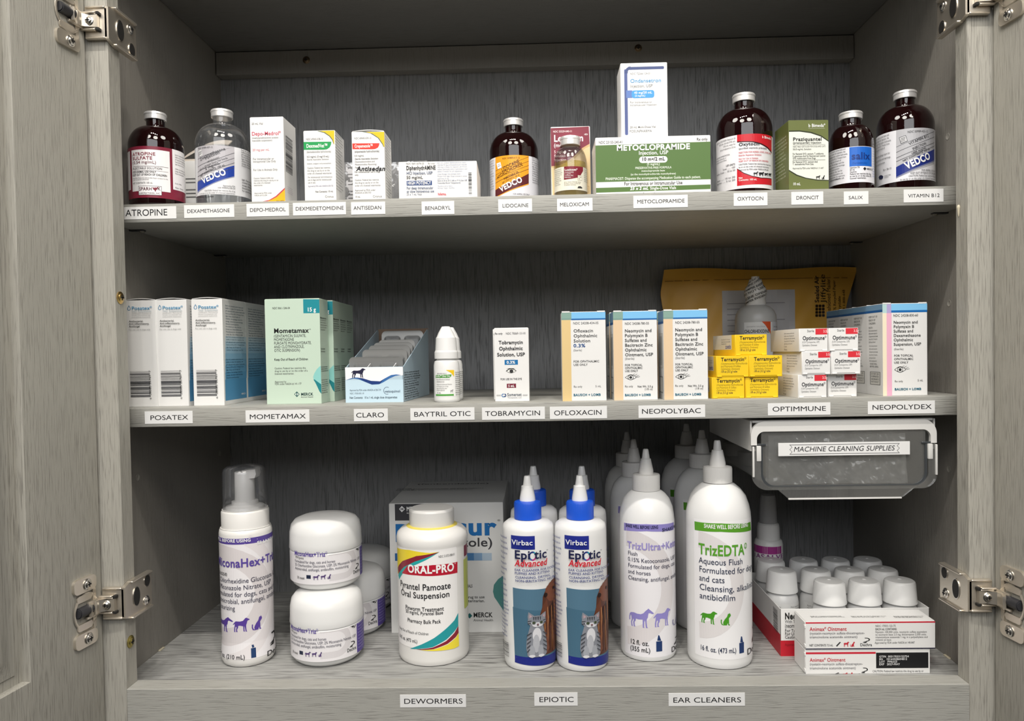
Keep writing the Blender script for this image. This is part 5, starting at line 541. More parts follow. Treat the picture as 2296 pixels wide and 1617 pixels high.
# ------------------------------------------------------------ the cabinet
cab = thing('medicine_cabinet', 'open grey oak cabinet whose two doors stand wide open', 'cabinet', (0, 0, -60))
cab.location = (0, 0, 0)
XL, XR, YB, TOP = -409.5, 406.4, 310.2, 985.0
def panel(name, a, mat, bev=0.3, parent=None):
    return mbuild(name, lambda m: m.box(*a, mat, bev, 1), parent or cab, 30)
panel('side_panel', (XL - 14, 19.2, -62, XL, YB, TOP), W_SIDE)
panel('side_panel', (XR, 19.2, -62, XR + 14, YB, TOP), W_SIDE)
panel('back_panel', (XL - 14, YB, -62, XR + 14, YB + 6, TOP), W_BACK)
panel('bottom_panel', (XL, 19.2, ZF - 16, XR, YB, ZF), W_FLOOR)
panel('top_panel', (XL, 19.2, TOP - 16, XR, YB, TOP), W_SIDE)
panel('stile', (-424, 0, -62, -380, 19.2, TOP), W_V, 0.8)
panel('stile', (380, 0, -62, 421, 19.2, TOP), W_V, 0.8)
panel('bottom_rail', (-380, 0, -62, 380, 19.2, 0), W_H, 0.5)
panel('top_rail', (-380, 0, 930, 380, 19.2, TOP), W_H, 0.5)
cleat = panel('hanging_rail', (XL + 1, 294.5, 665.8, XR - 1, YB, 694.6), W_SIDE, 0.4)
def screw_mesh(m, mat, r=4.4):
    m.lathe([(r*1.3, 0), (r*1.3, 0.5), (r*1.15, 1.0), (r*0.95, 1.1), (r*0.8, 1.9), (r*0.45, 2.3), (0.02, 2.4)], mat, 20)
    for a, b in ((0.55, 0.16), (0.16, 0.55)): m.box(-r*a, -r*b, 2.2, r*a, r*b, 2.55, DARK)
def screw(parent, loc, direction, mat=BRASS, r=4.4, name='screw'):
    o = mbuild(name, lambda m: screw_mesh(m, mat, r), parent, 40)
    o.matrix_local = Matrix.Translation([c / 1000 for c in loc]) @ Vector(direction).to_track_quat('Z', 'Y').to_matrix().to_4x4(); return o
screw(cleat, (-290.8, 294.5, 681.8), (0, -1, 0), BRONZE, 3.6); screw(cleat, (134.2, 294.5, 685.5), (0, -1, 0), BRONZE, 3.6)
screw(cab, (-380, 8.2, 358), (1, 0, 0), BRASS, 4.4); screw(cab, (-380, 8.6, 40.6), (1, 0, 0), plain('aged_brass', (0.40, 0.33, 0.10), 0.35, 1.0), 4.4)
def pinhole(x, y, z, s):
    def f(m):
        m.lathe([(3.3, 0.02), (3.3, 0.25), (2.8, 0.3), (2.5, 0.12)], W_Y, 18); m.lathe([(2.6, 0.1), (0.02, 0.1)], DARK, 18)
    o = mbuild('pin_hole', f, cab, 40); o.matrix_local = Matrix.Translation((x / 1000, y / 1000, z / 1000)) @ Vector((s, 0, 0)).to_track_quat('Z', 'Y').to_matrix().to_4x4()
for y, z in ((79.6, 342.8), (80.7, 506.2), (81.8, 178.6), (278, 178.6)): pinhole(XR, y, z, -1)
for y, z in ((82.9, 180.7), (278, 178.6), (82, 343)): pinhole(XL, y, z, 1)
# chipped paint and dry glue along the floor joints
for x, y, s in ((XL + 1.2, 118, 1), (XR - 1.2, 84, -1)):
    mbuild('glue_bead', lambda m: m.box(x - 1.2, y - 5, ZF - 0.2, x + 1.2, y + 5, ZF + 1.3, plain('dry_glue', (0.62, 0.56, 0.42), 0.5), 0.5, 2), cab, 60)
mbuild('glue_bead', lambda m: (m.lathe([(0.3, -7), (0.9, -4), (1.3, 0), (1.6, 1.5), (1.0, 3), (0.1, 3.6)], MATS['dry_glue'], 10)), cab, 60).location = (0.3795, 0.0135, 0.4235)
# ------------------------------------------------------------ doors, frame and raised panel, open a little past square
DM = {}
def door(sx):
    a = math.atan(0.115); root = bpy.data.objects.new('door', None); COL.objects.link(root); root.parent = cab
    hx = -0.3985 if sx < 0 else 0.4005; root.location = (hx, -0.003, 0)
    # local x = towards the room along the door, local y = outward thickness, mirrored for the right side
    DM[sx] = Matrix.Translation((hx, -0.003, 0)) @ Matrix(((sx * math.sin(a), sx * math.cos(a), 0, 0), (-math.cos(a), math.sin(a), 0, 0), (0, 0, 1, 0), (0, 0, 0, 1)))
    root.matrix_local = DM[sx]
    Wd, z0, z1, sw, T = 400.0, -38.0, 968.0, 83.5, 20.0
    def P(name, fn): return mbuild(name, fn, root, 30)
    P('door_stile', lambda m: m.box(0, 0, z0, sw, T, z1, W_V, 1.4, 3)); P('door_stile', lambda m: m.box(Wd - sw, 0, z0, Wd, T, z1, W_V, 1.4, 3))
    P('door_rail', lambda m: m.box(sw, 0, z0, Wd - sw, T, z0 + sw, W_V, 0.5, 1)); P('door_rail', lambda m: m.box(sw, 0, z1 - sw, Wd - sw, T, z1, W_V, 0.5, 1))
    def pan(m):
        b = (sw, z0 + sw, Wd - sw, z1 - sw); rings = [(0, 7.0), (8.6, 7.0), (8.6, 6.0), (10.5, 6.0), (22, 2.2), (27, 1.6), (34, 1.6)]; vs = []; fs = []
        for i, (ins, y) in enumerate(rings): vs += [(b[0] + ins, y, b[1] + ins), (b[2] - ins, y, b[1] + ins), (b[2] - ins, y, b[3] - ins), (b[0] + ins, y, b[3] - ins)]
        for i in range(len(rings) - 1): fs += [(i*4 + k, i*4 + (k + 1) % 4, i*4 + 4 + (k + 1) % 4, i*4 + 4 + k) for k in range(4)]
        n = (len(rings) - 1) * 4; fs.append((n, n + 1, n + 2, n + 3)); m.add(vs, fs, W_V); m.box(b[0], 10, b[1], b[2], 14, b[3], W_V)
    P('door_panel', pan)
    return root
doors = {s: door(s) for s in (-1, 1)}
# ------------------------------------------------------------ cup hinges
def hinge(sx, z, flip=1):
    root = bpy.data.objects.new('hinge', None); COL.objects.link(root); root.parent = cab
    X = lambda v: sx * v                                   # v grows outward from the opening
    ex = 380.0
    def B(m, v0, y0, za, v1, y1, zb, mat=NICKEL, bev=1.2, seg=3): m.box(min(X(v0), X(v1)), y0, z + za, max(X(v0), X(v1)), y1, z + zb, mat, bev, seg)
    def base(m):
        B(m, 398, -4.2, -14, 376.5, -0.2, 14, bev=1.4)                      # plate on the stile face
        B(m, 397, -5.6, -14.6, 379, -0.6, -12.4); B(m, 397, -5.6, 12.4, 379, -0.6, 14.6)   # folded lips
        pts = [(-4.2, -14), (6, -17.5), (40, -17.5), (41.5, -14), (41.5, 14), (40, 17.5), (6, 17.5), (-4.2, 14)]
        m.prism([(y, z + q) for y, q in pts], X(379.6), X(376.2), 'yz', NICKEL)
        B(m, 379.8, 4, 15.4, 373.6, 40, 17.6); B(m, 379.8, 4, -17.6, 373.6, 40, -15.4)
    m0 = MB(); base(m0); m0.build('hinge_base', root, 40)
    def slot(y, dz, ry, rz):
        def f(m):
            m.prism([(y + a, z + dz + b) for a, b in ell(0, 0, ry + 0.9, rz + 0.9, 20)], X(376.25), X(375.6), 'yz', NICKEL_B)
            m.prism([(y + a, z + dz + b) for a, b in ell(0, 0, ry, rz, 20)], X(376.2), X(375.3), 'yz', DARK)
        mbuild('slot_hole', f, root, 40)
    slot(14, 0.5, 5, 8.5)
    if z > 300: slot(33, -9.5, 4.2, 5)
    else: slot(33, 9.5, 4.2, 5)
    screw(root, (X(376.2), 31, z + (9 if z > 300 else -9)), (-sx, 0, 0), NICKEL_B, 3.6)
    def arm(m):
        B(m, 397.5, -8.2, -6.8, 385, -4.0, 6.8); B(m, 399.5, -9.0, -8.4, 386, -5.2, -6.4); B(m, 399.5, -9.0, 6.4, 386, -5.2, 8.4)
        pts = [(384, -4.5), (384, -8.4), (396, -8.4), (400, -11), (400.5, -18), (397.5, -24), (394.5, -24), (397.2, -18), (396.8, -12.5), (394, -10.4)]
        m.prism([(X(v), y) for v, y in pts], z - 5.6, z + 5.6, 'xy', NICKEL)
    m1 = MB(); arm(m1); m1.build('hinge_arm', root, 40)
    for dz in (-7, 7): mbuild('slot_hole', lambda m: B(m, 385.6, -8.6, dz - 1.4, 382.6, -4.1, dz + 1.4, DARK, 0.4, 1), root)
    screw(root, (X(391.5), -8.2, z), (0, -1, 0), NICKEL_B, 3.4)
    # cup plate let into the door's inner face; local frame of the door
    def plate(m):
        n = 28; out = [(21 + 15.5 * math.cos(2*math.pi*k/n), z + 16.5 * math.sin(2*math.pi*k/n)) for k in range(n)]
        vs = []; fs = []
        for r, y in ((1.0, -0.9), (0.93, -1.6), (0.86, -1.5), (0.82, 0.6)):
            vs += [(21 + (a - 21) * r, y, z + (b - z) * r) for a, b in out]
        for i in range(3): fs += [(i*n + k, i*n + (k+1) % n, (i+1)*n + (k+1) % n, (i+1)*n + k) for k in range(n)]
        fs.append(tuple(range(3*n, 4*n))); m.add(vs, fs, NICKEL)
        m.prism([(9, z - 17), (12, z - 19.5), (13, z - 13), (13, z + 13), (12, z + 19.5), (9, z + 17)], -1.2, 0, 'xz', NICKEL)
        m.prism(rrect(14, z - 15.5, 32, z - 9.5, 2.5), -1.6, -0.4, 'xz', NICKEL); m.prism(rrect(14, z + 9.5, 32, z + 15.5, 2.5), -1.6, -0.4, 'xz', NICKEL)
        for s in (-1, 1):
            m.prism(rrect(9.5, z + s*24 - 6.5, 36.5, z + s*24 + 6.5, 4.5), -2.6, 0, 'xz', NICKEL)
    m2 = MB(); plate(m2); o = m2.build('cup_plate', root, 40); o.matrix_local = DM[sx]
    def inner(m):
        m.prism([(21 + a, z + b) for a, b in ell(0, 0, 12.2, 12.6, 24)], 0.4, 0.7, 'xz', DARK)
        bm = bmesh.new(); bmesh.ops.create_cone(bm, cap_ends=True, segments=20, radius1=4.6, radius2=4.6, depth=17)
        bmesh.ops.bevel(bm, geom=[e for e in bm.edges if len(e.link_faces) == 2 and abs(e.calc_face_angle(0)) > 1], offset=0.8, segments=2, affect='EDGES')
        m.bm(bm, RUBBER, Matrix.Translation((24, -1.2, z + 1)) @ Matrix.Rotation(math.radians(90), 4, 'Y'))
    o = mbuild('damper', inner, root, 40); o.matrix_local = DM[sx]
    def link(m):
        m.box(2, -2.8, z - 7.5, 22, -0.6, z - 5.2, NICKEL, 0.6, 2); m.box(2, -2.8, z + 5.2, 20, -0.6, z + 7.5, NICKEL, 0.6, 2); m.box(5, -3.6, z - 6, 13, -1.2, z + 6, NICKEL, 0.8, 2)
    o = mbuild('hinge_link', link, root, 40); o.matrix_local = DM[sx]
    for s in (-1, 1):
        o = mbuild('screw', lambda m: screw_mesh(m, NICKEL_B, 3.8), root, 40)
        o.matrix_local = DM[sx] @ Matrix.Translation((0.021, -0.0026, (z + s*24) / 1000)) @ Vector((0, -1, 0)).to_track_quat('Z', 'Y').to_matrix().to_4x4()
for sx in (-1, 1):
    for z in (80.5, 602.0): hinge(sx, z)
# ------------------------------------------------------------ shelves with their paper strips
def strips(parent, key, y, base=(0, 0, 0)):
    for txt, x0, z0, x1, z1, t0, t1, tz, cap in STRIPS[key]:
        s = mbuild('paper_strip', lambda m: m.box(x0, y - 0.35, z0, x1, y - 0.02, z1, PAPER, 0.05, 1), parent)
        print_mesh('lettering', [('T', [txt], t0, t1, tz, cap, 0, '111114', 0, 0, 'f')], lambda u, v, o: (u, y - 0.35 - o, v), s)
strips(cab, 'rail', 0.0)
def shelf(label, z1, th, key=None, clips=True, mat=W_H):
    s = mbuild('shelf', lambda m: m.box(XL + 1.0, 41.0, z1 - th, XR - 1.0, YB - 1.5, z1, mat, 0.9, 2), None, 30)
    s['label'] = label; s['category'] = 'shelf'
    if key: strips(s, key, 41.0)
    if clips:
        for sx in (XL, XR):
            for y in (82, 278):
                d = 1 if sx < 0 else -1
                def f(m):
                    m.box(min(sx, sx + d*15), y - 3, z1 - th - 1.4, max(sx, sx + d*15), y + 3, z1 - th - 0.1, RUBBER, 0.5, 1)
                    m.lathe([(2.6, z1 - th - 2.6), (2.6, z1 - th - 1.6), (0.05, z1 - th - 1.5)][::-1], NICKEL_B, 16, None, sx + d*12, y)
                mbuild('shelf_clip', f, s, 40)
    return s
shelf('grey oak shelf with thirteen paper strips carrying the vials', Z1, 17.5, 'upper')
shelf('grey oak shelf with nine paper strips carrying the eye and ear medicines', Z2, 18.0, 'middle')
shelf('bare shelf with shade in its colour, closing off the space above the vials', Z3 + 18, 18.0, None, False, W_SHADED)
# ------------------------------------------------------------ upper shelf
vial('atropine', 'amber vial in a maroon framed white label beside the left cabinet wall')
vial('dexamethasone', 'clear glass vial with a grey, white and blue band label', 'clear')
vial('lidocaine', 'amber vial with an orange label crossed by a dark brown band')
vial('oxytocin', 'amber vial with a red and white label and farm animal silhouettes')
vial('salix', 'short amber vial with a bright blue square on its white label')
vial('vitamin', 'amber vial with a silver label and slanted navy band beside the right wall')
vial('loxicom_vial', 'small clear vial of yellow liquid in front of the maroon and tan box', 'oily')
carton('depo', 'medicine_carton', 'white carton with pink lettering and a yellow corner at its foot')
carton('dexmed', 'medicine_carton', 'white carton with a green name band and yellow top corner')
carton('cropamezole', 'medicine_carton', 'white carton with a red name band and black handwriting across it', flap='arch')
carton('diphen', 'medicine_carton', 'wide low white carton with navy lettering and a side barcode')
carton('loxicom', 'medicine_carton', 'maroon and tan carton standing behind the small yellow vial')
carton('metoclopramide', 'medicine_carton', 'wide white and green carton lying under a tall white one', gloss=0.3)
carton('ondansetron', 'medicine_carton', 'tall white carton with a blue line frame standing on the green carton', gloss=0.25)
carton('praziquantel', 'medicine_carton', 'olive green carton with a cream panel and small dog and cat silhouettes', card=plain('olive_card', lin('646c3a')[:3], 0.42))
# white carton half hidden behind the first two vials, its beige lid flap bent up
t = thing('medicine_carton', 'white carton with a curled beige lid, half hidden behind the maroon and grey labelled vials', 'box', (-354, 150, Z1))
mbuild('carton_body', lambda m: m.box(-27, -18, 0, 27, 18, 64, CARD, 0.4, 2), t, 40)
WB = [('R', 6, 44 - 3.9*k, 6 + w_, 45.4 - 3.9*k, '6a', 0) for k, w_ in enumerate((42, 28, .3, 36, 40, 30, .3, 20, .3, 38, 24)) if w_ > 1] + [('P', [(29, 57), (31, 53), (35, 51), (40, 52), (43, 57), (42, 58), (39, 54), (35, 53), (32, 54), (30, 58)], '1a1a1c')]
print_mesh('front_print', WB, face_fn((54, 36, 64), 'front'), t, (0, 0, 54, 64), coat=CARD)
def curl(m):
    n = 12; vs = []; fs = []
    for k in range(n + 1):
        a = k / n; x = -24 + 50 * a; z = 66 + 14.5 * math.sin(a * math.pi * 0.62)
        for y, e in ((-17, 0), (-17, 1.0), (-6, 6.5), (-6, 5.5)): vs.append((x, y, z + e * 1.3))
    for k in range(n): fs += [(k*4 + i, k*4 + (i+1) % 4, k*4 + 4 + (i+1) % 4, k*4 + 4 + i) for i in range(4)]
    fs += [(0, 1, 2, 3), (n*4+3, n*4+2, n*4+1, n*4)]
    m.add(vs, fs, plain('beige_card', (0.62, 0.55, 0.47), 0.5)); m.box(-24, -17, 62, 26, 17, 66.5, MATS['beige_card'], 1.2, 2)
mbuild('lid_flap', curl, t, 50)
# clear pouch with folded leaflet behind the red banded carton
def crumple(m, x0, x1, z0, z1, mat, amp, seed, nx=26, nz=20, y0=0.0, lean=0.0, thick=0.12):
    rnd = random.Random(seed); ph = [(rnd.uniform(0.05, 0.32), rnd.uniform(-0.3, 0.3), rnd.uniform(0, 6.3), rnd.uniform(0.3, 1)) for _ in range(9)]
    vs = []; fs = []
    for j in range(nz + 1):
        for i in range(nx + 1):
            x = x0 + (x1 - x0) * i / nx; z = z0 + (z1 - z0) * j / nz
            y = sum(abs(math.sin(a * x + b * z + c)) * w for a, b, c, w in ph) * amp / 4; e = 4 * (i / nx) * (1 - i / nx)
            vs.append((x, y0 + y * (0.4 + 0.6 * e) + lean * j / nz, z))
    W = nx + 1
    for j in range(nz):
        for i in range(nx): fs.append((j*W + i, j*W + i + 1, (j+1)*W + i + 1, (j+1)*W + i))
    m.add(vs, fs, mat)
BAG = clear('thin_plastic_film', (0.95, 0.95, 0.95), 0.2, (0.7, 0.7, 0.71), 0.08, 2.2)
t = thing('plastic_pouch', 'clear plastic pouch holding a folded leaflet behind the red banded carton', 'bag', (-155, 124, Z1))
mbuild('film', lambda m: (crumple(m, -48, 42, 0, 57, BAG, 5, 3), crumple(m, -48, 42, 0, 57, BAG, 5, 5, y0=9)), t, 60)
lf = mbuild('leaflet', lambda m: m.box(-45, 3.0, 1, -6, 3.4, 52, plain('grey_paper', (0.58, 0.58, 0.6), 0.6), 0.1, 1), t)
print_mesh('leaflet_print', [('R', -43, 44 - 3.6*q, -43 + w, 44.8 - 3.6*q, '60', 0) for q, w in enumerate((6, 16, 15, 17, 0.3, 9, 17, 16, 12, 15, 17, 10))], lambda u, v, o: (u, 3.0 - o, v), lf)
# ------------------------------------------------------------ middle shelf
p = carton('posatex', 'ear_drop_carton', 'third of the tall drop printed white cartons, its blue side showing', flap='arch', group='drop printed cartons', size=(30.8, 58, 106))
p.location.y += 0.0
dup(p, (-362.9, 97, Z2), 0, 'middle one of the three tall drop printed cartons at the shelf front', 'drop printed cartons')
dup(p, (-393.4, 96, Z2), 0, 'tall drop printed carton half hidden by the left stile', 'drop printed cartons')
dup(p, (-327.5, 156.5, Z2), 0.0, 'drop printed carton standing directly behind the third one', 'drop printed cartons')
MINT = plain('mint_card', lin('c3d6c4')[:3], 0.42)
p = carton('mometamax', 'ear_ointment_carton', 'foremost pale green carton with a teal corner', card=MINT, group='pale green cartons')
for k, (dx, dy, l) in enumerate(((4.6, 31, 'second of the pale green cartons, right behind the foremost one'), (3.6, 61.5, 'third pale green carton counted from the shelf front'), (3.0, 91.5, 'rearmost of the pale green cartons'))):
    dup(p, (-243.2 + dx, 87.1 + dy, Z2), 0, l, 'pale green cartons')
# display tray with blister packs
D = DATA['claro']; w, d, h = D['size']; hb = 76.0
tray = thing('display_carton', 'pale blue open display carton with a dog and wave printed on its front', 'box', D['loc'], D['yaw'])
PBLUE = plain('pale_blue_card', lin('b5cbd8')[:3], 0.42)
mbuild('front_wall', lambda m: m.box(-w/2, -d/2, 0, w/2, -d/2 + 0.6, h, PBLUE, 0.1, 1), tray)
mbuild('base', lambda m: m.box(-w/2, -d/2, 0, w/2, d/2, 0.6, PBLUE), tray)
side = [(-d/2, 0), (d/2, 0), (d/2, hb - 2), (d/2 - 2, hb), (d/2 - 6, hb), (-d/2 + 3, h), (-d/2, h)]
for s in (-1, 1): mbuild('side_wall', lambda m: m.prism(side, s*w/2, s*(w/2 - 0.6), 'yz', PBLUE), tray)
mbuild('back_wall', lambda m: m.box(-w/2, d/2 - 0.8, 0, w/2, d/2, hb + 1.5, KRAFT, 0.2, 1), tray)
print_mesh('front_print', D['front'], face_fn((w, d, h), 'front'), tray, (0, 0, w, h))
print_mesh('side_print', [i for i in D['right']], face_fn((w, d, h), 'right'), tray)
def blister(i, y, zt, x0, x1, tilt, label, dark=False):
    t = thing('blister_pack', label, 'blister pack', (0, 0, 0), 0, 'blister packs in the display carton')
    ww = x1 - x0; hh = zt
    def sheet(m):
        pts = rrect(-ww/2, 0, ww/2, hh, 5, 4); n = len(pts); bend = lambda x, z: 0.0022 * x * x * (0.4 if dark else 1) * (z / hh) ** 2
        vs = [(a, bend(a, b), b) for a, b in pts] + [(a, bend(a, b) + 0.5, b) for a, b in pts]
        tr = tessellate_polygon([[Vector((a, b, 0)) for a, b in pts]])
        m.add(vs, [tuple(q) for q in tr] + [tuple(k + n for k in reversed(q)) for q in tr] + [(k, (k+1) % n, n + (k+1) % n, n + k) for k in range(n)], FOIL)
    mbuild('foil_sheet', sheet, t, 50)
    for q in (-0.24, 0.24):
        def pocket(m):
            base = rrect(q*ww - 9.5, 6, q*ww + 9.5, hh - 5.5, 4, 4); top = rrect(q*ww - 7, 9, q*ww + 7, hh - 8.5, 3, 4); n = len(base)
            vs = [(a, -0.05, b) for a, b in base] + [(a, -4.2, b) for a, b in top]
            m.add(vs, [(k, (k+1) % n, n + (k+1) % n, n + k) for k in range(n)] + [tuple(n + k for k in range(n))], clear('blister_plastic', (0.86, 0.87, 0.88), 0.10, (0.6, 0.6, 0.6), 0.06, 1.8))
        mbuild('pocket', pocket, t, 40)
    a = D['yaw']; lx = (x0 + x1) / 2; ca, sa = math.cos(a), math.sin(a)
    loc = Vector((D['loc'][0] + lx*ca - y*sa, D['loc'][1] + lx*sa + y*ca, Z2 + 0.8))
    t.location = loc / 1000; t.rotation_euler = (math.radians(-tilt), 0, a)
BP = ('foremost blister pack, tipped forward against the carton front', 'second blister pack, taller and wider than the foremost', 'blister pack third from the carton front, dark edged', 'blister pack fourth from the carton front', 'blister pack fifth from the carton front', 'rearmost silver blister pack leaning on the brown back wall')
for i, (y, zt, x0, x1, tl) in enumerate(((-d/2 + 16, 46, -27.8, 27.8, -14), (-d/2 + 30, 53, -19, 28.3, -8), (-d/2 + 40, 57, -16, 28.3, -4), (-d/2 + 50, 60, -14, 28.3, -2), (-d/2 + 60, 63, -12, 28.3, 0), (d/2 - 26, 74, -20, 28.2, 3))): blister(i, y, zt, x0, x1, tl, BP[i])
# white dropper bottles
def dropper(label, loc, grp):
    D = DATA['baytril']; t = thing('dropper_bottle', label, 'bottle', loc, 0, grp); pr = D['prof']; R = D['R']
    body = [(R*0.6, 0.6), (R - 1.4, 0), (R - 0.2, 1.4), (R, 3)] + [tuple(q) for q in pr if 9 < q[1] < 42]
    mbuild('bottle_body', lambda m: m.lathe(body, PLAST, 48), t, 40)
    capp = [tuple(q) for q in pr if q[1] >= 41]
    mbuild('cap', lambda m: m.lathe([(5, 41)] + capp + [(0.05, capp[-1][1] + 0.2)], PLAST, 72, (52, 62, 36, 0.3)), t, 35)
    label_on(t, 'baytril', 0.4); return t
b = dropper('white dropper bottle with a green and yellow label, at the front', DATA['baytril']['loc'], 'white dropper bottles')
dup(b, (-89.6, 99.5, Z2), 0.1, 'white dropper bottle almost hidden behind its twin', 'white dropper bottles')
b = carton('tobramycin', 'eye_drop_carton', 'small white carton with an open eye and blue strength box, in front', flap='slots', group='small white eye drop cartons')
dup(b, (-27.9, 108, Z2), 0, 'small white carton peeking out behind the one with the dark eye', 'small white eye drop cartons')
carton('ofloxacin', 'eye_drop_carton', 'blue topped carton with a tan stripe and the bold blue 0.3% line', flap='tabs')
b = carton('neopolybac', 'eye_ointment_carton', 'blue topped carton with beige stripe, next to the tan striped one', flap='tabs', group='beige striped eye ointment cartons', size=(41.8, 33, 85.2))
LS = [('R', 0, 75.2, 33, 86, '6f95b4', 0), ('R', 0, 73, 33, 75.2, '1a5a98', 0), ('R', 5, 30, 28, 64, 'd0ccc4', 0), ('R', 6, 31, 27, 63, 'dcdad4', 0)] + [('R', 10 + 3*k, 33, 11 + 3*k, 61, '77', 0) for k in range(5)] + [('R', 8, 6, 26, 22, '88', 0), ('R', 9, 7, 25, 21, 'd8d6d0', 0)]
print_mesh('side_print', LS, face_fn((41.8, 33, 85.2), 'left'), b, (0, 0, 33, 85.2))
dup(b, (142.3, 67, Z2), 0, 'blue topped carton with beige stripe, beside the yellow boxes', 'beige striped eye ointment cartons')
dup(b, (94.2, 105, Z2), 0, 'beige striped carton behind the one next to the tan stripe', 'beige striped eye ointment cartons')
dup(b, (141.6, 101.5, Z2), 0, 'beige striped carton behind the one beside the yellow boxes', 'beige striped eye ointment cartons')
b = carton('neopolydex', 'eye_drop_carton', 'foremost blue topped carton with pink and cream stripes', flap='tabs', group='pink striped eye drop cartons')
for dx, dy, l in ((0.2, 35.5, 'second of the pink striped cartons'), (0.8, 72, 'third of the pink striped cartons, standing by the right wall'), (1.4, 107.5, 'rearmost of the pink striped cartons')):
    dup(b, (352.15 + dx, 74.1 + dy, Z2), 0.02, l, 'pink striped eye drop cartons')
# yellow ointment boxes
def small_box(key, name, label, cat, card, art, size, loc, yaw, grp, flapname, left=None):
    t = thing(name, label, cat, loc, yaw, grp); w, d, h = size
    mbuild('carton_body', lambda m: m.box(-w/2, -d/2, 0, w/2, d/2, h, card, 0.3, 2), t, 40)
    def fl(m):
        m.box(-w/2 + 0.5, -d/2 - 0.45, 1.3, w/2 - 0.5, -d/2, h - 0.2, card, 0.15, 1)
    f = mbuild('end_flap', fl, t, 40)
    for s in (-1, 1): mbuild('tuck_tab', lambda m: m.box(s*(w/2 - 3) - 2.2, -d/2 - 0.9, 0.15, s*(w/2 - 3) + 2.2, -d/2 + 0.2, 1.6, card, 0.2, 1), t, 40)
    print_mesh('front_print', art, face_fn((w, d + 0.9, h), 'front'), f, (0.6, 1.4, w - 0.6, h - 0.3))
    if left: print_mesh('side_print', left, face_fn((w, d, h), 'left'), t, (0, 0, d, h))
    return t
YEL = plain('yellow_card', lin('f0c81c')[:3], 0.42)
ts = (31.5, 65.0, 20.3)
tl = [('R', 0, 6, 56, 21, 'dedad2', 0), ('T', ['Store below 25 C. For use in', 'dogs and cats only. See leaflet', 'Manufactured for'], 26, 52, 15.5, 1.3, 2.2, '88', 0, 0, 'f'), ('T', ['zoetis'], 38, 54, 7.0, 4.2, 0, '3a3f9a', 1, 0, 'f')]
g = 'yellow eye ointment boxes'
a = small_box('terra', 'eye_ointment_box', 'yellow box in the bottom row, touching the beige striped carton', 'box', YEL, DATA['terra_art'], ts, (182.8, 87.9, Z2), 0.02, g, 'f', tl)
for (x, y, dz, yaw, l) in ((215.8, 89.1, 0, 0, 'yellow box in the bottom row, beside the red cornered boxes'), (186.8, 87.6, 20.4, 0.03, 'yellow box in the middle row, beside the beige striped carton'), (219.0, 86.6, 20.4, 0, 'yellow box in the middle row, beside the red cornered boxes'), (203.7, 91.5, 40.8, 0.09, 'single yellow box topping its stack')):
    dup(a, (x, y, Z2 + dz), yaw, l, g)
g = 'white red cornered ointment boxes'; os_ = (27.4, 75.0, 21.8)
a = small_box('opti', 'eye_ointment_box', 'red cornered white box in the bottom row, beside the yellow boxes', 'box', CARD, DATA['opti_art'], os_, (258.5, 83.8, Z2), 0.05, g, 'f', DATA['opti_side'])
for x, y, dz, yaw, l in ((291.0, 90.5, 0, 0, 'red cornered white box in the bottom row, beside the pink striped cartons'), (261.9, 83.1, 21.9, 0.05, 'red cornered white box in the middle row, beside the yellow boxes'), (291.6, 83.1, 21.9, 0, 'red cornered white box in the middle row, beside the pink striped cartons'),
                      (259.9, 84.1, 43.8, 0.05, 'red cornered white box in the top row, nearer the yellow boxes'), (289.6, 83.1, 43.8, 0, 'red cornered white box in the top row, nearer the pink striped cartons')):
    dup(a, (x, y, Z2 + dz), yaw, l, g)
# bottle under a printed shrink band
D = DATA['tamper']; t = thing('spray_bottle', 'frosted bottle whose cap is wrapped in a printed tamper band', 'bottle', (262.1, 236, Z2)); R = D['R']
FROST = plain('frosted_plastic', (0.50, 0.50, 0.49), 0.35)
pr = [(R*0.7, 0.5), (R - 1.5, 0), (R, 3), (R, 30)] + [tuple(q) for q in D['prof'] if q[1] > 45]
mbuild('bottle_body', lambda m: m.lathe(pr, FROST, 56), t, 40)
band = [tuple(q) for q in D['prof2']]
bd = mbuild('shrink_band', lambda m: m.lathe([(r * (1 + 0.03 * math.sin(z * 1.7)), z) for r, z in band] + [(0.05, band[-1][1] + 0.3)], plain('shrink_film', (0.74, 0.73, 0.71), 0.25), 48), t, 60)
its = []
for k in range(6): its.append(('A', [WRAPTXT[k % 3]], -20 + (k % 2) * 2, 99 + 5.0 * k, 34, 2.4, 0, 20, '3a3a3a', 1, 0))
def band_fn(u, v, o):
    z = min(max(v, band[0][1]), band[-1][1])
    for (r0, z0), (r1, z1) in zip(band, band[1:]):
        if z0 <= z <= z1: r = r0 + (r1 - r0) * (z - z0) / max(z1 - z0, 1e-6); break
    else: r = band[-1][0]
    th = u / 12.5; return ((r + o + 0.5) * math.sin(th), -(r + o + 0.5) * math.cos(th), z)
print_mesh('lettering', its, band_fn, bd)
print_mesh('label_print', D['print'], cyl_fn(R), t, None, 2.5, 0.15)
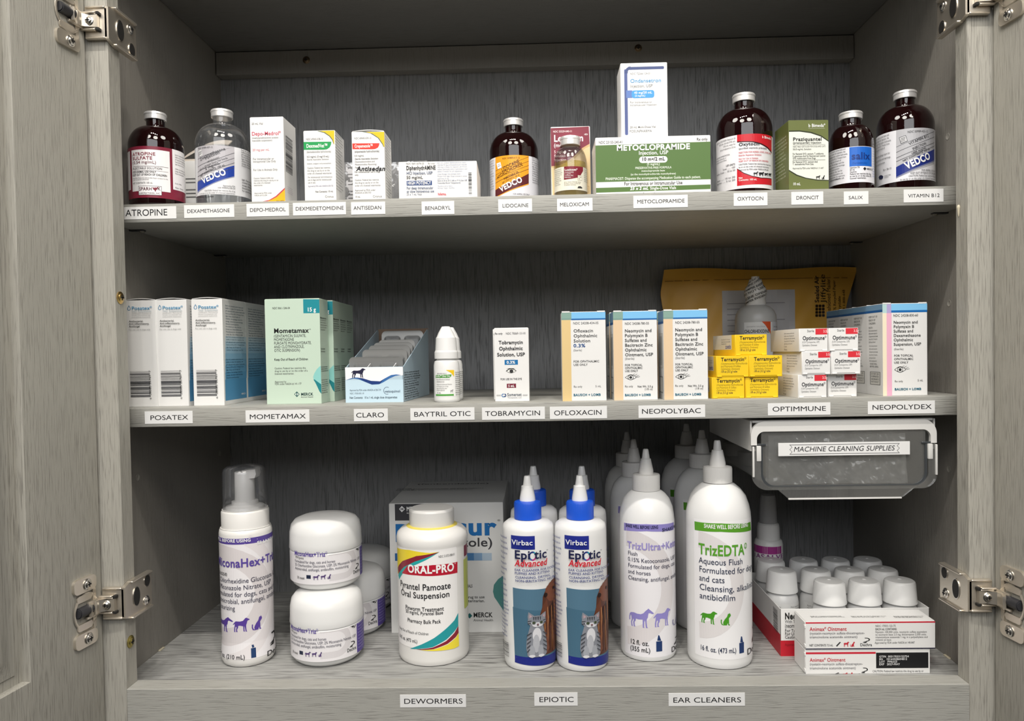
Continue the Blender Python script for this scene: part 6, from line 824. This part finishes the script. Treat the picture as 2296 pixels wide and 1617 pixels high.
# padded mailer leaning at the back
t = thing('padded_mailer', 'ochre padded mailer leaning on the cabinet back behind the small boxes', 'envelope', (280, 286, Z2))
MAILM = plain('ochre_mailer', (0.78, 0.43, 0.065), 0.4, grain=60)
def mail_y(x, z):
    e = max(0, 1 - abs(x / 116) ** 4) * max(0, 1 - abs((z - 74) / 76) ** 6)
    wr = math.sin(x * 0.09 + z * 0.05) * 0.8 + math.sin(x * 0.21 - z * 0.13) * 0.5 + math.sin((x - z) * 0.05) * 0.9
    return -11 * e - wr * (0.4 + 0.6 * e) + 9
def mailer(m):
    nx, nz = 48, 32; vs = []; fs = []
    for back in (0, 1):
        for j in range(nz + 1):
            for i in range(nx + 1):
                s = i / nx; q = j / nz; z = 150 * q
                xl = -119 + 4 * math.sin(q * 7) + (6 if 0.25 < q < 0.8 else 0) * math.sin((q - .25) / .55 * math.pi); xr = 113 + (14 * max(0, (q - 0.62) / 0.38) ** 1.5) + 2 * math.sin(q * 9)
                x = xl + (xr - xl) * s; zz = z + (1.6 * math.sin(s * 9) - 2.5 * s) * q; y = mail_y(x, min(z, 149))
                vs.append((x, y if not back else 11.5 + 0.3 * (y - 9) * -1, zz))
    W = nx + 1; H = nz + 1
    for back in (0, 1):
        o = back * W * H
        for j in range(nz):
            for i in range(nx):
                f = (o + j*W + i, o + j*W + i + 1, o + (j+1)*W + i + 1, o + (j+1)*W + i); fs.append(f if not back else f[::-1])
    edge = [j*W for j in range(H)] + [nz*W + i for i in range(1, W)] + [j*W + nx for j in range(nz - 1, -1, -1)] + [i for i in range(nx - 1, 0, -1)]
    for k in range(len(edge)): a_, b_ = edge[k], edge[(k+1) % len(edge)]; fs.append((a_, b_, b_ + W*H, a_ + W*H))
    m.add(vs, fs, MAILM)
mbuild('envelope_body', mailer, t, 50)
mbuild('seam_strip', lambda m: [m.box(-116 + 11.55*k, mail_y(-110 + 11.55*k, 136) - 0.5, 134.5, -116 + 11.55*(k+1), mail_y(-104 + 11.55*k, 136) + 0.1, 135.6, plain('mailer_seam', (0.36, 0.17, 0.02), 0.5), 0.2, 1) for k in range(20)], t)
fn = lambda u, v, o: (u, mail_y(u, v) - 0.35 - o, v)
pt = mbuild('address_label', lambda m: [m.add([fn(x, z, 0) for x, z in ((-46 + 7.6*i, 55 + 6.6*j), (-46 + 7.6*(i+1), 55 + 6.6*j), (-46 + 7.6*(i+1), 55 + 6.6*(j+1)), (-46 + 7.6*i, 55 + 6.6*(j+1)))], [(0, 1, 2, 3)], plain('grey_label', (0.62, 0.61, 0.62), 0.5)) for i in range(12) for j in range(10)], t, 60)
print_mesh('label_print', [('R', -40, 62 + 7*k, 32 - (k % 3) * 14, 63 + 7*k, '9a989c', 0) for k in range(7)], lambda u, v, o: fn(u, v, o + .1), pt, None, 6)
its = []
for k, (txt, cap, ln, b) in enumerate((('Sealed Air', 5.2, 34, 2), ('Jiffylite', 6.5, 36, 0), ('Cushioned Mailer', 5.0, 48, 0), ('• 15% Recycled Paper', 3.6, 46, 0), ('• Recyclable', 3.6, 26, 0), ('• Call 1-800-648', 3.4, 34, 0))):
    its.append(('A', [txt], (76, 84.5, 91, 98, 104.5, 111)[k], (104, 104, 86, 86, 86, 86)[k], ln, cap, 0, 90, '2a1806', b, 0))
for i in range(4):
    for j in range(3): its.append(('R', 71.5 + 4.2*j, 86 + 4*i, 75 + 4.2*j, 89.4 + 4*i, '2a1806', 0.9))
print_mesh('envelope_print', its, fn, t, None, 3)
# ------------------------------------------------------------ cabinet floor
D = DATA['foam']; t = thing('foam_bottle', 'white foaming pump bottle with a purple band and clear overcap', 'bottle', D['loc']); R = D['R']
bp = [(R*.6, .8), (R - 3.4, 0), (R - 1.0, 1.6), (R + .2, 4.5), (R + 1, 9)] + [tuple(q) for q in D['prof'] if q[1] > 15]
mbuild('bottle_body', lambda m: m.lathe(bp + [(24.6, 138.6)], PLAST_W, 64), t, 40)
mbuild('collar', lambda m: m.lathe([(24.6, 134)] + [tuple(q) for q in D['prof2']] + [(22.5, 157)], PLAST_W, 64), t, 40)
def pump(m):
    pr = [tuple(q) for q in D['profs']]; m.lathe(pr + [(9.0, 194.6), (0.05, 194.8)], PLAST_W, 48)
    m.prism([(0, 187), (13.2, 188.5), (14.6, 192.5), (13.8, 197.5), (0, 196.2)], -6.5, 6.5, 'xz', PLAST_W)
mbuild('pump_head', pump, t, 40)
ov = [tuple(q) for q in D['profc']]
mbuild('overcap', lambda m: m.lathe(ov + [(0.05, ov[-1][1] + .2)], clear('smoky_clear_plastic', (0.90, 0.905, 0.92), 0.07, (0.6, 0.62, 0.65), 0.1, 0.9), 56), t, 45)
print_mesh('label_print', D['print'], prof_fn(bp), t, (-77, 9, 77, 136), 2.5, 0.1, 0.3, 0.02, 0.12)
# wipe jars
D = DATA['jar']; R = D['R']
j = thing('wipe_jar', 'white wipe jar at the front of the floor carrying another jar', 'jar', D['loc'], 0, 'white wipe jars')
zl = D['profl'][0][1]
jb = [(R*.55, 1.5), (R*.72, 0.3), (R*.82, .6), (R*.93, 4), (R*.985, 10), (R, 18), (R, zl - 1), (R - .8, zl)]
mbuild('jar_body', lambda m: m.lathe(jb, PLAST, 64), j, 40)
mbuild('lid', lambda m: m.lathe([(R - 1.5, zl - .4), (R + .3, zl), (R + .7, zl + 1)] + [tuple(q) for q in D['profl'][1:]], PLAST, 64), j, 40)
print_mesh('label_print', D['print'], cyl_fn(R + .12), j, (-100, 8, 100, zl - 1.6), 2.5, 0.12, 0.3, 0.02, 0.12)
dup(j, (-227.5, 116.5, ZF + 72.4), 0.27, 'topmost white wipe jar, standing on another jar', 'white wipe jars')
dup(j, (-216.5, 178, ZF), -0.1, 'white wipe jar right behind the stacked pair', 'white wipe jars')
dup(j, (-221, 254, ZF), 0.05, 'white wipe jar at the very back of the floor', 'white wipe jars')
# big grey white carton
carton('panacur', 'granules_carton', 'large grey white carton with big blue lettering behind the yellow labelled bottle', card=plain('grey_white_card', (0.68, 0.68, 0.665), 0.4), loc=(-104.8, 229.5, ZF), size=(127.6, 139, 145.5))
D = DATA['oralpro']; t = thing('medicine_bottle', 'broad white bottle with a yellow, teal and red label and white screw cap', 'bottle', D['loc'])
bottle(t, 'oralpro', PLAST_W, PLAST_G, PLAST)
mbuild('yellow_ring', lambda m: m.lathe([(26.2, 134.6), (26.4, 135.2), (24, 136.4)], plain('yellow_spill', (0.75, 0.62, 0.12), 0.4), 48), t, 40)
label_on(t, 'oralpro', 0.33, False)
# ear cleanser bottles with blue caps
D = DATA['epiotic']; g = 'blue capped ear cleanser bottles'
t = thing('ear_cleaner_bottle', 'blue capped white bottle with kitten and spaniel picture, nearest the yellow labelled bottle', 'bottle', D['loc'], 0, g)
bottle(t, 'epiotic', PLAST, BLUE_CAP, PLAST); label_on(t, 'epiotic', 0.33, False)
for x, y, l in ((40.5, 79, 'blue capped white bottle with kitten and spaniel picture, nearest the purple labelled bottle'), (-6.5, 144.5, 'blue capped bottle behind the one nearest the yellow labelled bottle'), (46, 140, 'blue capped bottle behind the one nearest the purple labelled bottle')):
    dup(t, (x, y, ZF), 0, l, g)
D = DATA['trizultra']; g = 'lilac labelled flush bottles'
t = thing('ear_cleaner_bottle', 'foremost white nozzle bottle with a lilac band and animal silhouettes', 'bottle', D['loc'], 0, g)
bottle(t, 'trizultra', PLAST, PLAST_G, PLAST_G); label_on(t, 'trizultra', 0.33)
dup(t, (108.5, 190, ZF), 0.25, 'second lilac labelled nozzle bottle, half hidden', g); dup(t, (109.5, 266, ZF), 0.3, 'third and rearmost lilac labelled nozzle bottle', g)
D = DATA['trizedta']; g = 'green labelled flush bottles'
t = thing('ear_cleaner_bottle', 'foremost tall white nozzle bottle with a green band and lettering', 'bottle', D['loc'], 0, g)
bottle(t, 'trizedta', PLAST, PLAST_G, PLAST_G); label_on(t, 'trizedta', 0.33)
dup(t, (185, 183.5, ZF), 0.1, 'second green labelled nozzle bottle, half hidden', g); dup(t, (182.5, 260.5, ZF), 0.15, 'third and rearmost green labelled nozzle bottle', g)
# pink banded spray bottle
D = DATA['spray']; t = thing('spray_bottle', 'small white spray bottle with a magenta band behind the red tray', 'bottle', D['loc'])
pr = [(10, .6), (14, 0), (15.8, 2), (D['R'], 6)] + [tuple(q) for q in D['prof'] if q[1] > 20]
mbuild('bottle_body', lambda m: m.lathe(pr, PLAST, 48), t, 40)
mbuild('collar', lambda m: m.lathe([(12, D['prof2'][0][1] - 3)] + [tuple(q) for q in D['prof2']], PLAST, 96, (D['prof2'][0][1], D['prof2'][1][1] + .2, 40, .3)), t, 30)
mbuild('overcap', lambda m: m.lathe([tuple(q) for q in D['profc']], clear('frosted_overcap', (0.85, 0.85, 0.85), 0.4, (0.7, 0.7, 0.71), 0.15, .8), 40), t, 45)
print_mesh('label_print', D['print'], cyl_fn(D['R']), t, None, 2.5, .12)
# red and white tray of small bottles
D = DATA['tray']; w, d, h = D['size']; w = 149.0; tl_ = thing('bottle_tray', 'red and white open carton tray holding eleven small bottles', 'tray', (316.2, 151.8, ZF), 0.0)
RED = plain('red_card', lin('b81e30')[:3], .42)
mbuild('front_wall', lambda m: m.box(-w/2, -d/2, 0, w/2, -d/2 + .7, h, CARD, .15, 1), tl_); mbuild('back_wall', lambda m: m.box(-w/2, d/2 - .7, 0, w/2, d/2, h, CARD, .15, 1), tl_)
for s in (-1, 1): mbuild('side_wall', lambda m: m.box(min(s*w/2, s*(w/2 - .7)), -d/2, 0, max(s*w/2, s*(w/2 - .7)), d/2, h, CARD, .15, 1), tl_)
mbuild('base', lambda m: m.box(-w/2, -d/2, 0, w/2, d/2, .7, CARD), tl_)
print_mesh('front_print', D['front'] + [('R', 0, 0, 149, 15.6, 'c02030', 0)], face_fn((w, d, h), 'front'), tl_, (0, 0, w, h))
print_mesh('side_print', [('R', 0, 0, d, 22, 'c02030', 0), ('B', d - 22, 20, d - 8, 44, True)], face_fn((w, d, h), 'left'), tl_, (0, 0, d, h))
def pill(label, loc):
    t = thing('powder_bottle', label, 'bottle', loc, 0, 'white capped bottles in the tray'); r = 17.4
    mbuild('bottle_body', lambda m: m.lathe([(11, .5), (15.5, 0), (16.9, 1.2), (r, 4), (r, 36), (16.6, 41), (14, 45.5), (12.5, 47), (12.5, 49)], plain('milky_plastic', (0.66, 0.66, 0.655), .3), 40), t, 40)
    mbuild('cap', lambda m: m.lathe([(14, 47.2), (16.9, 47.2), (16.9, 48.6), (16.5, 50), (15.3, 66.5), (14.6, 68.4), (13.2, 69.3), (2.0, 69.8), (1.6, 69.4), (.05, 69.3)], PLAST, 48), t, 30)
    lb = wrap(t, r, -45, 45, 8, 37, ink('dcdcda'), 'label')
    print_mesh('label_print', [('T', ['Each gram contains', 'neomycin sulfate and', 'isoflupredone acetate'], -24, -4, 33, 1.5, 2.4, '66', 0, 0, 'f'), ('T', ['For topical use', 'in animals only'], 4, 22, 33, 1.5, 2.4, '66', 0, 0, 'f')], cyl_fn(r), lb, None, 0, .2)
    return t
ROW = ('front row', 'middle row', 'back row'); CL = ('at the red side wall end', 'second from the red side wall', 'third from the red side wall', 'at the end by the cabinet wall')
src = None
for r_, y in enumerate((111.8, 150.8, 189.0)):
    for c_, x in enumerate((262.5, 299.6, 335.6, 371.8)):
        if r_ == 0 and c_ == 0: continue
        l = 'white capped bottle in the tray, %s, %s' % (ROW[r_], CL[c_])
        if src is None: src = pill(l, (x, y, ZF + .7))
        else: dup(src, (x + (0.4 if r_ else 0), y, ZF + .7), 0.5 * ((c_ + r_) % 3) - 0.5, l, 'white capped bottles in the tray')
def ani(key, label, loc, yaw):
    t = carton(key, 'ointment_carton', label, loc=loc, yaw=yaw); w, d, h = DATA[key]['size']
    mbuild('end_flap', lambda m: m.box(-w/2 - .5, -d/2 + .6, .4, -w/2, d/2 - .6, h - .4, CARD, .15, 1), t, 40)
    mbuild('tuck_tab', lambda m: [m.box(-w/2 - 1.0, -d/2 - .1, z, -w/2 + .3, -d/2 + 3, z + 3, CARD, .2, 1) for z in (2, h - 6)], t, 40); return t
ani('animaxB', 'lower of the two long white and red cartons, with a black code panel', (310.8, 62.7, ZF), 0.0)
ani('animaxA', 'upper of the two long white and red cartons, resting on the other', (313.1, 61.9, ZF + 24.1), 0.0)
# ------------------------------------------------------------ pull-out bin hung under the middle shelf
MILK = clear('milky_bin_plastic', (0.9, 0.9, 0.89), 0.8, (0.88, 0.87, 0.84), .2, .7)
CLR = clear('clear_bin_plastic', (0.93, 0.93, 0.92), .12, (0.6, .6, .58), .06, 1.5)
t = thing('shelf_hung_bin', 'clear pull-out bin hung under the middle shelf with a cleaning supplies strip', 'bin', (285.5, 48, 236.6))
X0, X1 = -83.5, 90.5                                     # half widths measured from the hanging point
def runner(m):
    n = 10; out = []; inn = []
    def arc(cx, cz, r, a0, a1): return [(cx + r*math.cos(math.radians(a0 + (a1-a0)*k/n)), cz + r*math.sin(math.radians(a0 + (a1-a0)*k/n))) for k in range(n+1)]
    out = [(X0, -27)] + arc(X0 + 14, -18, 14, 180, 90) + arc(X1 - 14, -18, 14, 90, 0) + [(X1, -27)]
    inn = [(X0 + 5.5, -27)] + arc(X0 + 13, -21.5, 7.5, 180, 90) + arc(X1 - 13, -21.5, 7.5, 90, 0) + [(X1 - 5.5, -27)]
    m.prism(out + inn[::-1], -2.5, 1.5, 'xz', MILK)
    m.box(X0 + 7, -2, -14.5, X1 - 7, -.6, -12.4, MILK, .5, 1)
    m.box(X0 + 2, 0, -6, X1 - 2, 172, -3.6, MILK, .6, 1)
    for s, x in ((1, X0), (-1, X1)):
        a_, b_ = sorted((x, x + s*1.6)); m.box(a_, 0, -32, b_, 172, -4, MILK, .5, 1)
        a_, b_ = sorted((x, x + s*6)); m.box(a_, 0, -33, b_, 172, -31, MILK, .5, 1)
mbuild('mounting_rail', runner, t, 40)
def tub(m):
    def u(ins, zt, zb, r, n=8):
        L, R_ = X0 + 10 + ins, X1 - 10 - ins
        return [(L, zt)] + [(L + r - r*math.cos(math.radians(90*k/n)), zb + r - r*math.sin(math.radians(90*k/n))) for k in range(n+1)] + [(R_ - r + r*math.sin(math.radians(90*k/n)), zb + r - r*math.cos(math.radians(90*k/n))) for k in range(n+1)] + [(R_, zt)]
    a_, b_ = u(0, -14, -70, 14), u(1.6, -14, -68.4, 12.5); n = len(a_)
    vs = []
    for p_, q_ in zip(a_, b_): vs += [(p_[0], 0.5, p_[1]), (p_[0], 165, p_[1]), (q_[0], 165, q_[1]), (q_[0], .5, q_[1])]
    fs = []
    for k in range(n - 1): fs += [(k*4 + i, k*4 + (i+1) % 4, k*4 + 4 + (i+1) % 4, k*4 + 4 + i) for i in range(4)]
    m.add(vs, fs, CLR)
    m.prism(a_, -1.2, .5, 'xz', CLR); m.prism(a_, 163.5, 165, 'xz', MILK)
mbuild('drawer_tub', tub, t, 40)
def rimf(m):
    o_ = rrect(X0 + .5, -69.5, X1 - .5, -28, 13, 8); i_ = rrect(X0 + 9, -67.2, X1 - 9, -10, 14, 8)
    L = [(X0 + .6, -28), (X0 + .6, -56)] + [(X0 + 14.6 - 14*math.cos(math.radians(9*k)), -56 - 13.5*math.sin(math.radians(9*k))) for k in range(11)] + [(X1 - 14.6 + 14*math.sin(math.radians(9*k)), -56 - 13.5*math.cos(math.radians(9*k))) for k in range(11)] + [(X1 - .6, -28)]
    I = [(X0 + 8.6, -28), (X0 + 8.6, -55)] + [(X0 + 20.6 - 12*math.cos(math.radians(9*k)), -55 - 11.5*math.sin(math.radians(9*k))) for k in range(11)] + [(X1 - 20.6 + 12*math.sin(math.radians(9*k)), -55 - 11.5*math.cos(math.radians(9*k))) for k in range(11)] + [(X1 - 8.6, -28)]
    m.prism(L + I[::-1], -4.2, -2.2, 'xz', CLR)
    for s, x in ((1, X0), (-1, X1)):
        a_, b_ = sorted((x + s*4.6, x + s*9)); m.box(a_, -4.8, -42, b_, -2, -27.5, MILK, .8, 2)
        a_, b_ = sorted((x + s*.6, x + s*2.4)); m.box(a_, -5.4, -57, b_, -2.2, -28, MILK, .6, 2)
mbuild('front_rim', rimf, t, 40)
def dark_lip(m):
    P_ = [(X0 + 9, -28)] + [(X0 + 9, -54)] + [(X0 + 21 - 12*math.cos(math.radians(9*k)), -55 - 12.4*math.sin(math.radians(9*k))) for k in range(11)] + [(X1 - 21 + 12*math.sin(math.radians(9*k)), -55 - 12.4*math.cos(math.radians(9*k))) for k in range(11)] + [(X1 - 9, -28)]
    Q_ = [(x_ * .975 + .09, z_ + (1.6 if z_ < -56 else 0)) for x_, z_ in P_]
    m.prism(P_ + Q_[::-1], -2.4, -.8, 'xz', plain('dark_gasket_plastic', (0.05, .055, .06), .3))  # dark gasket line inside the front rim
    m.box(X0 + 4, -2.4, -27.6, X0 + 14, -1, -25.6, MATS['dark_gasket_plastic'], .3, 1); m.box(X1 - 14, -2.4, -27.6, X1 - 4, -1, -25.6, MATS['dark_gasket_plastic'], .3, 1)
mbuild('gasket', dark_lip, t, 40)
mbuild('pull_lip', lambda m: (m.prism([(X0 + 24, -69), (X1 - 22, -69), (X1 - 32, -77), (X1 - 38, -78.6), (X0 + 40, -78.6), (X0 + 33, -77)], -4.4, -3.0, 'xz', CLR), m.box(X0 + 34, -5.2, -78.9, X1 - 34, -2.8, -77.4, MILK, .5, 2)), t, 40)
ns = mbuild('name_strip', lambda m: m.box(-58.5, -4.4, -37.4, 64.5, -4.0, -24.9, PAPER, .1, 1), t)
rb = []
def zig(x, s): return [(x, -26.6), (x + s*2.2, -29), (x, -31.2), (x + s*2.2, -33.4), (x, -35.8)]
for x, s in ((-48, 1), (54.5, -1)):
    z_ = zig(x, s); rb.append(('P', z_ + [(a_ + .45, b_) for a_, b_ in reversed(z_)], '3a3a3c'))
rb += [('R', -48, -27, 54.7, -26.6, '3a3a3c', 0), ('R', -48, -35.8, 54.7, -35.4, '3a3a3c', 0), ('T', ['MACHINE CLEANING SUPPLIES'], -44.5, 50, -33.2, 4.6, 0, '333336', 0, 1, 'f')]
print_mesh('lettering', rb, lambda u, v, o: (u, -4.4 - o, v), ns)
b = thing('plastic_bag', 'crumpled clear plastic bag with pale contents lying inside the hung bin', 'bag', (287.5, 53, 236.6 - 67))
FILM2 = clear('crumpled_film', (0.95, 0.95, 0.95), 0.42, (0.86, 0.86, 0.85), 0.1, 2.6)
mbuild('film', lambda m: (crumple(m, -66, 64, 0, 48, FILM2, 9, 11, 60, 36), crumple(m, -40, 68, 0, 50, FILM2, 9, 23, 50, 36, 4, 6), crumple(m, -66, 20, 0, 40, FILM2, 7, 31, 40, 30, 10)), b, 60)
mbuild('contents', lambda m: (m.box(-60, 30, 1, 62, 64, 26, plain('beige_wipes', (0.72, .66, .55), .6), 6, 4), m.box(-58, 20, 1, -22, 29, 20, plain('yellowish_pad', (0.75, .70, .36), .5), 4, 4), m.box(-10, 20, .5, 58, 29, 13, plain('pale_grey_pad', (0.78, .75, .72), .5), 4, 4)), b, 60)
